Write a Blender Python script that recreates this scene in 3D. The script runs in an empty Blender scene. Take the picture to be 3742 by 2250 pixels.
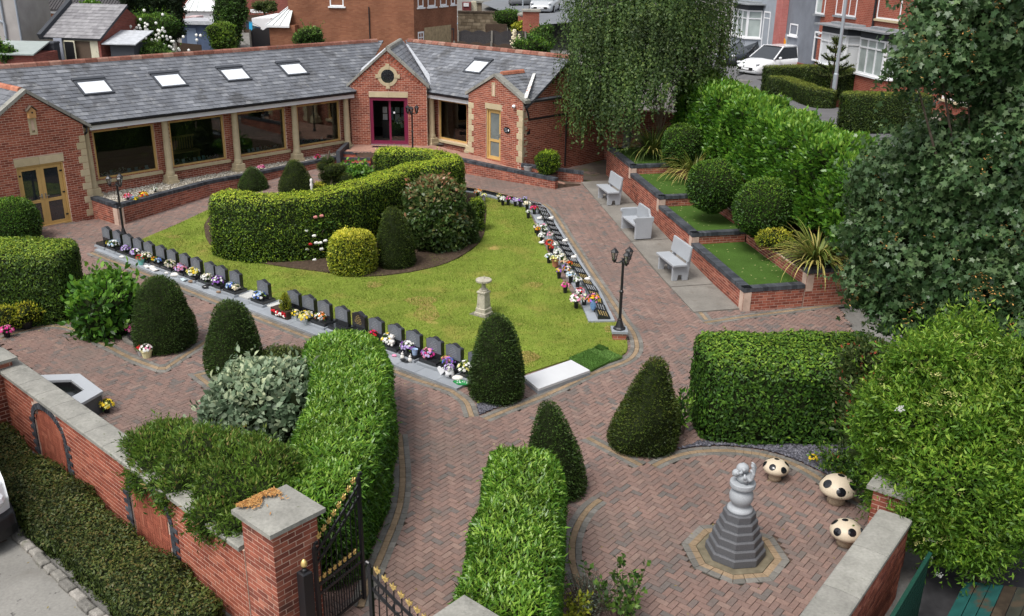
import bpy,random,math
from math import sin,cos,radians,atan2,hypot,sqrt,floor,acos,pi
import numpy as np
from mathutils import Vector,Matrix
random.seed(7);RNG = np.random.default_rng(7)
sc = bpy.context.scene
COL = sc.collection
# ------------------------------------------------------------------ camera
CAM_H,PITCH,ROLL = 8.4407,0.360193,0.0147563
FPX,SW,SH = 3395.9,3742.0,2250.0          # focal length and frame of the photograph in pixels
_fw = Vector((0,cos(PITCH),-sin(PITCH)))
_up0 = Vector((0,sin(PITCH),cos(PITCH)));_rt0 = Vector((1,0,0))
_rt = _rt0*cos(ROLL) + _up0*sin(ROLL);_up = -_rt0*sin(ROLL) + _up0*cos(ROLL)
cd = bpy.data.cameras.new('camera');cam = bpy.data.objects.new('camera',cd);COL.objects.link(cam)
m = Matrix((_rt,_up,-_fw)).transposed().to_4x4();m.translation = (0,0,CAM_H)
cam.matrix_world = m;cd.sensor_width = 36.0;cd.lens = 36.0*FPX/SW;cd.clip_start = 0.1;cd.clip_end = 2000
sc.camera = cam
# ------------------------------------------------------------------ sky, sun, exposure (bright overcast)
SUN_EL,SUN_AZ = radians(60),radians(222)      # azimuth clockwise from +Y: behind the camera, to its left
w = bpy.data.worlds.new('World');sc.world = w;w.use_nodes = True
nt = w.node_tree;nt.nodes.clear()
sky = nt.nodes.new('ShaderNodeTexSky');sky.sky_type = 'NISHITA';sky.sun_disc = False
sky.sun_elevation = SUN_EL;sky.sun_rotation = SUN_AZ;sky.air_density = 1.0;sky.dust_density = 4.0;sky.ozone_density = 1.0
hsv = nt.nodes.new('ShaderNodeHueSaturation');hsv.inputs['Saturation'].default_value = 0.30   # cloud veil
bg = nt.nodes.new('ShaderNodeBackground');bg.inputs['Strength'].default_value = 0.13
wo = nt.nodes.new('ShaderNodeOutputWorld')
nt.links.new(sky.outputs[0],hsv.inputs['Color']);nt.links.new(hsv.outputs[0],bg.inputs[0]);nt.links.new(bg.outputs[0],wo.inputs[0])
sl = bpy.data.lights.new('sun','SUN');sl.energy = 1.5;sl.angle = radians(22);sl.color = (1.0,0.96,0.9)
so = bpy.data.objects.new('sun',sl);COL.objects.link(so)
sd = Vector((sin(SUN_AZ)*cos(SUN_EL),cos(SUN_AZ)*cos(SUN_EL),sin(SUN_EL)))
so.rotation_euler = sd.to_track_quat('Z','Y').to_euler();so.location = (-20,-20,60)
vs = sc.view_settings;vs.view_transform = 'Standard';vs.look = 'None';vs.exposure = 0.7;vs.gamma = 1.0;vs.use_curve_mapping = False
sc.render.engine = 'CYCLES';sc.cycles.use_denoising = True;sc.cycles.max_bounces = 6
sc.cycles.diffuse_bounces = 3;sc.cycles.glossy_bounces = 3;sc.cycles.transmission_bounces = 5;sc.cycles.transparent_max_bounces = 8
# ------------------------------------------------------------------ picture point -> place on the ground
S = SW/2468.0                                   # readings were taken on a 2468 px wide view
def gz(x,y):
    """height of the paved ground: level in front, rising gently towards the building"""
    if y < 26: b = 0.0
    elif y < 30: b = 0.05*(y-26)
    elif y < 37: b = 0.2 + 0.0286*(y-30)
    else: b = 0.4
    return b*min(1.0,max(0.0,(x+14)/5))
def RAY(u,v): return _fw + _rt*((u*S-SW/2)/FPX) - _up*((v*S-SH/2)/FPX)
def GP(u,v,z=0.0):
    d = RAY(u,v);t = (z-CAM_H)/d.z
    return Vector((d.x*t,d.y*t,z))
def G(u,v,dz=0.0):
    z = 0.0
    for _ in range(12):
        p = GP(u,v,z+dz);z = gz(p.x,p.y)
    return Vector((p.x,p.y,z+dz))
def PX(p):
    d = Vector(p) - Vector((0,0,CAM_H));z = d.dot(_fw)
    return ((SW/2 + FPX*d.dot(_rt)/z)/S,(SH/2 - FPX*d.dot(_up)/z)/S,z)
def DEPTH(u,v,dist):
    d = RAY(u,v);return Vector((0,0,CAM_H)) + d*(dist/d.y)     # point at world y = dist
def V2(a): return Vector((a[0],a[1],0))
# ------------------------------------------------------------------ scene graph
def tag(o,label=None,cat=None,group=None,kind=None):
    if label: o['label'] = label
    if cat: o['category'] = cat
    if group: o['group'] = group
    if kind: o['kind'] = kind
    return o
BASES = {}
def thing(name,label,cat,loc=(0,0,0),group=None):
    """an Empty at the thing's base; its parts are written in world coordinates"""
    o = bpy.data.objects.new(name,None);COL.objects.link(o);o.location = loc;o.empty_display_size = .2
    BASES[o.name] = Vector(loc);return tag(o,label,cat,group)
def adopt(o,parent):
    o.parent = parent;b = BASES.get(parent.name)
    if b is not None: o.matrix_parent_inverse = Matrix.Translation(b).inverted()
    return o
def dup(root,loc,rz=0.0,label=None,group=None,sc_=1.0,skip=()):
    r = root.copy();COL.objects.link(r);r.location = loc;r.rotation_euler = (0,0,rz);r.scale = (sc_,)*3
    if label: r['label'] = label
    if group: r['group'] = group
    def kids(a,b):
        for ch in a.children:
            if ch.name.split('.')[0] in skip: continue
            c = ch.copy();COL.objects.link(c);c.parent = b;kids(ch,c)
    kids(root,r)
    return r
# ------------------------------------------------------------------ mesh builder
class MB:
    def __init__(s): s.v = [];s.f = [];s.r = [];s.mi = [];s.cur = 0.5;s.m = 0
    def face(s,idx): s.f.append(tuple(idx));s.r.append(s.cur);s.mi.append(s.m)
    def poly(s,pts): b = len(s.v);s.v += [tuple(p) for p in pts];s.face(range(b,b+len(pts)))
    def hexa(s,p8):
        b = len(s.v);s.v += [tuple(p) for p in p8]
        for q in ((3,2,1,0),(4,5,6,7),(0,1,5,4),(1,2,6,5),(2,3,7,6),(3,0,4,7)): s.face([b+i for i in q])
    def box(s,c,size,rz=0.0,ch=0.0):
        cx,cy,cz = c;a,b,h = size[0]/2,size[1]/2,size[2];ca,sa = cos(rz),sin(rz)
        def P(x,y,z): return (cx+x*ca-y*sa,cy+x*sa+y*ca,cz+z)
        if ch <= 0: s.hexa([P(-a,-b,0),P(a,-b,0),P(a,b,0),P(-a,b,0),P(-a,-b,h),P(a,-b,h),P(a,b,h),P(-a,b,h)])
        else:
            s.hexa([P(-a,-b,0),P(a,-b,0),P(a,b,0),P(-a,b,0),P(-a,-b,h-ch),P(a,-b,h-ch),P(a,b,h-ch),P(-a,b,h-ch)])
            k = len(s.v)-4;t = len(s.v);s.v += [P(-a+ch,-b+ch,h),P(a-ch,-b+ch,h),P(a-ch,b-ch,h),P(-a+ch,b-ch,h)]
            s.f.pop(-5);s.r.pop();s.mi.pop()
            s.face((t,t+1,t+2,t+3))
            for i in range(4): j = (i+1) % 4;s.face((k+i,k+j,t+j,t+i))
    def obox(s,o,ux,uy,uz):
        """box from a corner and three edge vectors"""
        o,ux,uy,uz = Vector(o),Vector(ux),Vector(uy),Vector(uz)
        if ux.cross(uy).dot(uz) < 0: o = o+ux;ux = -ux
        s.hexa([o,o+ux,o+ux+uy,o+uy,o+uz,o+ux+uz,o+ux+uy+uz,o+uy+uz])
    def bar(s,a,b,w,h=None,up=(0,0,1)):
        a,b = Vector(a),Vector(b);d = b-a;h = h or w;u = Vector(up)
        x = d.cross(u)
        if x.length < 1e-6: x = d.cross(Vector((1,0,0)))
        x.normalize();y = x.cross(d).normalized()
        s.obox(a - x*w/2 - y*h/2,x*w,y*h,d)
    def prism(s,poly,z0,z1):
        n = len(poly);b = len(s.v)
        s.v += [(p[0],p[1],z0 if len(p) < 3 else p[2]+z0) for p in poly] + [(p[0],p[1],z1 if len(p) < 3 else p[2]+z1) for p in poly]
        ar = sum(poly[i][0]*poly[(i+1) % n][1]-poly[(i+1) % n][0]*poly[i][1] for i in range(n))
        top = list(range(b+n,b+2*n));bot = list(range(b,b+n))
        if ar > 0: bot.reverse()
        else: top.reverse()
        s.face(top);s.face(bot)
        for i in range(n):
            j = (i+1) % n;q = (b+i,b+j,b+n+j,b+n+i)
            s.face(q if ar > 0 else q[::-1])
    def extr(s,pts,vec):
        """extrude a planar 3D polygon along vec"""
        n = len(pts);vec = Vector(vec);P = [Vector(p) for p in pts];b = len(s.v)
        nn = Vector((0,0,0))
        for i in range(n): nn += P[i].cross(P[(i+1) % n])
        s.v += [tuple(p) for p in P] + [tuple(p+vec) for p in P]
        fl = nn.dot(vec) > 0
        t = list(range(b+n,b+2*n));k = list(range(b,b+n))
        if fl: k.reverse()
        else: t.reverse()
        s.face(t);s.face(k)
        for i in range(n):
            j = (i+1) % n;q = (b+i,b+j,b+n+j,b+n+i)
            s.face(q if fl else q[::-1])
    def tube(s,a,b,r0,r1=None,n=8,caps=True):
        a,b = Vector(a),Vector(b);r1 = r0 if r1 is None else r1;d = (b-a)
        if d.length < 1e-6: return
        d.normalize();x = d.orthogonal().normalized();y = d.cross(x);k = len(s.v)
        for c,r in ((a,r0),(b,r1)):
            for i in range(n):
                t = 2*pi*i/n;s.v.append(tuple(c + x*cos(t)*r + y*sin(t)*r))
        for i in range(n): j = (i+1) % n;s.face((k+i,k+j,k+n+j,k+n+i))
        if caps: s.face(range(k+n,k+2*n));s.face(range(k+n-1,k-1,-1))
    def path(s,pts,r,n=6):
        for i in range(len(pts)-1):
            ra = r[i] if isinstance(r,(list,tuple)) else r;rb = r[i+1] if isinstance(r,(list,tuple)) else r
            s.tube(pts[i],pts[i+1],ra,rb,n,caps=(i in (0,len(pts)-2)))
    def lathe(s,prof,c=(0,0,0),n=16,ph=0.0,sq=(1,1)):
        k = len(s.v);m = len(prof)
        for r,z in prof:
            for i in range(n): t = 2*pi*i/n+ph;s.v.append((c[0]+r*cos(t)*sq[0],c[1]+r*sin(t)*sq[1],c[2]+z))
        for a in range(m-1):
            for i in range(n): j = (i+1) % n;s.face((k+a*n+i,k+a*n+j,k+(a+1)*n+j,k+(a+1)*n+i))
        if prof[0][0] > 1e-4: s.face([k+i for i in range(n-1,-1,-1)])
        if prof[-1][0] > 1e-4: s.face([k+(m-1)*n+i for i in range(n)])
    def ball(s,c,r,n=8,sq=(1,1,1)):
        m = max(4,n//2+1)
        prof = [(max(1e-5,r*sin(pi*i/(m)))*1.0,-r*cos(pi*i/m)*sq[2]) for i in range(m+1)]
        s.lathe(prof,c,n,sq=(sq[0],sq[1]))
    def build(s,name,mat,parent=None,smooth=False,bevel=0.0):
        me = bpy.data.meshes.new(name);me.from_pydata(s.v,[],s.f)
        for mm in (mat if isinstance(mat,(list,tuple)) else [mat]): me.materials.append(mm)
        at = me.attributes.new('rnd','FLOAT','FACE');at.data.foreach_set('value',s.r)
        if any(s.mi): me.polygons.foreach_set('material_index',s.mi)
        if smooth: me.shade_smooth()
        me.update()
        o = bpy.data.objects.new(name,me);COL.objects.link(o)
        if bevel:
            b = o.modifiers.new('bevel','BEVEL');b.width = bevel;b.segments = 2;b.limit_method = 'ANGLE'
        if parent is not None: adopt(o,parent)
        return o
def one(name,fn,mat,parent=None,smooth=False,bevel=0.0,label=None):
    mb = MB();fn(mb);o = mb.build(name,mat,parent,smooth,bevel)
    if label: o['label'] = label
    return o
def np_mesh(name,V,F,mats,rnd=None,mi=None,parent=None):
    """V (n,3), F (m,k) arrays -> one mesh object"""
    me = bpy.data.meshes.new(name);V = np.asarray(V,np.float32);F = np.asarray(F,np.int32);m,k = F.shape
    me.vertices.add(len(V));me.vertices.foreach_set('co',V.ravel())
    me.loops.add(m*k);me.loops.foreach_set('vertex_index',F.ravel())
    me.polygons.add(m);me.polygons.foreach_set('loop_start',np.arange(0,m*k,k,dtype=np.int32))
    for mm in mats: me.materials.append(mm)
    if mi is not None: me.polygons.foreach_set('material_index',np.asarray(mi,np.int32))
    at = me.attributes.new('rnd','FLOAT','FACE');at.data.foreach_set('value',np.asarray(rnd if rnd is not None else RNG.random(m),np.float32))
    me.update(calc_edges=True)
    o = bpy.data.objects.new(name,me);COL.objects.link(o)
    if parent is not None: adopt(o,parent)
    return o
# ------------------------------------------------------------------ materials
def _n(nt,t,**kw):
    n = nt.nodes.new(t)
    for k,v in kw.items():
        if k in n.inputs: n.inputs[k].default_value = v
        else: setattr(n,k,v)
    return n
def ramp(nt,fac,stops):
    r = nt.nodes.new('ShaderNodeValToRGB');e = r.color_ramp.elements
    while len(e) < len(stops): e.new(0.5)
    for i,(p,c) in enumerate(stops): e[i].position = p;e[i].color = (*c,1)
    nt.links.new(fac,r.inputs[0]);return r.outputs[0]
def M(name,stops,rough=0.7,spec=0.4,noise=None,noise2=None,bump=None,metal=0.0,coat=0.0,emit=None,patch=None,aniso=None):
    """stops: colour, or colour ramp over the per-piece random number; noise=(scale, amount) mottles it;
    patch=(scale, lo, hi, colour) adds stains; bump=(scale, strength)"""
    mt = bpy.data.materials.new(name);mt.use_nodes = True;nt = mt.node_tree;b = nt.nodes['Principled BSDF']
    b.inputs['Roughness'].default_value = rough;b.inputs['Specular IOR Level'].default_value = spec
    b.inputs['Metallic'].default_value = metal;b.inputs['Coat Weight'].default_value = coat
    geo = _n(nt,'ShaderNodeNewGeometry');L = nt.links.new
    if isinstance(stops[0],(int,float)): c = _n(nt,'ShaderNodeRGB').outputs[0];c.default_value = (*stops,1)
    else:
        a = _n(nt,'ShaderNodeAttribute',attribute_name='rnd');c = ramp(nt,a.outputs['Fac'],stops)
    def mottle(c,scale,amt,detail=4):
        nz = _n(nt,'ShaderNodeTexNoise',Scale=scale,Detail=detail);L(geo.outputs['Position'],nz.inputs['Vector'])
        mr = _n(nt,'ShaderNodeMapRange');mr.inputs[1].default_value = .25;mr.inputs[2].default_value = .75;mr.inputs[3].default_value = 1-amt;mr.inputs[4].default_value = 1+amt
        L(nz.outputs['Fac'],mr.inputs[0])
        mx = _n(nt,'ShaderNodeVectorMath',operation='SCALE');L(c,mx.inputs[0]);L(mr.outputs[0],mx.inputs['Scale']);return mx.outputs[0]
    if noise: c = mottle(c,*noise)
    if noise2: c = mottle(c,*noise2)
    for pt in ([patch] if patch and not isinstance(patch,list) else (patch or [])):
        nz = _n(nt,'ShaderNodeTexNoise',Scale=pt[0],Detail=5,Roughness=.6);L(geo.outputs['Position'],nz.inputs['Vector'])
        mr = _n(nt,'ShaderNodeMapRange');mr.inputs[1].default_value = pt[1];mr.inputs[2].default_value = pt[2];L(nz.outputs['Fac'],mr.inputs[0])
        mx = _n(nt,'ShaderNodeMix',data_type='RGBA');L(mr.outputs[0],mx.inputs[0]);L(c,mx.inputs[6]);mx.inputs[7].default_value = (*pt[3],1);c = mx.outputs[2]
    L(c,b.inputs['Base Color'])
    if bump:
        nz = _n(nt,'ShaderNodeTexNoise',Scale=bump[0],Detail=5);L(geo.outputs['Position'],nz.inputs['Vector'])
        bp = _n(nt,'ShaderNodeBump',Strength=bump[1],Distance=0.02);L(nz.outputs['Fac'],bp.inputs['Height']);L(bp.outputs[0],b.inputs['Normal'])
    if emit: b.inputs['Emission Color'].default_value = (*emit[0],1);b.inputs['Emission Strength'].default_value = emit[1]
    return mt
def LEAF(name,stops,rough=.5,spec=.35,trans=.35,noise=(1.5,.25)):
    mt = bpy.data.materials.new(name);mt.use_nodes = True;nt = mt.node_tree;b = nt.nodes['Principled BSDF'];L = nt.links.new
    b.inputs['Roughness'].default_value = rough;b.inputs['Specular IOR Level'].default_value = spec
    a = _n(nt,'ShaderNodeAttribute',attribute_name='rnd');c = ramp(nt,a.outputs['Fac'],stops)
    geo = _n(nt,'ShaderNodeNewGeometry');nz = _n(nt,'ShaderNodeTexNoise',Scale=noise[0],Detail=3);L(geo.outputs['Position'],nz.inputs['Vector'])
    mr = _n(nt,'ShaderNodeMapRange');mr.inputs[1].default_value = .3;mr.inputs[2].default_value = .7;mr.inputs[3].default_value = 1-noise[1];mr.inputs[4].default_value = 1+noise[1];L(nz.outputs['Fac'],mr.inputs[0])
    mx = _n(nt,'ShaderNodeVectorMath',operation='SCALE');L(c,mx.inputs[0]);L(mr.outputs[0],mx.inputs['Scale'])
    L(mx.outputs[0],b.inputs['Base Color'])
    t = _n(nt,'ShaderNodeBsdfTranslucent');L(mx.outputs[0],t.inputs[0])
    ms = _n(nt,'ShaderNodeMixShader');ms.inputs[0].default_value = trans;L(b.outputs[0],ms.inputs[1]);L(t.outputs[0],ms.inputs[2])
    L(ms.outputs[0],nt.nodes['Material Output'].inputs[0]);return mt
def BRICKTEX(name,c1,c2,mortar,scale=1.0,axis_rot=0.0,rough=.85):
    """distant brickwork, bricks too small to tell apart"""
    mt = bpy.data.materials.new(name);mt.use_nodes = True;nt = mt.node_tree;b = nt.nodes['Principled BSDF'];L = nt.links.new
    b.inputs['Roughness'].default_value = rough;b.inputs['Specular IOR Level'].default_value = .2
    geo = _n(nt,'ShaderNodeNewGeometry');rot = _n(nt,'ShaderNodeVectorRotate',rotation_type='Z_AXIS');rot.inputs['Angle'].default_value = -axis_rot
    L(geo.outputs['Position'],rot.inputs['Vector']);sx = _n(nt,'ShaderNodeSeparateXYZ');L(rot.outputs[0],sx.inputs[0])
    ad = _n(nt,'ShaderNodeMath',operation='ADD');L(sx.outputs[0],ad.inputs[0]);L(sx.outputs[1],ad.inputs[1])
    cb = _n(nt,'ShaderNodeCombineXYZ');L(ad.outputs[0],cb.inputs[0]);L(sx.outputs[2],cb.inputs[1])
    br = _n(nt,'ShaderNodeTexBrick');br.inputs['Scale'].default_value = 1.0/scale;br.inputs['Brick Width'].default_value = .225;br.inputs['Row Height'].default_value = .075
    br.inputs['Mortar Size'].default_value = .006;br.inputs['Color1'].default_value = (*c1,1);br.inputs['Color2'].default_value = (*c2,1);br.inputs['Mortar'].default_value = (*mortar,1)
    L(cb.outputs[0],br.inputs['Vector'])
    nz = _n(nt,'ShaderNodeTexNoise',Scale=.9,Detail=5);L(geo.outputs['Position'],nz.inputs['Vector'])
    mr = _n(nt,'ShaderNodeMapRange');mr.inputs[1].default_value = .3;mr.inputs[2].default_value = .7;mr.inputs[3].default_value = .78;mr.inputs[4].default_value = 1.15;L(nz.outputs['Fac'],mr.inputs[0])
    mx = _n(nt,'ShaderNodeVectorMath',operation='SCALE');L(br.outputs['Color'],mx.inputs[0]);L(mr.outputs[0],mx.inputs['Scale']);L(mx.outputs[0],b.inputs['Base Color'])
    bp = _n(nt,'ShaderNodeBump',Strength=.5,Distance=.01);L(br.outputs['Fac'],bp.inputs['Height']);bp.invert = True;L(bp.outputs[0],b.inputs['Normal'])
    return mt
def GLASS(name,tint=(.02,.025,.03),rough=.03):
    return M(name,tint,rough=rough,spec=.9,coat=.3)
# stock
m_brick = M('red_brick',[(0,(.19,.052,.034)),(.35,(.265,.077,.048)),(.7,(.315,.094,.057)),(1,(.36,.125,.078))],.85,.2,noise=(9,.18),noise2=(.8,.14))
m_brick2 = M('red_brick_aged',[(0,(.17,.055,.04)),(.4,(.26,.08,.053)),(.8,(.34,.11,.07)),(1,(.38,.15,.10))],.88,.2,noise=(8,.25),noise2=(.9,.25),patch=(1.7,.62,.8,(.05,.04,.035)))
m_mortar = M('mortar',(.60,.44,.35),.95,.1,noise=(6,.2))
m_mortar_l = M('pale_mortar',(.50,.37,.30),.95,.1,noise=(6,.2))
m_blue = M('blue_engineering_brick',[(0,(.028,.032,.04)),(1,(.075,.082,.095))],.55,.4,noise=(7,.3))
m_stone = M('buff_sandstone',[(0,(.44,.365,.23)),(1,(.52,.435,.29))],.85,.2,noise=(5,.1),noise2=(40,.06),bump=(60,.15))
m_cope = M('weathered_coping_stone',[(0,(.225,.22,.198)),(1,(.28,.275,.245))],.9,.2,noise=(3,.2),noise2=(25,.15),patch=[(4,.6,.72,(.16,.16,.14)),(14,.66,.72,(.13,.14,.09))],bump=(40,.3))
m_slate = M('roof_slate',[(0,(.115,.122,.138)),(.5,(.14,.149,.168)),(.85,(.165,.174,.194)),(1,(.23,.24,.26))],.5,.4,noise=(4,.16),noise2=(.6,.2),patch=[(1.1,.52,.66,(.078,.08,.086)),(2.6,.57,.7,(.235,.24,.25)),(7,.62,.72,(.19,.19,.17))])
m_white = M('white_paint',(.75,.76,.78),.45,.4,noise=(2,.05))
m_black = M('black_metal',(.012,.012,.014),.38,.5)
m_plastic = M('black_plastic',(.014,.014,.016),.45,.4)
m_glass = GLASS('dark_glass')
m_glass_l = GLASS('window_glass',(.10,.12,.13),.05)
m_wood = M('golden_oak_frame',[(0,(.50,.32,.11)),(1,(.56,.37,.14))],.45,.4,noise=(4,.08))
m_gold = M('gold_paint',(.80,.58,.22),.35,.5,metal=.6,noise=(30,.2))
m_granite_b = M('black_polished_granite',[(0,(.010,.011,.012)),(1,(.022,.024,.027))],.16,.6,noise=(150,.3))
m_granite_g = M('grey_granite',[(0,(.24,.26,.285)),(1,(.30,.325,.355))],.42,.45,noise=(130,.25),noise2=(2,.08))
m_granite_face = M('etched_granite_face',(.125,.14,.16),.3,.5,noise=(120,.2))
m_conc = M('concrete',[(0,(.165,.155,.138)),(1,(.215,.2,.178))],.9,.2,noise=(1.6,.22),noise2=(18,.12),patch=(3,.58,.75,(.15,.135,.115)),bump=(30,.2))
m_gravel = M('pale_gravel',[(0,(.22,.19,.15)),(.5,(.42,.38,.31)),(1,(.68,.65,.58))],.9,.2)
m_soil = M('bark_soil',[(0,(.04,.028,.02)),(1,(.10,.07,.05))],.95,.1,noise=(12,.4),noise2=(60,.4),bump=(30,.8))
m_bark = M('bark',[(0,(.08,.06,.045)),(1,(.14,.11,.085))],.9,.2,noise=(10,.4),bump=(20,.6))
# ------------------------------------------------------------------ ground, paving, lawn
from mathutils.geometry import delaunay_2d_cdt
def zz(x0,y0,k): return lambda x,y: ((x0+x/k)/S,(y0+y/k)/S)
zA = zz(0,700,1.979);zB = zz(900,700,1.979);zC = zz(1800,700,1.979);zD = zz(2742,700,1.979)
zE = zz(0,1400,1.746);zF = zz(900,1400,1.746);zG = zz(1800,1400,1.746);zH = zz(2742,1400,1.746)
z1 = zz(0,0,1.979);z2 = zz(900,0,1.979);z3 = zz(1800,0,1.979);z4 = zz(2742,0,1.979);z6 = zz(1650,660,2.748)
def inpoly(P,poly):
    x,y = P[:,0],P[:,1];c = np.zeros(len(P),bool);n = len(poly)
    for i in range(n):
        x0,y0 = poly[i][:2];x1,y1 = poly[(i+1) % n][:2]
        with np.errstate(divide='ignore',invalid='ignore'):
            c ^= ((y0 > y) != (y1 > y)) & (x < (x1-x0)*(y-y0)/(y1-y0)+x0)
    return c
def dist_line(P,line):
    d = np.full(len(P),1e9)
    for a,b in zip(line[:-1],line[1:]):
        a = np.array(a[:2]);b = np.array(b[:2]);ab = b-a;t = np.clip(((P-a)@ab)/max(1e-9,ab@ab),0,1)
        d = np.minimum(d,np.linalg.norm(P-a-t[:,None]*ab,axis=1))
    return d
def smooth_line(pts,k=3):
    """Catmull-Rom through the points"""
    P = [Vector(p[:2]) for p in pts];out = []
    for i in range(len(P)-1):
        p0 = P[max(0,i-1)];p1 = P[i];p2 = P[i+1];p3 = P[min(len(P)-1,i+2)]
        for j in range(k):
            t = j/k
            out.append(.5*((2*p1)+(p2-p0)*t+(2*p0-5*p1+4*p2-p3)*t*t+(3*p1-3*p2+p3-p0)*t**3))
    out.append(P[-1]);return [(p.x,p.y) for p in out]
def gl(pts): return [tuple(G(*p)[:2]) for p in pts]
def sheet(name,poly,mat,dz,res=.6,skirt=.06,parent=None,jit=0.0):
    poly = [(p[0],p[1]) for p in poly];A_ = np.array(poly);lo = A_.min(0);hi = A_.max(0)
    gx,gy = np.meshgrid(np.arange(lo[0],hi[0],res),np.arange(lo[1],hi[1],res));Q = np.c_[gx.ravel(),gy.ravel()] + RNG.normal(0,res*.05,(gx.size,2))
    Q = Q[inpoly(Q,poly)];Q = Q[dist_line(Q,poly+[poly[0]]) > res*.35] if len(Q) else Q
    n = len(poly);pts = [Vector(p) for p in poly]+[Vector(q) for q in Q]
    r = delaunay_2d_cdt(pts,[(i,(i+1) % n) for i in range(n)],[],1,1e-5)
    mb = MB();mb.v = [(p.x,p.y,gz(p.x,p.y)+dz+(RNG.normal(0,jit) if jit else 0)) for p in r[0]]
    for f in r[2]:
        a,b,c = [r[0][i] for i in f[:3]];f = list(f)
        if (b-a).cross(c-a) < 0: f.reverse()
        mb.face(f)
    if skirt:
        for i in range(n):
            a,b = poly[i],poly[(i+1) % n];za,zb = gz(*a)+dz,gz(*b)+dz
            mb.poly([(a[0],a[1],za-skirt),(b[0],b[1],zb-skirt),(b[0],b[1],zb),(a[0],a[1],za)])
    return mb.build(name,mat,parent)
# --- terrain: the land behind and to the right of the garden lies higher
CTRL = [(16,41,3.0),(13,34,2.6),(12,28,2.2),(22,55,2.0),(17,60,2.2),(2,60,2.8),(-8,62,2.8),(-20,62,2.6),(-35,60,2.4),(-30,48,2.0),(-22,45,1.8),(10,52,2.2),(0,75,4.2),(8,85,5.0),(30,45,3.2),(12,47,2.95),(13.5,50,2.8),(40,60,3.5),(60,30,3),(-60,50,2),(0,140,7),(-80,140,6),(80,140,6)]
def tz(x,y):
    if x < 10.3 - (y-23)*.15 + (0 if y < 36 else 9) and y < 47 - (0 if x > -6 else (-6-x)*.75) and x > -40 - y:
        return (gz(x,y) if y < 38 else .4) - .07
    if y < 24 and x > 7: return -.07 if y < 17 or x < 10 else -.07+(y-17)*.2
    if x < -14 and y < 36: return -.07
    ws = [(1/((x-a)**2+(y-b)**2+4)**1.5,c) for a,b,c in CTRL]
    return sum(w_*c for w_,c in ws)/sum(w_ for w_,_ in ws)
mb = MB();nx,ny = 121,131
xs = [(-1 if i < 60 else 1)*(abs(i-60)**1.55)*.55 for i in range(nx)];ys = [-15+j*.75 if j < 100 else 60+(j-99)**1.9*.75 for j in range(ny)]
for yv in ys:
    for xv in xs: mb.v.append((xv,yv,tz(xv,yv)))
for j in range(ny-1):
    for i in range(nx-1): a = j*nx+i;mb.face((a,a+1,a+nx+1,a+nx))
m_ground = M('earth_and_tarmac',(.17,.165,.155),.95,.1,noise=(.7,.2),noise2=(14,.15),bump=(30,.2))
tag(mb.build('ground',m_ground),kind='structure')
# --- key outlines, read off the photograph and laid on the ground
KERB0 = Vector((-12.505,26.664,0));KDIR = Vector((.78798,-.6157,0));KNRM = Vector((.6157,.78798,0))   # row of headstones
def KP(t,off,z=0.0): p = KERB0+KDIR*t+KNRM*off;return Vector((p.x,p.y,gz(p.x,p.y)+z))
right_edge = gl([z6(*q) for q in ((1640,1430),(1500,1130),(1280,790),(1130,560),(1000,350),(960,290),(880,235))])       # path side of the tablet row
left_edge = gl([z6(*q) for q in ((1385,1430),(1300,1270),(1060,930),(800,360),(740,275),(440,190),(180,130),(60,105))])  # lawn side
lawn_front = [tuple(KP(14.55,.72)[:2]),tuple(KP(0.6,.72)[:2])]
lawn = gl([(1262,903)]) + gl([(1377,866)]) + smooth_line(gl([(1421,886),(1500,857),(1512,838),(1508,812),(1493,782),(1481,777)]),3) + left_edge[:-1] + gl([(1120,452),(1100,470)]) \
    + smooth_line(gl([(505,505),(430,540),(350,574)]),3) + [tuple(KP(.3,.72)[:2])] + [tuple(KP(14.5,.72)[:2])] + gl([(1150,975),(1200,965),(1240,935)])
# --- block paving
BW = .1
BANDS = {}
def band(key,line,side,closed=False): BANDS[key] = (line,side)
band('lawn',[tuple(KP(-.05,0)[:2]),tuple(KP(13.6,-.22)[:2])] + smooth_line(gl([(1100,935),(1138,962),(1150,985),(1156,1003)]),3),1)
band('lawn2',smooth_line(gl([(1156,1003),(1225,975),(1300,947),(1421,892),(1490,868),(1514,850),(1519,828),(1510,800),(1492,775)]),3) + right_edge[1:],1)
band('pads',gl([(1418,448),(1500,548),(1600,668),(1690,772)]),-1)
band('terrace',gl([(1690,772),(1790,757),(1940,738),(2060,722)]),1)
band('yew_tip',gl([zG(640,330),zG(985,505)]),1)
band('east_bed',smooth_line(gl([zG(985,505),zG(1080,458),zG(1180,428),zG(1300,408),zG(1500,402),zG(1700,425),zH(120,440),zH(260,478),zH(400,545),zH(560,640),zH(700,720),zH(850,800)]),2),1)
band('hedge_arc',smooth_line(gl([zG(640,720),zG(570,770),zG(500,860),zG(450,980),zG(440,1100),zG(455,1200),zG(500,1300)]),3),-1)
band('hedge_path',smooth_line(gl([zF(925,330),zF(935,470),zF(940,600),zF(925,750),zF(890,870),zF(835,1000),zF(780,1130),zF(700,1300),zF(660,1420)]),3),-1)
band('west_court',smooth_line(gl([zA(-40,1060),zA(120,1000),zA(340,955),zA(520,965),zA(640,1010),zA(800,1090),zA(1000,1190),zA(1175,1255)]),3) + gl([zA(1450,1075)]),1)
band('west_yew',gl([zA(1930,1240),zA(1500,1330),zA(1640,1440),zA(1760,1520)]),1)
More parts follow.
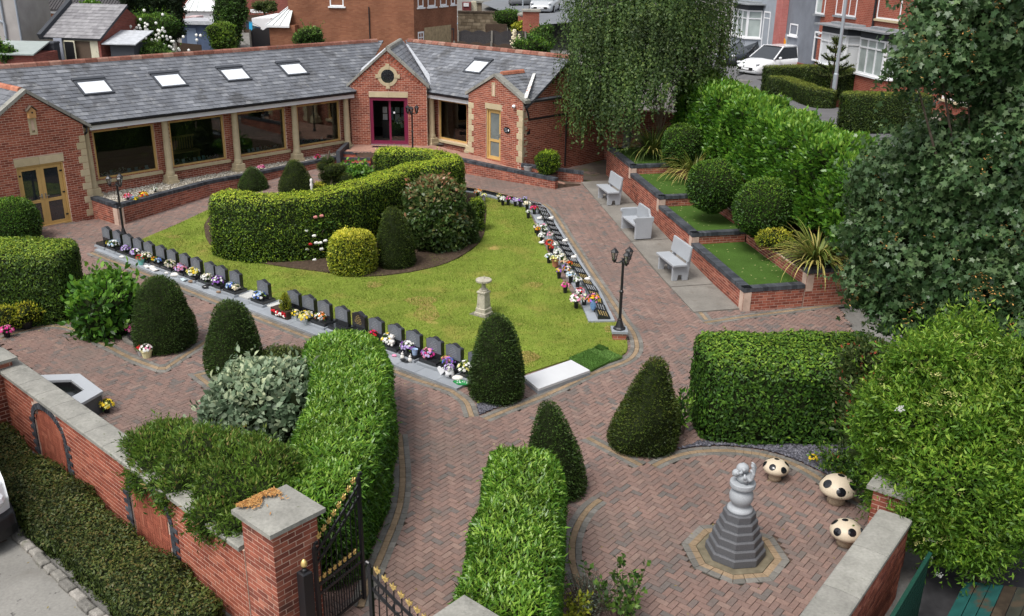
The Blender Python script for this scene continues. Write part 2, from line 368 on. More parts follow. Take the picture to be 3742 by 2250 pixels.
def offset_line(line,d):
    out = [];n = len(line);P = [Vector(p) for p in line]
    for i in range(n):
        a = (P[i]-P[i-1]).normalized() if i > 0 else (P[1]-P[0]).normalized();b = (P[i+1]-P[i]).normalized() if i < n-1 else a
        t = (a+b);t = t.normalized() if t.length > .1 else a;nrm = Vector((t.y,-t.x));k = max(.45,nrm.dot(Vector((a.y,-a.x))))
        out.append(P[i]+nrm*d/k)
    return out
m_paver = M('red_block_paving',[(0,(.13,.115,.106)),(.08,(.145,.12,.11)),(.2,(.172,.122,.106)),(.5,(.195,.13,.111)),(.85,(.215,.14,.117)),(1,(.235,.165,.138))],.85,.25,noise=(22,.12),noise2=(.55,.14),patch=[(.45,.52,.8,(.145,.115,.10)),(1.9,.62,.74,(.13,.11,.092)),(60,.68,.74,(.32,.28,.24))],bump=(90,.25))
m_sett_g = M('grey_border_blocks',[(0,(.125,.12,.108)),(1,(.185,.175,.158))],.88,.2,noise=(20,.18),noise2=(.8,.2),bump=(90,.25))
m_sett_y = M('buff_border_blocks',[(0,(.205,.15,.095)),(1,(.275,.2,.128))],.88,.2,noise=(20,.18),noise2=(.8,.2),bump=(90,.25))
m_joint = M('jointing_sand',(.12,.085,.065),.95,.1,noise=(5,.3))
def block(pts,z0,top,ch=.006):
    """one paving block: top face with chamfered arrises; pts counter-clockwise (x, y)"""
    n = len(pts);cx = sum(p[0] for p in pts)/n;cy = sum(p[1] for p in pts)/n
    v = [];f = []
    for (x,y) in pts: v.append((x,y,z0+top-.022+gz(x,y)))
    for (x,y) in pts: v.append((x,y,z0+top-ch*.7+gz(x,y)))
    for (x,y) in pts:
        d = hypot(x-cx,y-cy);k = 1-ch*1.3/max(d,.02);v.append((cx+(x-cx)*k,cy+(y-cy)*k,z0+top+gz(x,y)))
    for a in (0,n):
        for i in range(n): j = (i+1) % n;f.append((a+i,a+j,a+n+j,a+n+i))
    f.append(tuple(range(2*n,3*n)));return v,f
def emit(pieces,name,rest_name,mat,parent,most=300,key=None,lab=None):
    """pieces [(verts, faces, rnd)]: the ones that show largest become objects of their own, the rest one part"""
    order = []
    for i,(v,f,r) in enumerate(pieces):
        c = Vector(v[0]);u,vv,z = PX(c);vis = 0 <= u <= 2468 and 0 <= vv <= 1484 and z > 0
        order.append(((0 if vis else 1),z if key is None else key(c,z),i))
    order.sort();ind = set(i for _,_,i in order[:most])
    rest = MB()
    for i,(v,f,r) in enumerate(pieces):
        if i in ind:
            mb = MB();mb.v = list(v);mb.f = list(f);mb.r = [r]*len(f);mb.mi = [0]*len(f);mb.build(name,mat,parent)
        else:
            b = len(rest.v);rest.v += v;rest.f += [tuple(b+k for k in q) for q in f];rest.r += [r]*len(f);rest.mi += [0]*len(f)
    if rest.f: tag(rest.build(rest_name,mat,parent),kind='stuff')
court = [(-16.5,31),(-14,22),(-9.5,17.3),(-4.2,12.6),(-2.6,11.2),(-2.2,8.3),(3.2,8.3),(7.6,14.8),(8.6,23),(7.4,23.5),(5.9,22.6),(4.6,33),(3.3,38.3),(-2.0,38.5),(-7.2,40),(-11,33.5),(-13,30.9),(-15.5,29.5)]
paving = tag(sheet('paving',court,m_joint,-.035,res=1.2,skirt=.05),kind='structure')
def herringbone():
    th = radians(51);c,s = cos(th),sin(th);g = .0035;P = [];rects = []
    for k in range(-330,460):
        for j in range(-90,130):
            x,y = k*BW+4*BW*j,k*BW
            rects.append((x,y,2*BW,BW));rects.append((x+2*BW,y-BW,BW,2*BW))
    R = np.array(rects);C = R[:,:2]+R[:,2:]/2;W = np.c_[C[:,0]*c-C[:,1]*s,C[:,0]*s+C[:,1]*c]
    keep = inpoly(W,court) & ~(inpoly(W,lawn) & (dist_line(W,lawn+[lawn[0]]) > .15))
    for key,(line,side) in BANDS.items():
        mid = [(p.x,p.y) for p in offset_line(line,.155*side)]
        for e,f_ in ((0,1),(-1,-2)): a_,b_ = Vector(mid[e]),Vector(mid[f_]);mid[e] = tuple(a_+(b_-a_).normalized()*min(.12,(b_-a_).length*.8))
        keep &= dist_line(W,mid) > .105
    for ring in KEEP_OUT: keep &= ~inpoly(W,ring)
    # drop what the camera cannot see
    D = np.c_[W,np.zeros(len(W))]-np.array([0,0,CAM_H]);zc = D@np.array(_fw);u = SW/2+FPX*(D@np.array(_rt))/zc;v = SH/2-FPX*(D@np.array(_up))/zc
    keep &= (zc > 0) & (u > -250) & (u < SW+150) & (v < SH+260)
    out = []
    for i in np.nonzero(keep)[0]:
        x,y,wd,hh = R[i];q = [(x+g,y+g),(x+wd-g,y+g),(x+wd-g,y+hh-g),(x+g,y+hh-g)]
        out.append((*block([(a*c-b*s,a*s+b*c) for a,b in q],0,random.gauss(0,.0012)),random.random()))
    return out
STATUE = G(1771,1330);ST_ROT = radians(22.5+8)
def ngon(c,r,n,ph): return [(c[0]+r*cos(ph+2*pi*i/n),c[1]+r*sin(ph+2*pi*i/n)) for i in range(n)]
KEEP_OUT = [ngon(STATUE,.80,8,ST_ROT)]
emit(herringbone(),'paver','herringbone_pavers',m_paver,paving)
# --- border courses: grey, buff, grey
gp,yp = [],[]
for key,(line,side) in BANDS.items():
    for row in range(3):
        a = offset_line(line,(.003+row*.104)*side);b = offset_line(line,(.1+row*.104)*side)
        L = [0]
        for i in range(1,len(a)): L.append(L[-1]+(Vector(line[i])-Vector(line[i-1])).length)
        n = max(1,int(L[-1]/.155))
        def at(P,t):
            for i in range(1,len(L)):
                if t <= L[i]+1e-9: k = (t-L[i-1])/max(1e-9,L[i]-L[i-1]);return P[i-1].lerp(P[i],k)
            return P[-1]
        for i in range(n):
            t0,t1 = L[-1]*i/n+.002,L[-1]*(i+1)/n-.002
            q = [at(a,t0),at(a,t1),at(b,t1),at(b,t0)];q = [(p.x,p.y) for p in q]
            ar = sum(q[k][0]*q[(k+1) % 4][1]-q[(k+1) % 4][0]*q[k][1] for k in range(4))
            if ar < 0: q.reverse()
            u,v,z = PX((q[0][0],q[0][1],0))
            if not (-60 < u < 2530 and v < 1560): continue
            (yp if row == 1 else gp).append((*block(q,.004,random.gauss(0,.001),.005),random.random()))
for ring,lst,n in ((.62,gp,3),(.515,yp,3)):                    # octagon of blocks round the statue
    for k in range(8):
        a0,a1 = ST_ROT+k*pi/4,ST_ROT+(k+1)*pi/4
        o0,o1 = [Vector((STATUE.x+(ring+.19)*cos(a),STATUE.y+(ring+.19)*sin(a))) for a in (a0,a1)]
        i0,i1 = [Vector((STATUE.x+(ring+.075)*cos(a),STATUE.y+(ring+.075)*sin(a))) for a in (a0,a1)]
        for j in range(n):
            s0,s1 = j/n+.008,(j+1)/n-.008
            q = [i0.lerp(i1,s0),o0.lerp(o1,s0),o0.lerp(o1,s1),i0.lerp(i1,s1)]
            lst.append((*block([(p.x,p.y) for p in q],.004,0,.005),random.random()))
emit(gp,'border_block','grey_border_course',m_sett_g,paving,300)
emit(yp,'buff_block','buff_border_course',m_sett_y,paving,200)
# --- lawn
m_lawn = M('lawn_turf',(.15,.20,.03),.95,.1,noise=(1.1,.22),noise2=(35,.35),patch=[(.9,.52,.74,(.24,.225,.05)),(1.15,.64,.76,(.40,.29,.10))],bump=(60,.6))
lo_ = sheet('lawn',lawn,m_lawn,.025,res=.5,skirt=.05,jit=.004);tag(lo_,kind='structure')
m_blade = M('grass_blades',[(0,(.10,.155,.016)),(.55,(.17,.23,.03)),(.86,(.24,.28,.05)),(1,(.40,.36,.12))],.8,.2,noise=(1.1,.25),patch=[(.9,.54,.76,(.25,.235,.06)),(1.15,.65,.77,(.40,.30,.11))])
def grass(name,poly,n,mat,dz,hgt=.03,parent=None):
    A_ = np.array([p[:2] for p in poly]);lo = A_.min(0);hi = A_.max(0);Q = RNG.random((int(n*2.2),2))*(hi-lo)+lo;Q = Q[inpoly(Q,poly)][:n];k = len(Q)
    z = np.array([gz(a,b) for a,b in Q])+dz;an = RNG.random(k)*6.283;lean = RNG.normal(0,.014,(k,2));h = hgt*(.5+RNG.random(k));wd = .005+RNG.random(k)*.006
    dx,dy = np.cos(an)*wd,np.sin(an)*wd
    V = np.empty((k,3,3));V[:,0] = np.c_[Q[:,0]-dx,Q[:,1]-dy,z];V[:,1] = np.c_[Q[:,0]+dx,Q[:,1]+dy,z];V[:,2] = np.c_[Q+lean,z+h]
    return np_mesh(name,V.reshape(-1,3),np.arange(3*k).reshape(-1,3),[mat],parent=parent)
tag(grass('grass',lawn,130000,m_blade,.022),'short mown grass with straw coloured worn patches on the lawn','grass',kind='stuff')
# --- soil beds
bed_c = smooth_line(gl([(492,545),(505,590),(580,622),(660,642),(760,655),(850,668),(950,664),(1050,645),(1120,615),(1160,580),(1170,540),(1165,480),(1100,455)]),3) + gl([(1000,420),(880,400),(700,470),(520,500)])
tag(sheet('soil_bed',bed_c,m_soil,.05,res=.4,skirt=.05,jit=.012),kind='structure')
m_chip = M('slate_chippings',[(0,(.05,.05,.06)),(.6,(.10,.10,.125)),(1,(.2,.2,.23))],.7,.3)
def chips(name,poly,n,mat,dz,r=.025,parent=None,flat=.45):
    A_ = np.array([p[:2] for p in poly]);lo = A_.min(0);hi = A_.max(0);Q = RNG.random((int(n*3),2))*(hi-lo)+lo;Q = Q[inpoly(Q,poly)][:n];k = len(Q)
    z = np.array([gz(a,b) for a,b in Q])+dz;base = np.array([(1,0,0),(0,1,0),(-1,0,0),(0,-1,0),(0,0,1),(0,0,-1)],float);F0 = np.array([(0,1,4),(1,2,4),(2,3,4),(3,0,4),(1,0,5),(2,1,5),(3,2,5),(0,3,5)])
    s = r*(.5+RNG.random((k,1,3)));s[...,2] *= flat;V = base[None]*s;a = RNG.random(k)*6.283;ca,sa = np.cos(a)[:,None],np.sin(a)[:,None]
    V = np.stack([V[...,0]*ca-V[...,1]*sa,V[...,0]*sa+V[...,1]*ca,V[...,2]+V[...,0]*RNG.normal(0,.4,(k,1))],-1) + np.c_[Q,z][:,None]
    F = (F0[None]+6*np.arange(k)[:,None,None]).reshape(-1,3)
    return np_mesh(name,V.reshape(-1,3),F,[mat],rnd=np.repeat(RNG.random(k),8),parent=parent)
# ------------------------------------------------------------------ brickwork and slating
Z = Vector((0,0,1))
def sh_clip(poly,clip):
    """convex clip of a 2D polygon"""
    out = list(poly);n = len(clip)
    for i in range(n):
        a,b = clip[i],clip[(i+1) % n];src,out = out,[]
        def ins(p): return (b[0]-a[0])*(p[1]-a[1])-(b[1]-a[1])*(p[0]-a[0]) >= -1e-9
        for j in range(len(src)):
            p,q = src[j],src[(j+1) % len(src)];ip,iq = ins(p),ins(q)
            if ip: out.append(p)
            if ip != iq:
                d1 = (b[0]-a[0])*(p[1]-a[1])-(b[1]-a[1])*(p[0]-a[0]);d2 = (b[0]-a[0])*(q[1]-a[1])-(b[1]-a[1])*(q[0]-a[0]);t = d1/(d1-d2)
                out.append((p[0]+(q[0]-p[0])*t,p[1]+(q[1]-p[1])*t))
        if len(out) < 3: return []
    return out
def slab(pts3,n,h):
    """thin proud slab: front face + sides"""
    k = len(pts3);v = [tuple(p) for p in pts3]+[tuple(Vector(p)+n*h) for p in pts3]
    f = [tuple(range(k,2*k))]+[(i,(i+1) % k,k+(i+1) % k,k+i) for i in range(k)];return v,f
def brick_pieces(O,ux,n,W,zb,zt,holes=(),clip=None,proud=.0045,course=.075,bl=.225,gap=.013,phase=0.0,ztop=None):
    """running bond; x along ux from O, z absolute"""
    out = [];O = Vector(O);ux = Vector(ux);n = Vector(n);zmax = ztop or zt;i = 0;z = zb
    while z < zmax-.02:
        z1_ = min(z+course,zmax);iv = [(0.0,W)];zm = (z+z1_)/2
        for (a,b,c,d) in holes:
            if c < zm < d:
                iv = [q for (s,e) in iv for q in ((s,min(e,a)),(max(s,b),e)) if q[1]-q[0] > .025]
        off = -bl/2 if i % 2 else 0
        for (s,e) in iv:
            k = floor((s-off-phase)/bl)
            while True:
                a = max(s,off+phase+k*bl);b = min(e,off+phase+(k+1)*bl);k += 1
                if a >= e-.01: break
                if b-a < .03: continue
                q = [(a+gap/2,z+gap/2),(b-gap/2,z+gap/2),(b-gap/2,z1_-gap/2),(a+gap/2,z1_-gap/2)]
                if clip: q = sh_clip(q,clip)
                if len(q) < 3: continue
                P = [O+ux*x+Z*(zz_-O.z) for x,zz_ in q]
                # keep the winding so that the front looks along n
                if (P[1]-P[0]).cross(P[2]-P[0]).dot(n) < 0: P.reverse()
                out.append((*slab(P,n,proud*random.uniform(.75,1.15)),random.random()))
        z += course;i += 1
    return out
def wall_core(mb,O,ux,n,W,zb,zt,holes=(),gable=None,thick=.22):
    O = Vector(O);ux = Vector(ux);n = Vector(n);xs_ = sorted({0.0,W,*[min(W,max(0,h[k])) for h in holes for k in (0,1)]});zs = sorted({zb,zt,*[min(zt,max(zb,h[k])) for h in holes for k in (2,3)]})
    for x0,x1 in zip(xs_[:-1],xs_[1:]):
        for a,b in zip(zs[:-1],zs[1:]):
            if x1-x0 < 1e-4 or b-a < 1e-4 or any(h[0] < (x0+x1)/2 < h[1] and h[2] < (a+b)/2 < h[3] for h in holes): continue
            mb.obox(O+ux*x0+Z*(a-O.z),ux*(x1-x0),-n*thick,Z*(b-a))
    if gable: mb.extr([O+ux*x+Z*(z-O.z) for x,z in gable],-n*thick)
def slate_pieces(O,ux,up,n,poly,holes=(),w=.28,e=.19):
    out = [];ys_ = [p[1] for p in poly];s = min(ys_);i = 0
    while s < max(ys_)-.02:
        xs_ = [p[0] for p in poly];x = min(xs_)-(w/2 if i % 2 else 0)
        while x < max(xs_):
            q = [(x+.004,s),(x+w-.004,s),(x+w-.004,min(s+e*1.05,max(ys_))),(x+.004,min(s+e*1.05,max(ys_)))]
            mx_,my_ = x+w/2,s+e/2
            if not any(h[0] < mx_ < h[1] and h[2] < my_ < h[3] for h in holes):
                q = sh_clip(q,poly)
                if len(q) >= 3:
                    lift = .012+random.uniform(0,.006);tl = random.gauss(0,.002)
                    P = [O+ux*a+up*b+n*(lift*(1-(b-s)/e)+.004+tl*(a-x)/w) for a,b in q]
                    if (P[1]-P[0]).cross(P[2]-P[0]).dot(n) < 0: P.reverse()
                    k = len(P);out.append(([tuple(p-n*.012) for p in P]+[tuple(p) for p in P],[tuple(range(k,2*k))]+[(j,(j+1) % k,k+(j+1) % k,k+j) for j in range(k)],random.random()))
            x += w
        s += e;i += 1
    return out
# ------------------------------------------------------------------ the memorial building
A0 = Vector((-14.2,30.64,0));aL = radians(40.93);dL = Vector((sin(aL),cos(aL),0));nL = Vector((dL.y,-dL.x,0))
def LP(t,off,z): return A0+dL*t+nL*off+Z*z
dC = Vector((1,-.02,0)).normalized();nC = Vector((dC.y,-dC.x,0));C0 = A0-nL*.35+dL*11.5
def CP(t,off,z): return C0+dC*t+nC*off+Z*z
aR = radians(47);dR = Vector((sin(aR),-cos(aR),0));nR = Vector((dR.y,-dR.x,0));R0 = C0+dC*3.8
def RP(t,off,z): return R0+dR*t+nR*off+Z*z
hall = thing('memorial_building','angled red brick memorial building with slate roof and three gabled pavilions','building',(-8,38,.4))
core = MB();BR = []
def W(P,d,n,t0,t1,off,zb,zt,holes=(),gable=None,ph=0.0):
    hl = [(a-t0,b-t0,c,e_) for a,b,c,e_ in holes];O = P(t0,off,0);wd = t1-t0;gb = None;cl = None;zm = zt
    if gable: gb = [(0,zt),(wd,zt),(gable[0]-t0,gable[1])];cl = [(0,zb-1),(wd,zb-1),(wd,zt),(gable[0]-t0,gable[1]),(0,zt)];zm = gable[1]
    wall_core(core,O-n*.0045,d,n,wd,zb,zt,hl,gb)
    BR.extend(brick_pieces(O-n*.0045,d,n,wd,zb,zt,hl,cl,phase=ph,ztop=zm))
DL = (-2.30,-.82,-.1,2.03);NL_ = (-1.70,-1.46,2.98,3.53)
W(LP,dL,nL,-3.28,0,0,-.08,3.12,[DL,(-2.34,-.78,2.03,2.29),NL_],(-1.63,4.28))
core.obox(LP(0,-.012,-.1),-dL*.2,-nL*2.2,Z*3.2);core.obox(LP(-3.28,-.012,-.1),dL*.2,-nL*2.2,Z*3.2)
WINS = [(.56,2.80),(3.38,5.62),(6.2,8.4),(8.98,11.16)]
W(LP,dL,nL,0,12.4,-.65,.2,3.0,[(a,b,1.07,2.76) for a,b in WINS],ph=.1)
DC = (.81,2.43,.9,2.9)
W(CP,dC,nC,0,3.23,0,.3,3.36,[DC,(.8,2.44,2.9,3.12)],(1.62,4.78),ph=.06)
core.obox(CP(0,-.012,.3),dC*.2,-nC*2.5,Z*3.0);core.obox(CP(3.23,-.012,.3),-dC*.2,-nC*2.5,Z*3.0)
W(RP,dR,nR,-1.6,2.1,-.3,.3,3.0,[(-.46,1.28,1.12,2.8)],ph=.03)
DR_ = (3.05,3.85,.88,2.87)
W(RP,dR,nR,2.05,5.02,.35,.3,3.32,[DR_,(2.99,3.91,2.87,3.1),(3.36,3.54,3.38,3.9)],(3.53,4.12),ph=.09)
core.obox(RP(2.05,.338,.3),dR*.2,-nR*.62,Z*3.0)
# right end wall, seen in shade beyond the corner
def EP(t,off,z): return RP(5.02,.35-t,z)
W(EP,-nR,dR,0,5.4,0,.3,2.98,[],(2.75,4.6),ph=.05)
emit(BR,'brick','brickwork',m_brick,hall,300)
core.build('wall',m_mortar,hall)
# dark interior: floor, back wall, ceiling, partitions
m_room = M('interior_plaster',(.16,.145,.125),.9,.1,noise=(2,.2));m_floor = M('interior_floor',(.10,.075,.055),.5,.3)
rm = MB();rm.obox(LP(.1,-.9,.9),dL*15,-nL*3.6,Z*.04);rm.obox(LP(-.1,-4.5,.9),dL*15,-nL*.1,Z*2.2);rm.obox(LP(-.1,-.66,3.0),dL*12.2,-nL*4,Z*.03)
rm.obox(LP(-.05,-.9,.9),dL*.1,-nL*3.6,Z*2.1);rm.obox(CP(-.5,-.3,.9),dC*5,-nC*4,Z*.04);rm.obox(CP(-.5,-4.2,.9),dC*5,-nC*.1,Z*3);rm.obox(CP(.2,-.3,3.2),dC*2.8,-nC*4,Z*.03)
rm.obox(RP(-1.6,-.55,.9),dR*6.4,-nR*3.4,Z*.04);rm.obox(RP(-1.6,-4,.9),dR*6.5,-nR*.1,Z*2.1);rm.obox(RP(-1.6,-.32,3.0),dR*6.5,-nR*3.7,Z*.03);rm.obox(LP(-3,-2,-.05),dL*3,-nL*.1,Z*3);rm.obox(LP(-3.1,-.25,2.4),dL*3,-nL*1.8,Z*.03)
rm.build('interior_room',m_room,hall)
def thin_glass(name,tint,refl=.10):
    mt = bpy.data.materials.new(name);mt.use_nodes = True;nt = mt.node_tree;nt.nodes.clear();L = nt.links.new
    o = _n(nt,'ShaderNodeOutputMaterial');t = _n(nt,'ShaderNodeBsdfTransparent');t.inputs[0].default_value = (*tint,1);g = _n(nt,'ShaderNodeBsdfGlossy',Roughness=.02)
    lw = _n(nt,'ShaderNodeFresnel',IOR=1.5);ad = _n(nt,'ShaderNodeMath',operation='ADD');ad.inputs[1].default_value = refl;ad.use_clamp = True;L(lw.outputs[0],ad.inputs[0])
    ms = _n(nt,'ShaderNodeMixShader');L(ad.outputs[0],ms.inputs[0]);L(t.outputs[0],ms.inputs[1]);L(g.outputs[0],ms.inputs[2]);L(ms.outputs[0],o.inputs[0]);return mt
m_pane = thin_glass('clear_window_glass',(.62,.68,.66),.035)
def frame_rect(mb,P,x0,x1,z0,z1,off,t,dep,d,n):
    for a,b,c,e_ in ((x0,x1,z0,z0+t),(x0,x1,z1-t,z1),(x0,x0+t,z0+t,z1-t),(x1-t,x1,z0+t,z1-t)): mb.obox(P(a,off,c),d*(b-a),-n*dep,Z*(e_-c))
def window(P,d,n,x0,x1,z0,z1,off,parent,sill=True):
    mb = MB();frame_rect(mb,P,x0,x1,z0,z1,off-.05,.075,.08,d,n);fr = mb.build('window',m_wood,parent)
    one('pane',lambda b: b.obox(P(x0+.07,off-.085,z0+.07),d*(x1-x0-.14),-n*.008,Z*(z1-z0-.14)),m_pane,fr)
    one('trickle_vent',lambda b: b.obox(P((x0+x1)/2-.18,off-.04,z1-.05),d*.36,-n*.02,Z*.025),m_black,fr)
    if sill:
        def f(b):
            k = 2 if x1-x0 > 1.8 else 1;L_ = (x1-x0+.24)/k
            for i in range(k): b.cur = random.random();b.extr([P(x0-.12+i*L_,off-.03,z0),P(x0-.12+i*L_,off+.09,z0-.03),P(x0-.12+i*L_,off+.09,z0-.12),P(x0-.12+i*L_,off-.03,z0-.13)],d*(L_-.006))
        one('sill',f,m_stone,fr)
    return fr
for a,b in WINS: window(LP,dL,nL,a,b,1.07,2.76,-.65,hall)
window(RP,dR,nR,-.46,1.28,1.12,2.8,-.3,hall)
# columns
def column(P,d,n,t,off,zb,parent,rz,plinth=None):
    c = P(t,off,0);mb = MB()
    prof = [(.17,zb+.30),(.17,zb+.33),(.155,zb+.36),(.165,zb+.38),(.135,zb+.42),(.128,zb+.5),(.13,1.7),(.105,2.78),(.12,2.81),(.105,2.83),(.14,2.87),(.14,2.9)]
    mb.lathe(prof,(c.x,c.y,0),18);o = mb.build('column',m_stone,parent,smooth=True)
    def base(b): b.box((c.x,c.y,zb),(.44,.44,.1),rz);b.box((c.x,c.y,zb+.1),(.36,.36,.2),rz,ch=.03)
    one('column_base',base,m_stone,o)
    one('capital',lambda b: b.box((c.x,c.y,2.9),(.3,.3,.07),rz),m_stone,o)
    if plinth:
        pc = [];h0,h1 = plinth
        for k,(uu,nn) in enumerate(((d,n),(-n,d),(n,-d))):
            pc += brick_pieces(c-uu*.22+nn*.21+Z*0,uu,nn,.44,h0,h1,proud=.01,phase=.0 if k else .11)
        one('plinth',lambda b: b.box((c.x,c.y,h0),(.42,.42,h1-h0),rz),m_mortar_l,o)
        for v,f,r in pc:
            b = MB();b.v = list(v);b.f = list(f);b.r = [r]*len(f);b.mi = [0]*len(f);b.build('blue_brick',m_blue,o)
for t in (.2,3.06,5.9,8.64,11.27): column(LP,dL,nL,t,-.35,.62,hall,atan2(dL.y,dL.x),(.3,.62))
column(RP,dR,nR,-.55,0,.9,hall,atan2(dR.y,dR.x));column(RP,dR,nR,1.86,0,.9,hall,atan2(dR.y,dR.x))
# quoins, lintels, copings
def quoins(P,d,n,t,sgn,off,zb,k0=0,cnt=12,hq=.225):
    for k in range(cnt):
        wd = .31 if (k+k0) % 2 == 0 else .20;r = random.random()
        def f(b): b.cur = r;b.obox(P(t if sgn < 0 else t,off+.012,zb+k*hq+.005),d*wd*(-1 if sgn < 0 else 1),-n*.1,Z*(hq-.01))
        one('quoin_stone',f,m_stone,hall,bevel=.008)
quoins(LP,dL,nL,.006,-1,0,.08);quoins(LP,dL,nL,-3.286,1,0,.08)
quoins(RP,dR,nR,5.026,-1,.35,.98,cnt=9);quoins(RP,dR,nR,2.044,1,.35,.98,cnt=9)
for k in range(9):                                                 # the same stones turn the corner on the shaded end
    wd = .2 if k % 2 == 0 else .31
    one('quoin_stone',lambda b: b.obox(EP(.0,.012,.98+k*.225+.005),-nR*wd,-dR*.08,Z*.215),m_stone,hall)
for P,d,n,off,x0,x1,z0,z1_ in ((LP,dL,nL,0,-2.34,-.78,2.035,2.28),(CP,dC,nC,0,.8,2.44,2.905,3.115),(RP,dR,nR,.35,2.99,3.91,2.875,3.095)):
    def f(b):
        mdl = (x0+x1)/2 if x1-x0 > 1.2 else x1
        for s_,e_ in ((x0,mdl),(mdl,x1)):
            if e_-s_ > .05: b.cur = random.random();b.obox(P(s_+.003,off+.006,z0),d*(e_-s_-.006),-n*.1,Z*(z1_-z0))
    one('lintel',f,m_stone,hall)
def coping(P,d,n,off,a,b_,apex,name='gable_coping'):
    """stones up both slopes of a gable"""
    for (x0,z0),(x1,z1_) in ((a,apex),(b_,apex)):
        q = [P(x0,off+.06,z0),P(x1,off+.06,z1_),P(x1,off+.06,z1_+.12),P(x0,off+.06,z0+.12)]
        k = 3
        for i in range(k):
            s0,s1 = i/k+.004,(i+1)/k-.004;lo = [q[0].lerp(q[1],s0),q[0].lerp(q[1],s1),q[3].lerp(q[2],s1),q[3].lerp(q[2],s0)]
            one(name,lambda b: (setattr(b,'cur',random.random()),b.extr(lo,-n*.30)),m_cope,hall)
coping(LP,dL,nL,0,(-3.52,2.98),(.26,2.98),(-1.63,4.30));coping(CP,dC,nC,0,(-.12,3.28),(3.35,3.28),(1.62,4.80));coping(RP,dR,nR,.35,(1.9,3.27),(5.2,3.27),(3.53,4.14))
for P,d,n,off,x0,x1,z0,z1_ in ((LP,dL,nL,0,-1.70,-1.46,2.98,3.53),(RP,dR,nR,.35,3.36,3.54,3.38,3.9)):
    def f(b): frame_rect(b,P,x0,x1,z0,z1_,off+.01,.075 if x1-x0 > .2 else .05,.12,d,n)
    sl_ = one('slit_window',f,m_stone,hall);one('slit',lambda b: b.obox(P(x0+.05,off-.07,z0+.05),d*(x1-x0-.1),-n*.03,Z*(z1_-z0-.1)),m_stone if off else m_stone,sl_)
# round window with four keystones
c = CP(1.62,.0,3.77);mb = MB();nseg = 40
for i in range(nseg):
    a0,a1 = 2*pi*i/nseg,2*pi*(i+1)/nseg
    def pt(r,a): return c+dC*(r*cos(a))+Z*(r*sin(a))+nC*.02
    mb.extr([pt(.28,a0),pt(.42,a0),pt(.42,a1),pt(.28,a1)],-nC*.1)
rw = mb.build('round_window',m_stone,hall)
for k in range(4):
    a = k*pi/2;u = dC*cos(a)+Z*sin(a);w_ = Z*cos(a)-dC*sin(a)
    one('keystone',lambda b: b.extr([c+u*.27-w_*.055+nC*.035,c+u*.51-w_*.085+nC*.035,c+u*.51+w_*.085+nC*.035,c+u*.27+w_*.055+nC*.035],-nC*.1),m_stone,rw)
m_iron = M('iron_grille',(.02,.022,.025),.5,.4)
mb = MB();mb.extr([c+dC*(.285*cos(i*pi/16))+Z*(.285*sin(i*pi/16))+nC*.018 for i in range(32)],-nC*.02);mb.build('pane',m_glass,rw)
mb = MB()
for i in range(8):
    a = i*pi/4;u = dC*cos(a)+Z*sin(a);mb.bar(c+nC*.024+u*.05,c+nC*.024+u*.27,.018,.015,up=nC)
    p0 = c+nC*.024+u*.17;v_ = Z*cos(a)-dC*sin(a)
    mb.path([p0+(u*cos(j)+v_*sin(j))*.055 for j in np.linspace(0,6.283,9)],.008,5)
mb.build('tracery',m_iron,rw)
# brick verge course under the central coping is part of the bond; projecting soldier bricks
for side in (-1,1):
    for i in range(13):
        s_ = (i+.5)/13.5;x = 1.62+side*1.62*(1-s_);z = 3.33+(4.66-3.33)*s_;sl__ = atan2(1.42,1.62)*(-side)
        u = dC*cos(sl__)+Z*sin(sl__);v_ = Z*cos(sl__)-dC*sin(sl__)
        p = CP(x,.02,z)
        if z > 3.4: one('verge_brick',lambda b: (setattr(b,'cur',random.random()),b.obox(p-u*.05-v_*.11,u*.066,-nC*.04,v_*.2)),m_brick,hall)
# doors
m_maroon = M('maroon_door_frame',(.16,.012,.045),.35,.5)
def leaf_door(P,d,n,x0,x1,z0,z1,off,mat,parent,rails=(.52,),fw=.1,handle=None,hinges=None):
    mb = MB();frame_rect(mb,P,x0,x1,z0,z1,off-.06,fw,.06,d,n)
    zs = [z0+fw]+[z0+(z1-z0)*r for r in rails]+[z1-fw]
    for r in rails: mb.obox(P(x0+fw,off-.06,z0+(z1-z0)*r-.05),d*(x1-x0-2*fw),-n*.06,Z*.1)
    dr = mb.build('door',mat,parent)
    for i in range(len(zs)-1):
        a = zs[i]+(.05 if i else 0);b_ = zs[i+1]-(.05 if i < len(rails) else 0)
        one('pane',lambda b: b.obox(P(x0+fw-.005,off-.085,a-.005),d*(x1-x0-2*fw+.01),-n*.01,Z*(b_-a+.01)),m_glass if mat is not m_maroon else m_pane,dr)
    if handle is not None:
        hx = handle;one('handle',lambda b: (b.box(P(hx,off-.05,z0+(z1-z0)*.46)[:3],(.03,.03,.16),0),b.bar(P(hx,off-.03,z0+(z1-z0)*.5),P(hx+(.1 if hx > (x0+x1)/2 else .1)*(-1 if hx > (x0+x1)/2 else 1),off-.03,z0+(z1-z0)*.5),.02)),m_metal,dr)
    if hinges is not None:
        for hz in (.12,.5,.86): one('hinge',lambda b: b.obox(P(hinges-.07,off-.045,z0+(z1-z0)*hz),d*.14,-n*.02,Z*.05),m_black,dr)
    return dr
m_metal = M('brushed_metal',(.55,.55,.56),.3,.5,metal=.9)
mid = (DL[0]+DL[1])/2
mb = MB();frame_rect(mb,LP,DL[0],DL[1],-.03,DL[3],-.04,.05,.1,dL,nL);mb.build('door_frame',m_wood,hall)
leaf_door(LP,dL,nL,DL[0]+.055,mid-.002,.0,DL[3]-.055,-.03,m_wood,hall,(.42,),.115,mid-.06,DL[0]+.06)
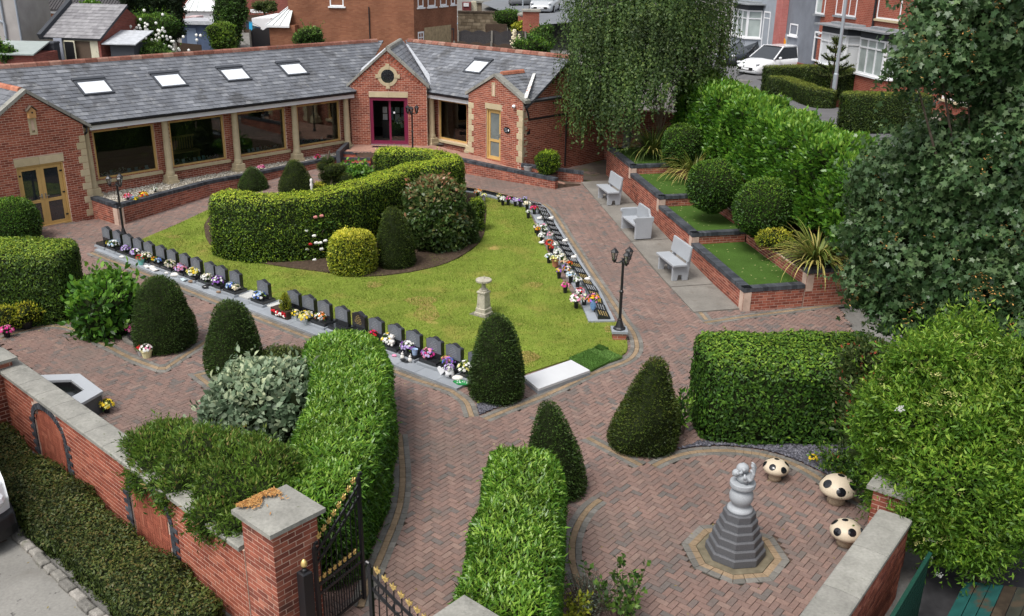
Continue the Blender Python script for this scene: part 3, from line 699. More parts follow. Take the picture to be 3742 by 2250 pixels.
leaf_door(LP,dL,nL,mid+.002,DL[1]-.055,.0,DL[3]-.055,-.03,m_wood,hall,(.42,),.115,mid+.06,DL[1]-.06)
mb = MB();frame_rect(mb,RP,DR_[0],DR_[1],.88,DR_[3],.3,.05,.1,dR,nR);mb.build('door_frame',m_wood,hall)
m_frost = M('frosted_glass',(.16,.18,.175),.25,.5,noise=(3,.15))
dr = leaf_door(RP,dR,nR,DR_[0]+.055,DR_[1]-.055,.91,DR_[3]-.055,.32,m_wood,hall,(.38,),.1,DR_[1]-.11)
for ch in dr.children:
    if ch.name.startswith('pane'): ch.data.materials[0] = m_frost
mb = MB();frame_rect(mb,CP,DC[0],DC[1],.93,DC[3],-.03,.14,.12,dC,nC);mb.build('door_frame',m_maroon,hall)
leaf_door(CP,dC,nC,1.60,DC[1]-.1,.95,DC[3]-.06,-.07,m_maroon,hall,(),.09)
one('notice',lambda b: b.obox(CP(1.80,-.1,2.22),dC*.07,-nC*.005,Z*.08),m_white,hall)
one('threshold',lambda b: b.obox(CP(DC[0]+.02,.1,.90),dC*(DC[1]-DC[0]-.04),-nC*.3,Z*.035),m_metal,hall)
# roofs
ROOF = [];deck = MB();k_ = 1.75/2.7
upL = (Z*1.68-nL*2.72).normalized();n3L = upL.cross(-dL).normalized();n3L = n3L if n3L.z > 0 else -n3L;LS = hypot(1.68,2.72)
EL = LP(0,-.08,3.13)
SKY = [(.74,1.84),(3.57,4.67),(6.32,7.42),(9.06,10.16)];s0_,s1_ = 1.14*LS/2.7,1.82*LS/2.7
polyL = [(-8.5,0),(11.62,0),(15.6,LS),(-8.5,LS)]
ROOF += slate_pieces(EL,dL,upL,n3L,polyL,[(a+.14,b-.14,s0_+.1,s1_-.1) for a,b in SKY])
deck.extr([EL+dL*a+upL*b for a,b in polyL],-n3L*.08)
ridgeL = [LP(-8.5,-2.8,4.8),LP(15.6,-2.8,4.8)]
deck.extr([LP(-8.5,-2.8,4.8),LP(15.6,-2.8,4.8),LP(15.6,-5.6,3.0),LP(-8.5,-5.6,3.0)],-Z*.08)
upR = (Z*1.68-nR*2.6).normalized();n3R = upR.cross(dR);n3R = (n3R if n3R.z > 0 else -n3R).normalized();RS = hypot(1.68,2.6);ER = RP(0,.24,3.13)
polyR = [(-.95,0),(5.12,0),(5.12,RS),(-4.9,RS)];skR = (.35,1.35,RS*.47,RS*.75)
ROOF += slate_pieces(ER,dR,upR,n3R,polyR,[(skR[0]+.14,skR[1]-.14,skR[2]+.1,skR[3]-.1)])
deck.extr([ER+dR*a+upR*b for a,b in polyR],-n3R*.08)
deck.extr([RP(-4.9,-2.35,4.8),RP(5.12,-2.35,4.8),RP(5.12,-5.2,3.1),RP(-4.9,-5.2,3.1)],-Z*.08)
def gable_roof(P,d,n,off,xl,xr,zl,xa,za,depth):
    for x0 in (xl,xr):
        O = P(x0,off-.24,zl);u = (P(xa,off-.24,za)-O);ln = u.length;u.normalize();bk = -n;nn = u.cross(bk);nn = (nn if nn.z > 0 else -nn).normalized()
        poly = [(0,0),(depth,0),(depth,ln),(0,ln)]
        ROOF.extend(slate_pieces(O,bk,u,nn,poly));deck.extr([O+bk*a+u*b for a,b in poly],-nn*.08)
gable_roof(LP,dL,nL,0,-3.45,.19,3.06,-1.63,4.35,2.4);gable_roof(CP,dC,nC,0,-.06,3.29,3.36,1.62,4.86,4.3);gable_roof(RP,dR,nR,.35,1.95,5.12,3.33,3.53,4.2,1.9)
emit(ROOF,'slate','roof_slates',m_slate,hall,300)
deck.build('roof',M('roof_felt',(.06,.062,.07),.8,.2),hall)
m_ridge = M('clay_ridge_tile',[(0,(.17,.07,.05)),(.6,(.26,.115,.085)),(1,(.30,.18,.14))],.9,.2,noise=(9,.3),patch=(5,.6,.75,(.12,.11,.09)))
m_ridge_r = M('new_clay_ridge_tile',[(0,(.36,.13,.08)),(1,(.45,.19,.12))],.85,.2,noise=(9,.2))
def ridge(a,b,mat,ln=.42,r=.11):
    a,b = Vector(a),Vector(b);n = max(1,round((b-a).length/ln));d = (b-a).normalized();x = d.cross(Z).normalized()
    for i in range(n):
        p,q = a.lerp(b,i/n)+d*.006,a.lerp(b,(i+1)/n)-d*.006;mb = MB();mb.cur = random.random();pr = [(-1.05,-.75),(-.75,.2),(-.3,.55),(.3,.55),(.75,.2),(1.05,-.75)]
        mb.extr([p+x*r*u+Z*r*v for u,v in pr],q-p);mb.build('ridge_tile',mat,hall)
ridge(ridgeL[0]+Z*.05,LP(15.2,-2.8,4.85),m_ridge);ridge(RP(-4.7,-2.35,4.85),RP(5.1,-2.35,4.85),m_ridge)
ridge(RP(3.53,.0,4.25),RP(3.53,-1.25,4.25),m_ridge_r,.3,.1);ridge(LP(-1.63,-.35,4.38),LP(-1.63,-2.1,4.38),m_ridge_r,.3,.1);ridge(CP(1.62,-.3,4.9),CP(1.6,-4.2,4.9),m_cope,.6,.12)
m_lead = M('lead_flashing',(.42,.44,.47),.55,.4,noise=(5,.2))
for P,d,n,off,x0,xa,z0,za,dep in ((CP,dC,nC,-.28,-.3,1.3,3.2,4.7,3.2),(CP,dC,nC,-.28,3.52,1.95,3.2,4.7,3.2)):
    one('valley_flashing',lambda b: b.extr([P(x0,off+.05,z0),P(x0+(.28 if x0 > 1 else -.28),off-.05,z0-.02),P(xa+(.1 if x0 > 1 else -.1),off-dep,za+.05),P(xa,off-dep,za+.08)],-Z*.02),m_lead,hall)
one('valley_flashing',lambda b: b.extr([RP(5.0,.3,3.44),RP(5.15,.25,3.47),RP(4.2,-1.25,4.17),RP(4.05,-1.25,4.15)],Z*.03),M('white_flashing',(.6,.6,.58),.6,.3,noise=(6,.3),patch=(3,.6,.66,(.4,.12,.06))),hall)
# skylights
m_skyglass = M('skylight_glazing',(.74,.78,.83),.06,.8,coat=.5)  # white pane colour paints in the reflected sky and blinds
def skylight(E_,d,up,n3,x0,x1,a,b_):
    mb = MB();t = .07
    for p,q,r,s_ in ((x0,x1,a,a+t),(x0,x1,b_-t*1.6,b_),(x0,x0+t,a+t,b_-t*1.6),(x1-t,x1,a+t,b_-t*1.6)): mb.obox(E_+d*p+up*r-n3*.02,d*(q-p),up*(s_-r),n3*.085)
    o = mb.build('skylight',m_sf,hall)
    one('pane',lambda b: b.obox(E_+d*(x0+t)+up*(a+t),d*(x1-x0-2*t),up*(b_-a-2.6*t),n3*.045),m_skyglass,o)
    one('hood',lambda b: b.obox(E_+d*(x0-.03)+up*(b_-.02),d*(x1-x0+.06),up*.12,n3*.09),m_sf,o)
m_sf = M('grey_skylight_frame',(.05,.055,.065),.4,.5)
for a,b in SKY: skylight(EL,dL,upL,n3L,a,b,s0_,s1_)
skylight(ER,dR,upR,n3R,*skR)
# eaves: fascia, gutter, downpipes
for P,d,n,t0,t1,off in ((LP,dL,nL,.27,11.55,-.12),(RP,dR,nR,-1.1,1.96,.2)):
    one('fascia',lambda b: b.obox(P(t0,off,2.88),d*(t1-t0),-n*.03,Z*.16),m_white,hall)
    one('soffit',lambda b: b.obox(P(t0,off-.03,2.97),d*(t1-t0),-n*.5,Z*.02),m_white,hall)
    def f(b):
        for i in range(8): a0,a1 = pi+i*pi/8,pi+(i+1)*pi/8;b.extr([P(t0-.1,off+.075,3.12)+n*(.065*cos(a))+Z*(.065*sin(a))*1.1 for a in (a0,a1)]+[P(t0-.1,off+.075,3.12)+n*(.055*cos(a))+Z*(.055*sin(a))*1.1 for a in (a1,a0)],d*(t1-t0+.1))
        b.obox(P(t0-.1,off+.02,3.03),d*(t1-t0+.1),-n*.02,Z*.11)
    gt = one('gutter',f,m_plastic,hall)
    nb = int((t1-t0)/.8)
    for i in range(nb): one('gutter_bracket',lambda b: b.obox(P(t0+.3+i*.8,off+.145,3.05),d*.04,-n*.12,Z*.07),m_plastic,gt)
one('downpipe',lambda b: b.path([LP(.14,-.06,3.0),LP(.1,-.03,2.85),LP(.06,-.2,2.72),LP(.06,-.25,2.5)],.035,8),m_plastic,hall)
one('downpipe',lambda b: (b.path([EP(.12,.05,3.35),EP(.14,.05,3.15),EP(.3,.05,2.86),EP(.35,.05,2.62),EP(2.6,.05,2.62),EP(2.6,.05,.5)],.04,8),b.obox(EP(.05,.12,3.15),-nR*.16,-dR*.12,Z*.22)),m_plastic,hall)
one('alarm_box',lambda b: b.obox(EP(.25,.07,2.05),-nR*.2,-dR*.06,Z*.26),m_plastic,hall)
# wall-mounted things
cmo = thing('security_camera','small white dome camera on brick wall near the right corner','camera',RP(4.62,.36,3.12));cp = RP(4.62,.43,3.12)
one('camera_dome',lambda b: b.ball(cp,.075,12),m_white,cmo,smooth=True);one('bracket',lambda b: b.bar(RP(4.62,.345,3.14),RP(4.62,.41,3.14),.05),m_white,cmo);one('lens',lambda b: b.ball(cp+nR*.05-Z*.03,.035,8),m_black,cmo)
pl = thing('wall_plaque','black oval plaque on brick beside the narrow glazed door','plaque',RP(4.21,.35,2.16))
one('plate',lambda b: b.extr([RP(4.21,.36,2.16)+dR*(.17*cos(i*pi/12))+Z*(.12*sin(i*pi/12)) for i in range(24)],nR*.02),m_black,pl)
for i,z in enumerate((.05,.0,-.05)): one('lettering',lambda b: b.obox(RP(4.10,.385,2.15+z),dR*(.15-.02*abs(i-1)),nR*.003,Z*.018),m_granite_g,pl)
one('emblem',lambda b: b.extr([RP(4.31,.383,2.16)+dR*(.035*cos(i*pi/6))+Z*(.045*sin(i*pi/6)) for i in range(12)],nR*.003),m_white,pl)
bh = thing('bird_box','small wooden bird box with pitched roof high on left gable','bird box',LP(-1.6,0,3.52));m_pine = M('pine',(.52,.29,.12),.7,.3,noise=(8,.15))
one('box',lambda b: b.extr([LP(-1.71,.17,3.53),LP(-1.49,.17,3.53),LP(-1.49,.17,3.76),LP(-1.6,.17,3.87),LP(-1.71,.17,3.76)],-nL*.15),m_pine,bh)
for sg in (-1,1): one('roof',lambda b: b.extr([LP(-1.6,.21,3.90),LP(-1.6+sg*.16,.21,3.74),LP(-1.6+sg*.16,.21,3.765),LP(-1.6,.21,3.925)],-nL*.2),m_bark,bh)
one('entrance_hole',lambda b: b.extr([LP(-1.6,.172,3.70)+dL*(.03*cos(i*.7854))+Z*(.03*sin(i*.7854)) for i in range(8)],nL*.003),m_black,bh)
# gravel planter along the left wing, blue brick coping
PT = [(-.06,1.72,.0),(3.95,.74,0),(6.05,.72,0),(10.75,.5,0)]
planter = thing('gravel_planter','low brick planter of pale pebbles with blue brick coping under windows','planter',LP(4,.9,.2))
pts = [LP(a,b,0) for a,b,_ in PT];inner = [LP(a,-.6,0) for a in (10.9,0.0)]
PCs,CPs = [],[];pc = MB()
def low_wall(p,q,zb0,zb1,zt,nn,BRl,CPl,pc,wt=.22,cop=True,matc=None):
    d = (q-p);ln = d.length;d.normalize()
    BRl += brick_pieces(Vector((p.x,p.y,0))-nn*.012,d,nn,ln,min(zb0,zb1)-.05,zt-.11)
    pc.obox(Vector((p.x,p.y,min(zb0,zb1)-.1))-nn*.012,d*ln,-nn*(wt-.02),Z*(zt-.12-min(zb0,zb1)+.1))
    if cop:
        k = max(1,round(ln/.075))
        for i in range(k):
            o = Vector((p.x,p.y,zt-.11))+d*(ln*i/k+.003)+nn*.015;v = MB();v.obox(o,d*(ln/k-.006),-nn*(wt+.03),Z*.11)
            CPl.append((v.v,v.f,random.random()))
for i in range(len(pts)-1):
    p,q = pts[i],pts[i+1];d = (q-p).normalized();nn = Vector((d.y,-d.x,0));low_wall(p,q,gz(p.x,p.y),gz(q.x,q.y),.72,nn,PCs,CPs,pc)
low_wall(LP(-.1,.02,0),pts[0],0,0,.72,-dL,PCs,CPs,pc)
emit(PCs,'brick','brickwork',m_brick2,planter,200);emit(CPs,'coping_brick','coping_bricks',m_blue,planter,300);pc.build('wall',m_mortar_l,planter)
gpoly = [tuple((p-nL*.14+dL*(.14 if i == 0 else 0))[:2]) for i,p in enumerate(pts)]+[tuple(p[:2]) for p in inner]
mb = MB();mb.prism(gpoly,.1,.60);mb.build('gravel_bed',m_gravel,planter)
def pebbles(name,poly,n,z,mat,parent,r=.035):
    o = chips(name,poly,n,mat,0,r,parent,.7);co = np.empty(len(o.data.vertices)*3,np.float32);o.data.vertices.foreach_get('co',co);co = co.reshape(-1,3)
    co[:,2] -= np.array([gz(x,y) for x,y in co[:,:2]]);co[:,2] += z;o.data.vertices.foreach_set('co',co.ravel());return tag(o,kind='stuff')
pebbles('pebbles',gpoly,9000,.615,m_gravel,planter)
# entrance platform, steps, ramp walls
def gzp(p): return gz(p.x,p.y)
plat = [CP(.05,.0,0),CP(.1,1.6,0),CP(1.0,1.75,0),CP(2.2,1.7,0),Vector((-2.3,36.75,0)),Vector((1.5,34.35,0)),Vector((2.55,34.9,0)),RP(5.1,.5,0),RP(5.0,.35,0),RP(2.0,.35,0),RP(-1.0,.0,0),CP(3.3,0,0)]
def platz(x,y):
    t = (x+1.5)/4.2;return .9-max(0,min(1,t))*.52
mb = MB();n = len(plat);mb.v = [(p.x,p.y,platz(p.x,p.y)) for p in plat]+[(p.x,p.y,.2) for p in plat]
r_ = delaunay_2d_cdt([Vector(p[:2]) for p in plat],[(i,(i+1) % n) for i in range(n)],[],1,1e-5)
for f in r_[2]:
    a,b,c_ = [r_[0][i] for i in f[:3]];f = list(f);f = f if (b-a).cross(c_-a) > 0 else f[::-1];mb.face(f)
for i in range(n): j = (i+1) % n;mb.face((i,j,j+n,i+n)); 
m_paver_t = M('ramp_paving',[(0,(.30,.17,.13)),(1,(.36,.21,.16))],.85,.2,noise=(14,.2),noise2=(.8,.2))
ramp_o = tag(mb.build('entrance_ramp',m_joint),kind='structure')
rp = []
th = dR.xy.to_2d() if hasattr(dR,'xy') else dR
for i in range(-40,80):
    for j in range(-10,60):
        x = i*.205+(.1 if j % 2 else 0);y = j*.104;p = Vector((-4.6,39.4,0))+dR*x-Vector((.68,.73,0))*y
        q = [p,p+dR*.2,p+dR*.2+nR*.1,p+nR*.1];cc = (q[0]+q[2])/2
        if inpoly(np.array([[cc.x,cc.y]]),[tuple(a[:2]) for a in plat])[0]:
            qq = [(a.x,a.y) for a in q]
            if (q[1]-q[0]).cross(q[2]-q[0]).z < 0: qq.reverse()
            v,f = block(qq,0,0,.005);v = [(a,b,platz(a,b)+.004+(z_-gz(a,b))) for a,b,z_ in v];rp.append((v,f,.2+random.random()*.8))
emit(rp,'paver','ramp_pavers',m_paver_t,ramp_o,150)
stp = thing('entrance_steps','brick steps with blue edging beside the planter end at main door','steps',CP(.3,1.9,.4))
for k in range(3):
    z0 = .38;h = .175;f0 = 1.66+.28*(2-k);w0 = -.05
    one('step',lambda b: b.obox(CP(w0,f0,z0-.1),dC*1.15,-nC*.5,Z*(h*(k+1)-.02+.1)),m_brick2,stp)
    one('step_edge',lambda b: [(setattr(b,'cur',random.random()),b.obox(CP(w0+.01+i*.076,f0+.012,z0+h*(k+1)-.1),dC*.07,-nC*.11,Z*.1)) for i in range(15)],m_blue if k < 2 else m_blue,stp)
one('side_wall',lambda b: b.obox(CP(-.22,2.3,.2),dC*.16,-nC*2.2,Z*.85),m_blue,stp)
def ramp_wall(label,p,q,zt0,zt1,nn_side,base=(0,0),cap=True):
    p,q = Vector((*p[:2],0)),Vector((*q[:2],0));d = (q-p);ln = d.length;d.normalize();nn = Vector((d.y,-d.x,0))*nn_side
    th_ = thing('ramp_wall',label,'wall',(p.x,p.y,gz(p.x,p.y)));B_,C_ = [],[]
    zb = min(gzp(p),gzp(q))-.05;zt = lambda x: zt0+(zt1-zt0)*x/ln
    cl = [(0,zb-1),(ln,zb-1),(ln,zt1-.11),(0,zt0-.11)]
    B_ += brick_pieces(p-nn*.012,d,nn,ln,zb,max(zt0,zt1),clip=cl);B_ += brick_pieces(q-d*.012,-nn,d,.22,zb,zt1-.1)
    mb = MB();mb.extr([p-nn*.013+Z*zb,q-nn*.013-d*.013+Z*zb,q-nn*.013-d*.013+Z*(zt1-.11),p-nn*.013+Z*(zt0-.11)],-nn*.2);mb.build('wall',m_mortar_l,th_)
    k = round(ln/.077)
    for i in range(k):
        x = ln*i/k;o = p+d*(x+.003)+nn*.012+Z*(zt(x)-.11);v = MB();v.obox(o,d*(ln/k-.006)+Z*((zt1-zt0)/k),-nn*.25,Z*.11);C_.append((v.v,v.f,random.random()))
    emit(B_,'brick','brickwork',m_brick2,th_,150);emit(C_,'coping_brick','coping_bricks',m_blue,th_,200)
ramp_wall('long low ramp wall with dark coping in front of right wing',(-2.9,37.1),(1.55,34.25),1.0,.74,1)
e1 = G(*SRCD(2131,667)) if 'SRCD' in globals() else G(2131/S,667/S)
ramp_wall('shorter ramp wall with dark coping running from right pavilion corner',RP(5.15,.55,0),(e1.x,e1.y),1.0,e1.z+.42,1)
# ------------------------------------------------------------------ boundary walls, piers, gates
aW = radians(-42.1);dW = Vector((cos(aW),sin(aW),0));nW = Vector((dW.y,-dW.x,0))      # nW points out, to the drive
B0 = Vector((-8.65,14.83,0))
def WP(t,off,z): return B0+dW*t+nW*off+Z*z
def cope_run(P,d,n,t0,t1,z,wd,parent,ln=.62,th=.075,off=.05):
    k = max(1,round((t1-t0)/ln));L_ = (t1-t0)/k
    for i in range(k):
        a = t0+i*L_+.004;r = random.random()
        one('coping_slab',lambda b: (setattr(b,'cur',r),b.extr([P(a,off,z-th),P(a,off,z-.02),P(a,off-.02,z-.006),P(a,off-wd/2,z+.006),P(a,off-wd+.02,z-.006),P(a,off-wd,z-.02),P(a,off-wd,z-th)],d*(L_-.008))),m_cope,parent)
bw = thing('boundary_wall','red brick garden wall with pale stone coping and blind arches beside drive','wall',WP(3,0,0))
arches = []
for c_ in (.97,4.46):
    arches.append((c_-.60,c_+.60,-.2,.80))
BRK = brick_pieces(WP(-6,0,0)-nW*.0045,dW,nW,13.05,-.2,1.225,[(a+6,b+6,c_,d_) for a,b,c_,d_ in arches],phase=.05)
# remove bricks that the arch heads replace, then fill the panels with basket weave
def arch_h(x,c_): u = (x-c_)/.60;return .72+.36*sqrt(max(0,1-u*u)) if abs(u) <= 1 else 0
kept = []
for v,f,r in BRK:
    c_ = sum((Vector(q) for q in v),Vector())/len(v);t = (c_-B0).dot(dW)
    if any(abs(t-a) < .62 and .7 < c_.z < arch_h(t,a)+.13 for a in (.97,4.46)): continue
    kept.append((v,f,r))
BLUE = []
for a in (.97,4.46):
    for i in range(12):                                         # toothed jambs
        for sg in (-1,1):
            wd = .215 if i % 2 else .11;x0 = a+sg*.60;x1 = x0+sg*wd;z0 = -.2+i*.076
            BLUE.append((*slab([WP(min(x0,x1)+.004,-.012,z0+.004),WP(max(x0,x1)-.004,-.012,z0+.004),WP(max(x0,x1)-.004,-.012,z0+.071),WP(min(x0,x1)+.004,-.012,z0+.071)][::(1 if dW.cross(Z).dot(nW) > 0 else -1)],nW,.03),random.random()))
    for i in range(24):
        a0,a1 = pi*i/24+.012,pi*(i+1)/24-.012
        q = [WP(a-rx*cos(an),-.012,.72+rz_*sin(an)) for rx,rz_,an in ((.60,.36,a0),(.60,.36,a1),(.70,.47,a1),(.70,.47,a0))]
        if (q[1]-q[0]).cross(q[2]-q[0]).dot(nW) < 0: q.reverse()
        BLUE.append((*slab(q,nW,.03),random.random()))
    for i in range(6):                                          # basket weave
        for j in range(7):
            x0,z0 = a-.66+i*.225,-.2+j*.225
            for k in range(3):
                q = (x0+k*.075+.005,z0+.005,x0+(k+1)*.075-.005,z0+.22) if (i+j) % 2 else (x0+.005,z0+k*.075+.005,x0+.22,z0+(k+1)*.075-.005)
                cx_,cz_ = (q[0]+q[2])/2,(q[1]+q[3])/2
                if abs(cx_-a) > .57 or cz_ > arch_h(cx_,a)-.02: continue
                P = [WP(q[0],-.03,q[1]),WP(q[2],-.03,q[1]),WP(q[2],-.03,q[3]),WP(q[0],-.03,q[3])]
                if (P[1]-P[0]).cross(P[2]-P[0]).dot(nW) < 0: P.reverse()
                kept.append((*slab(P,nW,.012),.3+random.random()*.7))
kept += brick_pieces(WP(7.05,-.36,0)+nW*.0,-dW,-nW,13,0,1.225)
emit(kept,'brick','brickwork',m_brick,bw,300);emit(BLUE,'blue_brick','blue_brickwork',m_blue,bw,300)
mb = MB();ar_ = [(a-.6+6,a+.6+6,-.3,.72) for a in (.97,4.46)]
wall_core(mb,WP(-6,-.0046,-.3),dW,nW,13.05,-.3,1.228,[(a,b,c_,1.10) for a,b,c_,d_ in ar_],thick=.3);mb.obox(WP(-6,-.0335,-.3),dW*13.05,-nW*.2,Z*1.52)
for a in (.97,4.46):
    for i in range(16): x0,x1 = a-.6+i*.075,a-.6+(i+1)*.075;h = max(arch_h(x0+.0375,a),.72)+.015;mb.obox(WP(x0,-.0046,h),dW*(x1-x0),-nW*.05,Z*max(.01,1.10-h))
mb.build('wall',m_mortar,bw)
cope_run(WP,dW,nW,-6.3,7.02,1.3,.45,bw)
def pier(label,c,side,z,cap,ang,zb=-.2,mat=m_brick2,leaves=False):
    u = Vector((cos(ang),sin(ang),0));v = Vector((-sin(ang),cos(ang),0));c = Vector((c[0],c[1],0))
    t = thing('gate_pier',label,'pier',(c.x,c.y,zb));h = side/2;B_ = []
    for k,(d,n) in enumerate(((u,-v),(v,u),(-u,v),(-v,-u))):
        B_ += brick_pieces(c-d*h+n*(h-.012),d,n,side,zb,z-cap,bl=.225 if k % 2 == 0 else .225,phase=.11*k)
    emit(B_,'brick','brickwork',mat,t,300)
    one('core',lambda b: b.box((c.x,c.y,zb),(side-.024,side-.024,z-cap-zb),ang),m_mortar,t)
    hc = h+.075
    def f(b):
        P = lambda x,y,zz_: c+u*x+v*y+Z*zz_
        b.hexa([P(-hc,-hc,z-cap),P(hc,-hc,z-cap),P(hc,hc,z-cap),P(-hc,hc,z-cap),P(-hc,-hc,z-.03),P(hc,-hc,z-.03),P(hc,hc,z-.03),P(-hc,hc,z-.03)])
        k = len(b.v);b.v += [tuple(P(-hc,-hc,z-.029)),tuple(P(hc,-hc,z-.029)),tuple(P(hc,hc,z-.029)),tuple(P(-hc,hc,z-.029)),tuple(P(0,0,z+.02))]
        for i in range(4): b.face((k+i,k+(i+1) % 4,k+4))
    one('cap_stone',f,m_cope,t)
    return t
F0 = Vector((-2.86,9.44,0));pu = Vector((cos(radians(48.7)),sin(radians(48.7)),0));pv = Vector((-pu.y,pu.x,0));PA = radians(48.7)
pcen = F0+(pu+pv)*.415
pier('tall brick gate pier with wide stone cap carrying dry leaves',pcen,.68,1.95,.09,PA)
rb_ = GP(*zF(1390,1335),1.95);pier('stone capped gate pier at the bottom edge below the bright hedge',rb_-(pu+pv)*.415,.68,1.95,.09,PA)
pier('low stone capped end pier of drive wall at left edge',(-9.51,15.55),.5,1.5,.08,PA)
m_dry = M('dry_leaf_litter',[(0,(.30,.13,.04)),(1,(.52,.30,.11))],.9,.1)
mb = MB();lp = [pcen+pv*.40-pu*.1,pcen+pv*.1-pu*.38]
for i in range(520):
    s_ = random.random();q_ = random.uniform(-.36,.2);p = pcen+pv*(.385-abs(random.gauss(0,.03+.09*abs(sin(q_*9)))))+pu*q_;a = random.random()*6.28;mb.cur = random.random()
    x = Vector((cos(a),sin(a),random.uniform(-.3,.3)))*.035;y = Vector((-sin(a),cos(a),random.uniform(-.3,.3)))*.008;c_ = Vector((p.x,p.y,1.972+random.random()*.02));mb.poly([c_-x,c_+y,c_+x,c_-y])
tag(mb.build('leaf_litter',m_dry),'scatter of orange brown dry needles on gate pier cap','leaf litter',kind='stuff')
# right-hand boundary wall
RW0,RW1 = Vector((5.24,11.28,0)),Vector((2.6,7.85,0));dV = (RW1-RW0).normalized();nV = Vector((-dV.y,dV.x,0))       # nV away from the court
def VP_(t,off,z): return RW0+dV*t+nV*off+Z*z
rwall = thing('boundary_wall','brick wall with broad flecked stone coping beside the mushroom seats','wall',RW0)
LW = (RW1-RW0).length
emit(brick_pieces(VP_(0,.40,0),dV,nV,LW,-.2,1.17)+brick_pieces(VP_(0,-.0,0),dV,-nV,LW,0,1.17),'brick','brickwork',m_brick2,rwall,200)
one('wall',lambda b: b.obox(VP_(0,.01,-.2),dV*LW,nV*.39,Z*1.37),m_mortar,rwall)
cope_run(lambda t,o,z: VP_(t,.43-(.05-o),z),dV,nV,0,LW,1.25,.46,rwall,ln=1.15)
pe = GP(*zH(930,690),1.38);pier('stone capped pier half hidden under elder foliage',(5.62,11.75),.5,1.42,.09,atan2(dV.y,dV.x),mat=m_brick2)
# gates
def gate(label,a,b,za,zb,nb=8,cross_at=None):
    """a hinge foot, b free foot; tops za, zb (top rail sweeps between)"""
    t = thing('iron_gate',label,'gate',a);a,b = Vector(a),Vector(b);d = b-a
    def top(s): return za+(zb-za)*(s**1.6*.35+s*.65)
    def st(p,h): return lambda m: (m.box((p.x,p.y,.05),(.045,.045,h-.05),atan2(d.y,d.x)),m.path([Vector((p.x,p.y,h)),Vector((p.x,p.y,h+.05))+d.normalized()*.01,Vector((p.x,p.y,h+.06))+d.normalized()*.05,Vector((p.x,p.y,h+.02))+d.normalized()*.06],.018,6))
    one('stile',st(a,za),m_black,t);one('stile',st(b,zb),m_black,t)
    for dz in (.1,.27): one('top_rail',lambda m: [m.bar(a+d*(i/8)+Z*(top(i/8)-dz),a+d*((i+1)/8)+Z*(top((i+1)/8)-dz),.02,.035) for i in range(8)],m_black,t)
    for z in (.82,.68,.12): one('rail',lambda m: m.bar(a+Z*z,b+Z*z,.02,.035),m_black,t)
    m_ = MB()
    for i in range(nb*1):
        s_ = (i+.5)/nb;p = a+d*s_;m_.bar(p+Z*(top(s_)-.27),p+Z*(top(s_)-.1),.012)
    for i in range(nb):
        s_ = (i+1)/(nb+1);p = a+d*s_;h = top(s_)
        one('bar',lambda m: (m.tube((p.x,p.y,.12),(p.x,p.y,h+.02),.009,n=6)),m_black,t)
        fin(p+Z*(h+.02),d,t)
        if i % 1 == 0: q = a+d*((i+.5)/(nb+1));one('dog_bar',lambda m: m.tube((q.x,q.y,.12),(q.x,q.y,.86),.008,n=6),m_black,t);fin(q+Z*.86,d,t,.8)
    for i in range(4): q = a+d*((i+.5)/4);r = .06;one('ring',lambda m: m.path([q+Z*(top((i+.5)/4)-.185)+(d.normalized()*cos(k)+Z*sin(k))*r for k in np.linspace(0,6.283,13)],.009,5),m_black,t)
    return t
def fin(p,d,parent,k=1.0):
    u = d.normalized()
    def f(m):
        m.extr([p,p+u*.016*k+Z*.03*k,p+u*.012*k+Z*.06*k,p+Z*.115*k,p-u*.012*k+Z*.06*k,p-u*.016*k+Z*.03*k],Vector((-u.y,u.x,0))*.014)
        for sg in (-1,1): m.extr([p+Z*.035*k,p+u*sg*.04*k+Z*.05*k,p+u*sg*.045*k+Z*.085*k,p+u*sg*.028*k+Z*.07*k,p+Z*.06*k],Vector((-u.y,u.x,0))*.014)
        m.bar(p+u*.03*k+Z*.03*k,p-u*.03*k+Z*.03*k,.016,.016)
    one('finial',f,m_gold,parent)
gate('black iron gate leaf swung open against hedge, gold finials rising inward',(-2.46,9.93,0),(-2.0,10.7,0),1.42,1.98)
gate('nearer black iron gate leaf at bottom edge with gold finials',(-.72,8.33,0),(-1.56,8.78,0),1.42,1.98)
gp_ = thing('gate_post','square black gate post with gold acorn finial beside brick pier','post',(-2.53,9.64,0))
one('post',lambda m: m.box((-2.53,9.64,0),(.14,.14,1.28),PA,ch=.02),m_black,gp_);one('collar',lambda m: m.lathe([(.03,1.28),(.035,1.3),(.02,1.32),(.03,1.34)],(-2.53,9.64,0),12),m_black,gp_)
one('acorn',lambda m: m.lathe([(.02,1.34),(.036,1.355),(.042,1.385),(.034,1.42),(.016,1.445),(.001,1.455)],(-2.53,9.64,0),14),m_gold,gp_,smooth=True)
# drive, kerb of old setts
m_drive = M('concrete_drive',[(0,(.20,.195,.18)),(1,(.215,.208,.19))],.9,.2,noise=(.9,.2),noise2=(25,.12),patch=[(.7,.54,.75,(.135,.125,.11)),(7,.64,.7,(.09,.085,.08))],bump=(50,.2))
def wp2(t,o): p = WP(t,o,0);return (p.x,p.y)
KO = 1.22
tag(sheet('drive',[wp2(-14,KO),wp2(3,KO),wp2(12,KO),wp2(12,9),wp2(-14,9)],m_drive,-.03,res=2),kind='structure')
m_sett = M('old_granite_setts',[(0,(.12,.115,.105)),(.5,(.20,.19,.17)),(1,(.29,.27,.245))],.9,.2,noise=(9,.25),noise2=(40,.2),patch=(3,.62,.72,(.10,.11,.06)),bump=(20,.6))
kb = tag(one('kerb',lambda m: m.obox(WP(-6,KO-.02,-.08),dW*16,nW*.14,Z*.06),m_joint),kind='structure')
t = -5.0
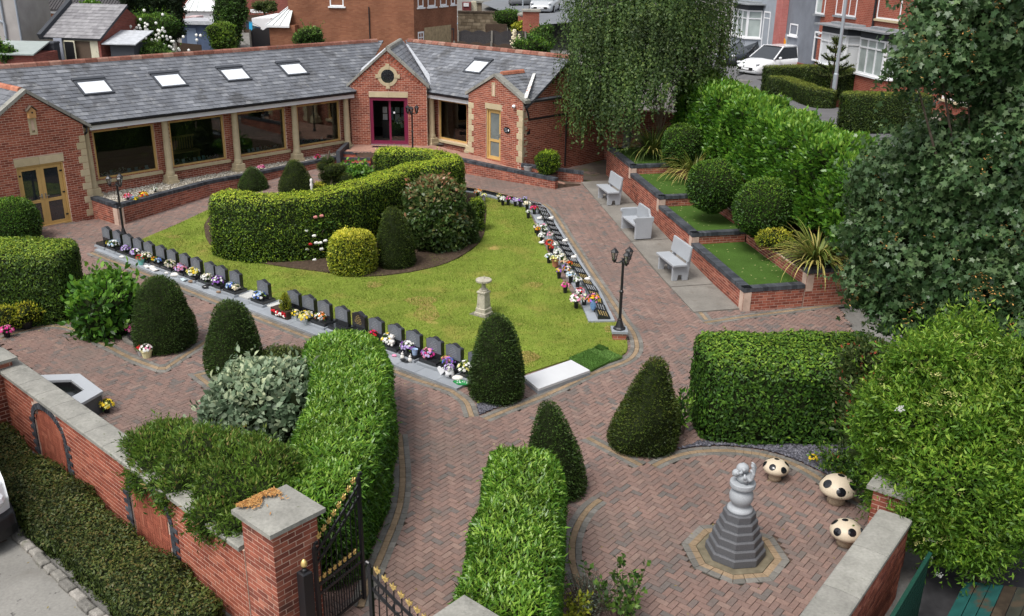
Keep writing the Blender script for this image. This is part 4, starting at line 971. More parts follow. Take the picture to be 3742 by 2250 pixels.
while t < 9:
    ln = random.uniform(.17,.34);r = random.random()
    one('sett',lambda m: (setattr(m,'cur',r),m.box(tuple(WP(t+ln/2,KO+.05+random.gauss(0,.012),-.06)),(ln-.02,.15,.11+random.gauss(0,.012)),aW+random.gauss(0,.04),ch=.03)),m_sett,kb,bevel=.012);t += ln
one('joint_line',lambda m: m.obox(WP(2.55,KO+.2,-.028),dW*.02-nW*0,nW*6,Z*.003),m_joint,bpy.data.objects['drive'])
# ------------------------------------------------------------------ terraces on the right
T0 = Vector((5.92,22.4,0));dT = Vector((-.155,.988,0)).normalized();eT = Vector((.972,.235,0)).normalized();nT = -eT
def TP(s,w_,z): return T0+dT*s+eT*w_+Z*z
m_turf = M('artificial_turf',(.05,.10,.018),.9,.1,noise=(1.5,.15),noise2=(50,.3),bump=(80,.5))
m_leafbit = M('fallen_leaf',(.55,.5,.25),.8,.1)
TIERS = [(0,4.08,.63),(4.08,7.42,.92),(7.42,10.95,1.22),(10.95,14.5,1.5)];WT = 1.72
labs = ['nearest terrace bed of turf with brick retaining wall and dark coping','second terrace bed of turf one step up the slope','third terrace bed with golden strap leaves spilling over its turf','farthest terrace bed under the weeping birch']
for k,(s0,s1,z) in enumerate(TIERS):
    t = thing('terrace_bed',labs[k],'terrace',TP(s0,0,gzp(TP(s0,0,0))));B_,C_ = [],[];mc = MB()
    zb0 = gzp(TP(s0,0,0));low_wall(TP(s1,0,0),TP(s0,0,0),zb0,zb0,z,-Vector((dT.y,-dT.x,0)),B_,C_,mc)
    zbn = zb0 if k == 0 else TIERS[k-1][2]-.12
    low_wall(TP(s0,0,0),TP(s0,WT,0),zbn,zbn,z,Vector((eT.y,-eT.x,0)),B_,C_,mc)
    emit(B_,'brick','brickwork',m_brick2,t,200);emit(C_,'coping_brick','coping_bricks',m_blue,t,150);mc.build('wall',m_mortar_l,t)
    one('turf',lambda m: m.prism([tuple(TP(a,b,0)[:2]) for a,b in ((s0+.2,.2),(s0+.2,WT),(s1+.02,WT),(s1+.02,.2))],z-.5,z-.06),m_turf,t)
    m2 = MB()
    for i in range(26): p = TP(random.uniform(s0+.25,s1),random.uniform(.25,WT-.05),z-.055);a = random.random()*6.28;m2.poly([p+Vector((cos(a),sin(a),.02))*.035,p+Vector((-sin(a),cos(a),.1))*.012,p-Vector((cos(a),sin(a),.0))*.03,p+Vector((sin(a),-cos(a),.1))*.012])
    tag(m2.build('fallen_leaves',m_leafbit,t),kind='stuff')
ub = thing('raised_planting_bed','raised brick planting bed behind the turf terraces','planter',TP(0,WT,0));B_,C_ = [],[];mc = MB()
low_wall(TP(0,WT+.02,0),TP(0,3.75,0),-.05,-.05,1.02,Vector((eT.y,-eT.x,0)),B_,C_,mc)
for k,(s0,s1,z) in enumerate(TIERS): low_wall(TP(s1,WT+.02,0),TP(s0,WT+.02,0),z-.1,z-.1,z+.36,nT,B_,C_,mc,cop=False)
emit(B_,'brick','brickwork',m_brick2,ub,250);emit(C_,'coping_brick','coping_bricks',m_blue,ub,60);mc.build('wall',m_mortar_l,ub)
one('soil',lambda m: [m.prism([tuple(TP(a,b,0)[:2]) for a,b in ((s0+(.2 if k == 0 else 0),WT+.1),(s0+(.2 if k == 0 else 0),3.8),(s1,3.8),(s1,WT+.1))],-.1,z+.30) for k,(s0,s1,z) in enumerate(TIERS)],m_soil,ub)
hw = thing('boundary_wall','tall dark red brick wall behind terraces and under the bright laurels','wall',TP(0,3.8,0))
hwb = []
for s0,s1,z in ((-2.2,4,2.1),(4,8,2.4),(8,14.5,2.7)):
    hwb += brick_pieces(TP(s1,3.8,0),-dT,nT,s1-s0,.7,z)
    one('coping',lambda m: m.obox(TP(s0,3.72,z),dT*(s1-s0),eT*.36,Z*.07),m_cope,hw)
emit(hwb,'brick','brickwork',m_brick2,hw,200);one('wall',lambda m: [m.obox(TP(s0,3.815,-.1),dT*(s1-s0),eT*.22,Z*(z+.1)) for s0,s1,z in ((-2.2,4,2.1),(4,8,2.4),(8,14.5,2.7))],m_mortar_l,hw)
# rear wall between the building and the terraces
ra,rb2 = EP(5.2,0,0),TP(14.6,3.9,0);d = (rb2-ra);ln = d.length;d.normalize();nn = Vector((d.y,-d.x,0))
rw_ = thing('boundary_wall','shaded dark brick wall behind birch trunk joining the building','wall',ra)
emit(brick_pieces(Vector((ra.x,ra.y,0)),d,nn,ln,.3,2.6),'brick','brickwork',m_brick2,rw_,150);one('wall',lambda m: m.obox(Vector((ra.x,ra.y,.2))-nn*.003,d*ln,-nn*.2,Z*2.42),m_mortar_l,rw_)
tag(sheet('side_yard',[tuple(RP(5.1,.5,0)[:2]),(e1.x,e1.y),tuple(TP(11,0,0)[:2]),tuple(TP(14.5,.0,0)[:2]),(rb2.x,rb2.y),(ra.x,ra.y)],M('damp_tarmac',(.11,.09,.075),.85,.3,noise=(1.2,.3),noise2=(20,.2),patch=(1.6,.55,.7,(.09,.10,.03))),.004,res=1),kind='structure')
# concrete pads under the benches
pl_,pr_ = gl([(1412,443),(1690,772)]),None
PADS = [(.15,2.05),(2.1,6.1),(6.15,10.2),(10.25,13.4)]
for i,(s0,s1) in enumerate(PADS):
    q = [TP(s0,-1.28,0),TP(s0,-.01,0),TP(s1,-.01,0),TP(s1,-1.28,0)]
    tag(sheet('concrete_pad',[(p.x,p.y) for p in q],m_conc,.035,res=1.0,skirt=.08),kind='structure')
# ------------------------------------------------------------------ foliage
def unit(a): return a/np.maximum(1e-9,np.linalg.norm(a,axis=-1,keepdims=True))
STAR = []
for i,(an,r) in enumerate(((-90,.12),(-62,.30),(-28,.62),(-6,.42),(22,.92),(52,.50),(90,1.05),(128,.50),(158,.92),(186,.42),(208,.62),(242,.30))): STAR.append((r*cos(radians(an)),r*sin(radians(an))+.1))
STAR = np.array(STAR)
def leaves(P,N,size,asp=.45,tilt=.5,up=.25,shape='leaf',fold=.12,rng=RNG):
    """leaf faces at points P with outward normals N -> V (n,k,3)"""
    n = len(P);T = unit(rng.normal(size=(n,3)));T = T-(T*N).sum(1,keepdims=True)*N
    a = unit(unit(T)*(1-tilt*.5)+N*tilt+np.array([0,0,up]));nn = unit(N+rng.normal(0,.35,(n,3)));w_ = unit(np.cross(a,nn));u = np.cross(w_,a)
    L = (size*(.65+.7*rng.random(n)))[:,None];W_ = L*asp
    if shape == 'leaf': return np.stack([P,P+a*L*.42+w_*W_*.5-u*L*fold*-1,P+a*L,P+a*L*.42-w_*W_*.5+u*L*fold],1)
    if shape == 'star': return P[:,None]+a[:,None]*STAR[None,:,1:2]*L[:,None]+w_[:,None]*STAR[None,:,0:1]*L[:,None]-u[:,None]*(np.abs(STAR[None,:,0:1])**1.5)*L[:,None]*.25
    if shape == 'hex': k = np.array([(0,0),(.28,.32),(.3,.62),(0,1),(-.3,.62),(-.28,.32)]);return P[:,None]+a[:,None]*k[None,:,1:2]*L[:,None]+w_[:,None]*k[None,:,0:1]*2*W_[:,None]+u[:,None]*(np.abs(k[None,:,0:1])*.35-k[None,:,1:2]**2*.12)*L[:,None]
def sample(V,F,n,rng=RNG):
    a,b,c = V[F[:,0]],V[F[:,1]],V[F[:,2]];cr = np.cross(b-a,c-a);ar = np.linalg.norm(cr,axis=1);i = rng.choice(len(F),n,p=ar/ar.sum())
    r1,r2 = np.sqrt(rng.random(n))[:,None],rng.random(n)[:,None];return a[i]*(1-r1)+b[i]*(r1*(1-r2))+c[i]*(r1*r2),unit(cr[i]),ar.sum()/2
def grid_tris(nu,nv,wrap=True):
    F = []
    for i in range(nu-1):
        for j in range(nv if wrap else nv-1):
            k = (j+1) % nv;a,b,c,d = i*nv+j,i*nv+k,(i+1)*nv+k,(i+1)*nv+j;F += [(a,b,c),(a,c,d)]
    return np.array(F)
def lump(V,amt,f=2.2,seed=0):
    r = np.random.default_rng(seed);o = np.zeros(len(V))
    for k in range(5): d = r.normal(size=3)*f*(1+.6*k);o += np.sin(V@d+r.random()*6.28)/(1+.5*k)
    return o*amt/2
def revolve(c,prof,nv=28,amt=.02,seed=0,sq=(1,1)):
    V = np.array([(r*cos(2*pi*j/nv)*sq[0],r*sin(2*pi*j/nv)*sq[1],z) for r,z in prof for j in range(nv)]);R_ = np.linalg.norm(V[:,:2],axis=1,keepdims=True)
    k = 1+lump(V,amt,3.0,seed)[:,None]/np.maximum(.15,R_);V[:,:2] *= k;return V+np.array(c),grid_tris(len(prof),nv)
def ellipsoid(c,r,nu=11,nv=18,amt=.08,seed=0):
    V = np.array([(sin(pi*i/(nu-1))*cos(2*pi*j/nv),sin(pi*i/(nu-1))*sin(2*pi*j/nv),-cos(pi*i/(nu-1))) for i in range(nu) for j in range(nv)])
    k = 1+lump(V,amt*2,2.6,seed)[:,None];F = grid_tris(nu,nv);return V*k*np.array(r)+np.array(c),F
def swept(path,width,z0s,z1s,amt=.04,seed=0,batter=.06,rnd_top=.16,endr=.35,step=.22):
    """hedge: rounded rectangular section along a line; path [(x, y)]"""
    P = [Vector(p) for p in path];L = [0]
    for a,b in zip(P[:-1],P[1:]): L.append(L[-1]+(b-a).length)
    n = max(6,int(L[-1]/step));rows = [];wid = width if callable(width) else (lambda s: width)
    ss = np.concatenate([[0,.04,.1,.2],np.linspace(.32,L[-1]-.32,n),[L[-1]-.2,L[-1]-.1,L[-1]-.04,L[-1]]])
    sec = [(-1,0),(-1.0,.5),(-.98,1-rnd_top),(-.9,1-rnd_top*.35),(-.72,1),(0,1.015),(.72,1),(.9,1-rnd_top*.35),(.98,1-rnd_top),(1.0,.5),(1,0),(.5,0),(-.5,0)]
    for s in ss:
        i = max(1,min(len(L)-1,int(np.searchsorted(L,s))));t = (s-L[i-1])/max(1e-9,L[i]-L[i-1]);p = P[i-1].lerp(P[i],t)
        e = 1.2*step;ia = max(0,s-e);ib = min(L[-1],s+e)
        def at(q): j = max(1,min(len(L)-1,int(np.searchsorted(L,q))));return P[j-1].lerp(P[j],(q-L[j-1])/max(1e-9,L[j]-L[j-1]))
        d = (at(ib)-at(ia)).normalized();nx = Vector((d.y,-d.x));ed = min(1,min(s,L[-1]-s)/endr);sc_ = sqrt(max(0,1-(1-ed)**2))*.94+.06;hz = .9+.1*sc_
        za,zb = z0s(p.x,p.y) if callable(z0s) else z0s,z1s(s/L[-1]) if callable(z1s) else z1s
        for x,z in sec: w_ = wid(s/L[-1])/2*sc_*(1-batter*(z-.5));q = p+nx*x*w_;rows.append((q.x,q.y,za+(zb-za)*z*hz))
    V = np.array(rows);nv = len(sec);F = grid_tris(len(ss),nv);C = V.mean(0)
    k = lump(V,amt,2.5,seed);N_ = np.zeros_like(V);cr = np.cross(V[F[:,1]]-V[F[:,0]],V[F[:,2]]-V[F[:,0]])
    for j in range(3): np.add.at(N_,F[:,j],cr)
    V = V+unit(N_)*k[:,None]
    capA = [(0,j,j+1) for j in range(1,nv-1)];b = (len(ss)-1)*nv;capB = [(b,b+j+1,b+j) for j in range(1,nv-1)]
    return V,np.vstack([F,capA,capB])
def orient(V,F):
    c = V.mean(0);a = V[F].mean(1)-c;cr = np.cross(V[F[:,1]]-V[F[:,0]],V[F[:,2]]-V[F[:,0]])
    if ((cr*a).sum(1) > 0).mean() < .5: F = F[:,::-1]
    return F
def shrub_mesh(name,surf,dens,size,mats,asp=.45,tilt=.5,up=.25,shape='leaf',depth=.06,topgrow_light=.35,parent=None,inset=.04,stuffmax=60000,twigs=None,fold=.12,flip=0.0):
    """core + leaves in one mesh; surf list of (V,F); rnd carries per-leaf colour, lifted on upward faces for new growth and painted-in sky light"""
    allV,allF,allR,allM = [],[],[],[];b = 0
    for V,F in surf:
        F = orient(V,F);c = V.mean(0);N_ = np.zeros_like(V);cr = np.cross(V[F[:,1]]-V[F[:,0]],V[F[:,2]]-V[F[:,0]])
        for j in range(3): np.add.at(N_,F[:,j],cr)
        Vi = V-unit(N_)*inset;ar = np.linalg.norm(cr,axis=1).sum()/2;n = min(stuffmax,int(ar*dens))
        P,N,_ = sample(V,F,n);P = P+N*(RNG.random((n,1))*-depth+depth*.35)
        if twigs:                                              # loose shoots beyond the outline: (per m2, length, leaves each)
            m_ = max(1,int(ar*twigs[0]));TPt,TN,_ = sample(V,F,m_);dr = unit(TN+RNG.normal(0,.45,(m_,3))+np.array([0,0,.25]));k_t = twigs[2];f_ = np.linspace(.1,1,k_t)[None,:,None];ln_ = (twigs[1]*(.4+.8*RNG.random((m_,1,1))))
            TPp = (TPt[:,None]+dr[:,None]*f_*ln_+RNG.normal(0,size*.25,(m_,k_t,3))).reshape(-1,3);P = np.vstack([P,TPp]);N = np.vstack([N,np.repeat(unit(dr+RNG.normal(0,.3,dr.shape)),k_t,0)]);n = len(P)
        Q = leaves(P,N,size*np.ones(n),asp,tilt,up,shape,fold);k = Q.shape[1]
        r = np.clip(RNG.random(n)*.62+topgrow_light*np.clip(N[:,2],0,1)+RNG.normal(0,.05,n),0,1)  # upward leaves paler: new growth plus overcast sky light put into the colour
        if flip: r = np.where(RNG.random(n) < flip,.97+.03*RNG.random(n),r*.95)
        core4 = np.c_[F,F[:,2]] if False else F
        allV.append(Vi);tri = core4+b;b += len(Vi)
        allF.append(('t',tri));allM.append(np.ones(len(tri),int));allR.append(np.full(len(tri),.15))
        allV.append(Q.reshape(-1,3));lf = np.arange(n*k).reshape(n,k)+b;b += n*k
        allF.append(('l',lf));allM.append(np.zeros(n,int));allR.append(r)
    me = bpy.data.meshes.new(name);V = np.vstack(allV).astype(np.float32);loops = np.concatenate([f.ravel() for _,f in allF]).astype(np.int32)
    sizes = np.concatenate([np.full(len(f),f.shape[1]) for _,f in allF]);st = np.concatenate([[0],np.cumsum(sizes)[:-1]]).astype(np.int32)
    me.vertices.add(len(V));me.vertices.foreach_set('co',V.ravel());me.loops.add(len(loops));me.loops.foreach_set('vertex_index',loops);me.polygons.add(len(st));me.polygons.foreach_set('loop_start',st)
    for m_ in mats: me.materials.append(m_)
    me.polygons.foreach_set('material_index',np.concatenate(allM).astype(np.int32));at = me.attributes.new('rnd','FLOAT','FACE');at.data.foreach_set('value',np.concatenate(allR).astype(np.float32))
    me.update(calc_edges=True);o = bpy.data.objects.new(name,me);COL.objects.link(o)
    if parent is not None: adopt(o,parent)
    return o
def g4(*c): return [(i/(len(c)-1),x) for i,x in enumerate(c)]
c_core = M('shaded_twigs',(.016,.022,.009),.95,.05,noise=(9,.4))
l_yew = LEAF('yew_needles',g4((.026,.058,.014),(.05,.10,.02),(.085,.15,.026),(.16,.22,.04)),noise=(2.4,.45))
l_yew_b = LEAF('browned_yew_needles',g4((.024,.05,.010),(.052,.088,.014),(.10,.14,.02),(.19,.18,.04)),noise=(2.2,.4))
l_hedge = LEAF('clipped_hedge_leaf',g4((.022,.055,.010),(.05,.11,.014),(.14,.24,.022),(.36,.45,.045)))
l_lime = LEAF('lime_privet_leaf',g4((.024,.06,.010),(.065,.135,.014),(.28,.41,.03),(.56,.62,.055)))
l_laurel = LEAF('glossy_laurel_leaf',g4((.018,.055,.010),(.045,.13,.016),(.10,.235,.022),(.24,.42,.05)),rough=.42,spec=.35)
l_port = LEAF('portugal_laurel_leaf',g4((.02,.06,.012),(.045,.115,.016),(.10,.21,.022),(.25,.38,.04)),rough=.48,spec=.3)
l_bright = LEAF('bright_laurel_leaf',g4((.028,.085,.012),(.07,.19,.02),(.15,.31,.03),(.32,.48,.07)),rough=.35,spec=.45)
l_gold = LEAF('golden_euonymus_leaf',g4((.06,.11,.015),(.26,.32,.03),(.55,.54,.045),(.75,.64,.09)))
l_phot = LEAF('photinia_leaf',g4((.03,.065,.015),(.065,.125,.028),(.13,.17,.05),(.34,.15,.075)),rough=.35,spec=.5)
l_red = LEAF('red_tipped_leaf',g4((.03,.06,.015),(.07,.11,.03),(.12,.15,.05),(.42,.09,.05)),rough=.4)
l_elae = LEAF('silvery_leaf',g4((.06,.11,.055),(.16,.24,.14),(.28,.36,.23),(.55,.60,.36)),rough=.4,spec=.45)
l_nand = LEAF('feathery_leaf',g4((.03,.065,.012),(.08,.16,.02),(.16,.26,.035),(.30,.22,.08)))
l_coton = LEAF('low_hedge_leaf',g4((.024,.046,.011),(.05,.08,.016),(.095,.125,.025),(.20,.14,.045)),noise=(1.6,.45))
l_dull = LEAF('dull_green_leaf',g4((.03,.05,.012),(.06,.095,.02),(.11,.15,.035),(.22,.24,.07)))
l_syc = LEAF('sycamore_leaf',g4((.028,.07,.022),(.06,.125,.042),(.11,.18,.07),(.18,.26,.11)),rough=.38,spec=.5)
l_eld = LEAF('elder_leaf',g4((.045,.11,.012),(.10,.22,.02),(.20,.34,.035),(.38,.47,.08)))
l_birch = LEAF('birch_leaf',g4((.03,.065,.018),(.06,.11,.028),(.10,.16,.04),(.20,.26,.06)),noise=(.9,.4))
l_con = LEAF('dark_conifer_leaf',g4((.010,.022,.010),(.02,.04,.016),(.035,.065,.02),(.06,.10,.025)))
l_mid = LEAF('garden_leaf',g4((.02,.05,.012),(.05,.11,.02),(.10,.20,.03),(.20,.32,.06)))
l_flax = LEAF('flax_blade',g4((.05,.085,.02),(.11,.17,.03),(.24,.27,.06),(.46,.38,.12)),trans=.25)
m_trunk_b = M('silver_birch_bark',(.20,.20,.185),.85,.2,noise=(5,.3),patch=[(6,.5,.6,(.06,.055,.05))])
def solve_h(c,v):
    lo,hi = 0.0,14.0
    for _ in range(30):
        md = (lo+hi)/2
        if PX((c[0],c[1],c[2]+md))[1] > v: lo = md
        else: hi = md
    return lo
BULLET = [(.90,0),(.98,.06),(1.0,.16),(.98,.28),(.94,.40),(.87,.53),(.78,.66),(.66,.78),(.53,.87),(.36,.94),(.18,.985),(.02,1.0)]
CONE = [(.92,0),(1.0,.10),(.98,.2),(.9,.34),(.78,.48),(.64,.62),(.50,.75),(.37,.86),(.25,.94),(.12,.985),(.02,1.0)]
def base_at(u,vb,hw,k=.8):
    p = G(u,vb);z = PX(p)[2];R = hw*S*z/FPX;d = Vector((p.x,p.y,0)).normalized();q = p+d*R*k;return Vector((q.x,q.y,gz(q.x,q.y))),R
def topiary(label,u,vb,vt,hw,mat=l_yew,prof=BULLET,size=.05,dens=1900,ut=None,group='clipped yew topiary',amt=.055,tg=.25,name='yew_topiary',cat='topiary',asp=.3):
    c,R = base_at(u,vb,hw);h = solve_h(c,vt);lean = 0
    V,F = revolve(c,[(r*R,z*h) for r,z in prof],amt=amt,seed=int(u))
    if ut is not None:
        tx = (ut-u)*S*PX(c+Z*h)[2]/FPX;V[:,0] += (V[:,2]-c.z)/h*tx
    t = thing(name,label,cat,c,group);shrub_mesh('foliage',[(V,F)],dens,size,[mat,c_core],asp=asp,tilt=.75,up=.3,depth=.05,topgrow_light=tg,parent=t,inset=.03,twigs=(20,.05,2))
    one('stem',lambda m: m.tube(c-Z*.1,c+Z*h*.6,.05,.03,7),m_bark,t);return t
topiary('tall clipped yew cone left of the fan headstone, in the left court',405,852,667,71,ut=402)
topiary('clipped yew cone standing alone between left court and headstone row',573,920,726,67,ut=570)
topiary('dark clipped yew cone at the near tip of lawn beside marble slab',1196,978,757,64,ut=1192,mat=l_yew)
topiary('broad brown tinged yew cone beside the large right hand hedge',1545,1102,863,84,ut=1567,mat=l_yew_b,prof=CONE,tg=.4)
topiary('yew cone behind the bright near hedge, partly hidden',1342,1215,971,72,ut=1315,prof=CONE)
topiary('yew dome against the curved hedge, right of golden bush',958,652,500,47,ut=950,mat=l_yew_b)
topiary('slim yew cone to the right of the photinia bush',1130,592,488,26,prof=CONE)
topiary('dark yew cone behind the curved hedge, nearer the planter steps',714,470,385,42,prof=CONE,mat=l_yew_b,dens=1500)
topiary('small yew cone behind the curved hedge at the planter',612,462,403,34,prof=CONE,dens=1500)
# golden bushes
def mound(name,label,cat,u,vb,vt,hw,mat,prof=None,size=.06,dens=1500,amt=.06,group=None,asp=.5,tg=.35,sq=(1,1),tilt=.6,depth=.08,shape='leaf',flip=0.0,z=None):
    if z is None: c,R = base_at(u,vb,hw)
    else:
        c = GP(u,vb,z);zc = PX(c)[2];R = hw*S*zc/FPX;c = c+Vector((c.x,c.y,0)).normalized()*R*.7
    h = solve_h(c,vt);prof = prof or [(.72,0),(.9,.12),(1.0,.35),(.97,.55),(.85,.76),(.62,.91),(.35,.98),(.03,1)]
    t = thing(name,label,cat,c,group);shrub_mesh('foliage',[revolve(c,[(r*R,z_*h) for r,z_ in prof],amt=amt,seed=int(u),sq=sq)],dens,size,[mat,c_core],asp=asp,tilt=tilt,depth=depth,topgrow_light=tg,parent=t,shape=shape,flip=flip,twigs=(14,size*2.2,4))
    one('stem',lambda m: m.tube(c-Z*.08,c+Z*h*.5,.04,.02,6),m_bark,t);return t,c,R,h
CUBE = [(.88,0),(.97,.1),(1.0,.3),(1.0,.55),(.95,.75),(.82,.9),(.55,.985),(.03,1)]
mound('golden_bush','clipped golden yellow euonymus bush at the front of the curved hedge','bush',852,668,558,54,l_gold,CUBE,dens=1800,size=.055)
mound('golden_bush','lime clipped bush at right end of the curved hedge','bush',1148,560,478,18,l_lime,CUBE,dens=1500,size=.055)
mound('photinia_bush','large rounded photinia with bronze tips in front of curved hedge','bush',1053,615,428,76,l_phot,size=.12,dens=420,amt=.16,asp=.4,tg=.5,shape='hex')
mound('ball_shrub','round clipped dark shrub beside oak double doors','shrub',45,590,478,60,l_port,size=.05,dens=1700)
mound('laurel_shrub','loose glossy laurel shrub between left hedge and yew cone','shrub',272,812,673,82,l_laurel,size=.17,dens=220,amt=.2,asp=.38,shape='hex',tilt=.7)
mound('silverleaf_shrub','large silvery variegated shrub in front of central hedge','shrub',648,1110,886,142,l_elae,size=.125,dens=460,amt=.16,asp=.42,shape='hex',sq=(1,.8))
mound('dull_shrub','dull bronze green shrub behind silvery shrub','shrub',680,925,838,75,l_dull,size=.06,dens=1000,amt=.15,sq=(1,.7))
mound('hosta_clump','pale green leafy clump behind the curved hedge','plant',855,448,405,42,l_laurel,size=.14,dens=250,amt=.15,asp=.5,shape='hex')
mound('golden_bush','small golden shrub behind curved hedge near cloud pruned pine','bush',772,462,440,16,l_gold,dens=1200)
# hedges
def hedge(label,path,width,z1,mat,dens=1100,size=.065,amt=.05,z0=None,tg=.38,seed=1,asp=.45,name='hedge',cat='hedge',group=None,base=None,rt=.16,depth=.06,tilt=.22,shape='leaf',batter=.06,endr=.35,tw=(9,.09,3)):
    V,F = swept(path,width,z0 or (lambda x,y: gz(x,y)),z1,amt,seed,rnd_top=rt,batter=batter,endr=endr);mid_ = path[len(path)//2]
    o = shrub_mesh(name,[(V,F)],dens,size,[mat,c_core],asp=asp,tilt=tilt,up=.1,depth=depth,topgrow_light=tg,shape=shape,twigs=tw);return tag(o,label,cat,group)
def gpl(pts,z): return [tuple(GP(*p,z)[:2]) for p in pts]
hc = smooth_line(gpl([(522,460),(600,474),(690,474),(780,464),(860,447),(930,425),(990,404)],1.85)+gpl([(1050,391),(1078,382),(1070,371),(1030,364),(960,362),(905,366)],1.95),4)
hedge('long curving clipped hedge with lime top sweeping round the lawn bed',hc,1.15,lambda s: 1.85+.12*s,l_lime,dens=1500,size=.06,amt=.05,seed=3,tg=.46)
lh = [(-16,23.0),(-14,21.9),(-12.2,21.45),(-10.75,21.75)]
hedge('square clipped hedge at left edge above the left court',lh,1.75,1.74,l_hedge,dens=1300,size=.06,amt=.06,seed=5,tg=.42,endr=.3)
rh = [(3.55,16.35),(4.6,16.3),(5.6,16.3),(7.3,16.4)]
hedge('big block hedge on the right with dark glossy front face',rh,1.95,1.6,l_port,dens=900,size=.075,amt=.05,seed=6,tg=.4,endr=.3)
fh = [(.26,12.75),(.2,11.6),(.08,10.3),(-.02,9.3),(-.05,8.6)]
hedge('bright laurel hedge block beside gateway path, nearest the camera',fh,1.12,1.36,l_bright,dens=1500,size=.10,amt=.05,seed=7,tg=.38,asp=.26,tilt=.6,endr=.25,batter=.02)
ch = smooth_line([(-3.45,17.15),(-3.05,15.9),(-2.8,14.6),(-2.72,13.2),(-2.78,12.0),(-3.0,10.95)],4)
hedge('long bright laurel hedge running from gate pier towards headstones',ch,lambda s: 1.45-.1*s,1.42,l_bright,dens=1400,size=.10,amt=.06,seed=8,tg=.38,asp=.26,tilt=.6,endr=.3,batter=.02)
ol = [tuple(WP(t_,.60,0)[:2]) for t_ in (-6,-3,0,3,6,6.75)]
hedge('low wide dark hedge between garden wall and drive setts',ol,1.02,.30,l_coton,dens=1500,size=.05,amt=.10,seed=9,tg=.3,z0=lambda x,y: -.08)
# nandina over the wall
def blob_list(L): return [(c,r*S*PX(c)[2]/FPX) for c,r in ((DEPTH(u,v,d),r) for u,v,d,r in L)]
nd = [ellipsoid(c,(R,R,R*.72),seed=i,amt=.14) for i,(c,R) in enumerate(blob_list([(400,1090,12.75,85),(375,1130,12.2,70),(480,1095,12.4,90),(460,1165,11.75,80),(570,1120,12.0,85),(560,1190,11.3,85),(650,1140,11.7,75),(520,1240,10.9,55),(560,1270,10.55,42),(640,1190,11.2,60)]))]
t = thing('spreading_shrub','feathery spreading shrub spilling over garden wall beside the gate pier','shrub',(-4.4,11.9,0));shrub_mesh('foliage',nd,1500,.075,[l_nand,c_core],asp=.3,tilt=.8,depth=.14,topgrow_light=.25,parent=t,flip=.03,twigs=(30,.2,6));one('stem',lambda m: m.tube((-4.3,11.8,0),(-4.3,11.8,1.2),.05,.03),m_bark,t)
# potted golden shrubs on the left
for i,(u,vb,vt,hw,lb) in enumerate(((20,800,745,24,'golden potted shrub at left edge beside pink flowers'),(66,795,738,34,'larger golden potted shrub under the left hedge'))):
    c,R = base_at(u,vb,hw*.5);t = thing('potted_shrub',lb,'potted plant',c);one('pot',lambda m: m.lathe([(.11,0),(.15,.2),(.16,.2),(.14,.19),(.13,.17)],c,14),m_plastic,t)
    h = solve_h(c,vt)-.15;R = hw*S*PX(c)[2]/FPX;shrub_mesh('foliage',[ellipsoid(c+Z*(.15+h/2),(R,R,h*.55),amt=.25,seed=i)],700,.06,[l_gold,c_core],asp=.45,tilt=.9,up=.5,depth=.1,parent=t)
# terrace shrubs
def ball_at(label,u,v,r_px,z,mat=l_port,dens=900,size=.07,fl=0.0,sqz=1.0):
    """ball whose centre is seen at (u, v) and whose foot stands at height z"""
    for y in np.linspace(20,45,400):
        c = DEPTH(u,v,y);R = r_px*S*PX(c)[2]/FPX
        if c.z-R*.9*sqz < z: break
    t = thing('round_shrub',label,'shrub',(c.x,c.y,z),'rounded terrace shrubs');shrub_mesh('foliage',[ellipsoid(c,(R,R,R*sqz),amt=.05,seed=int(u))],dens,size,[mat,c_core],asp=.42,tilt=.6,depth=.07,topgrow_light=.35,parent=t,flip=fl);one('stem',lambda m: m.tube((c.x,c.y,z-.1),c,.05,.03),m_bark,t)
ball_at('rounded dark green terrace shrub farthest up the slope',1645,352,50,1.55)
ball_at('rounded glossy terrace shrub, middle of the three',1722,446,64,1.28)
ball_at('rounded terrace shrub with few white flowers, nearest of three',1842,505,74,1.0,fl=.0)
mound('golden_bush','low golden shrub beside nearest terrace turf','bush',1862,602,553,46,l_gold,dens=900,z=1.0,sq=(1,.7))
def flax(label,u,v,z,ln,n,hang=.3,seed=0,yl=.5):
    c = GP(u,v,z);t = thing('flax_plant',label,'plant',c,'golden flax clumps');rg = np.random.default_rng(seed);Vs,Fs,Rs = [],[],[];b = 0
    for i in range(n):
        a = rg.random()*6.283;el = rg.uniform(.5,1.35);L = ln*rg.uniform(.6,1.1);w_ = rg.uniform(.018,.034);dr = rg.uniform(.5,1.9)
        p = np.array([c.x+cos(a)*rg.random()*.12,c.y+sin(a)*rg.random()*.12,c.z]);e = el;k = 8;side = np.array([-sin(a),cos(a),0]);rr = np.clip(rg.normal(yl,.25)+(.2 if el < .8 else 0),0,1)
        for j in range(k+1):
            ww = w_*(1-(j/k)**2.2)+.002;Vs += [p-side*ww,p+side*ww]
            p = p+np.array([cos(a)*cos(e),sin(a)*cos(e),sin(e)])*L/k;e -= dr/k*(1+.6*j/k)
            if p[2] < c.z-.35*hang*3: p[2] = c.z-.35*hang*3
        for j in range(k): Fs.append((b+2*j,b+2*j+1,b+2*j+3,b+2*j+2));Rs.append(rr)
        b += 2*(k+1)
    np_mesh('leaf_blades',np.array(Vs),np.array(Fs),[l_flax],rnd=np.array(Rs),parent=t);return c
flax('tall dark flax clump beside birch trunk',1572,372,1.55,1.75,230,seed=1,yl=.34);flax('golden flax clump arching over third terrace turf',1672,425,1.3,1.6,260,seed=2,yl=.6,hang=.6)
flax('golden flax clump between the two nearer round shrubs',1788,470,1.15,1.25,190,seed=3,yl=.55);flax('golden flax clump hanging over the near bed corner by the sycamore',1965,635,1.05,1.4,280,hang=.9,seed=4,yl=.55)
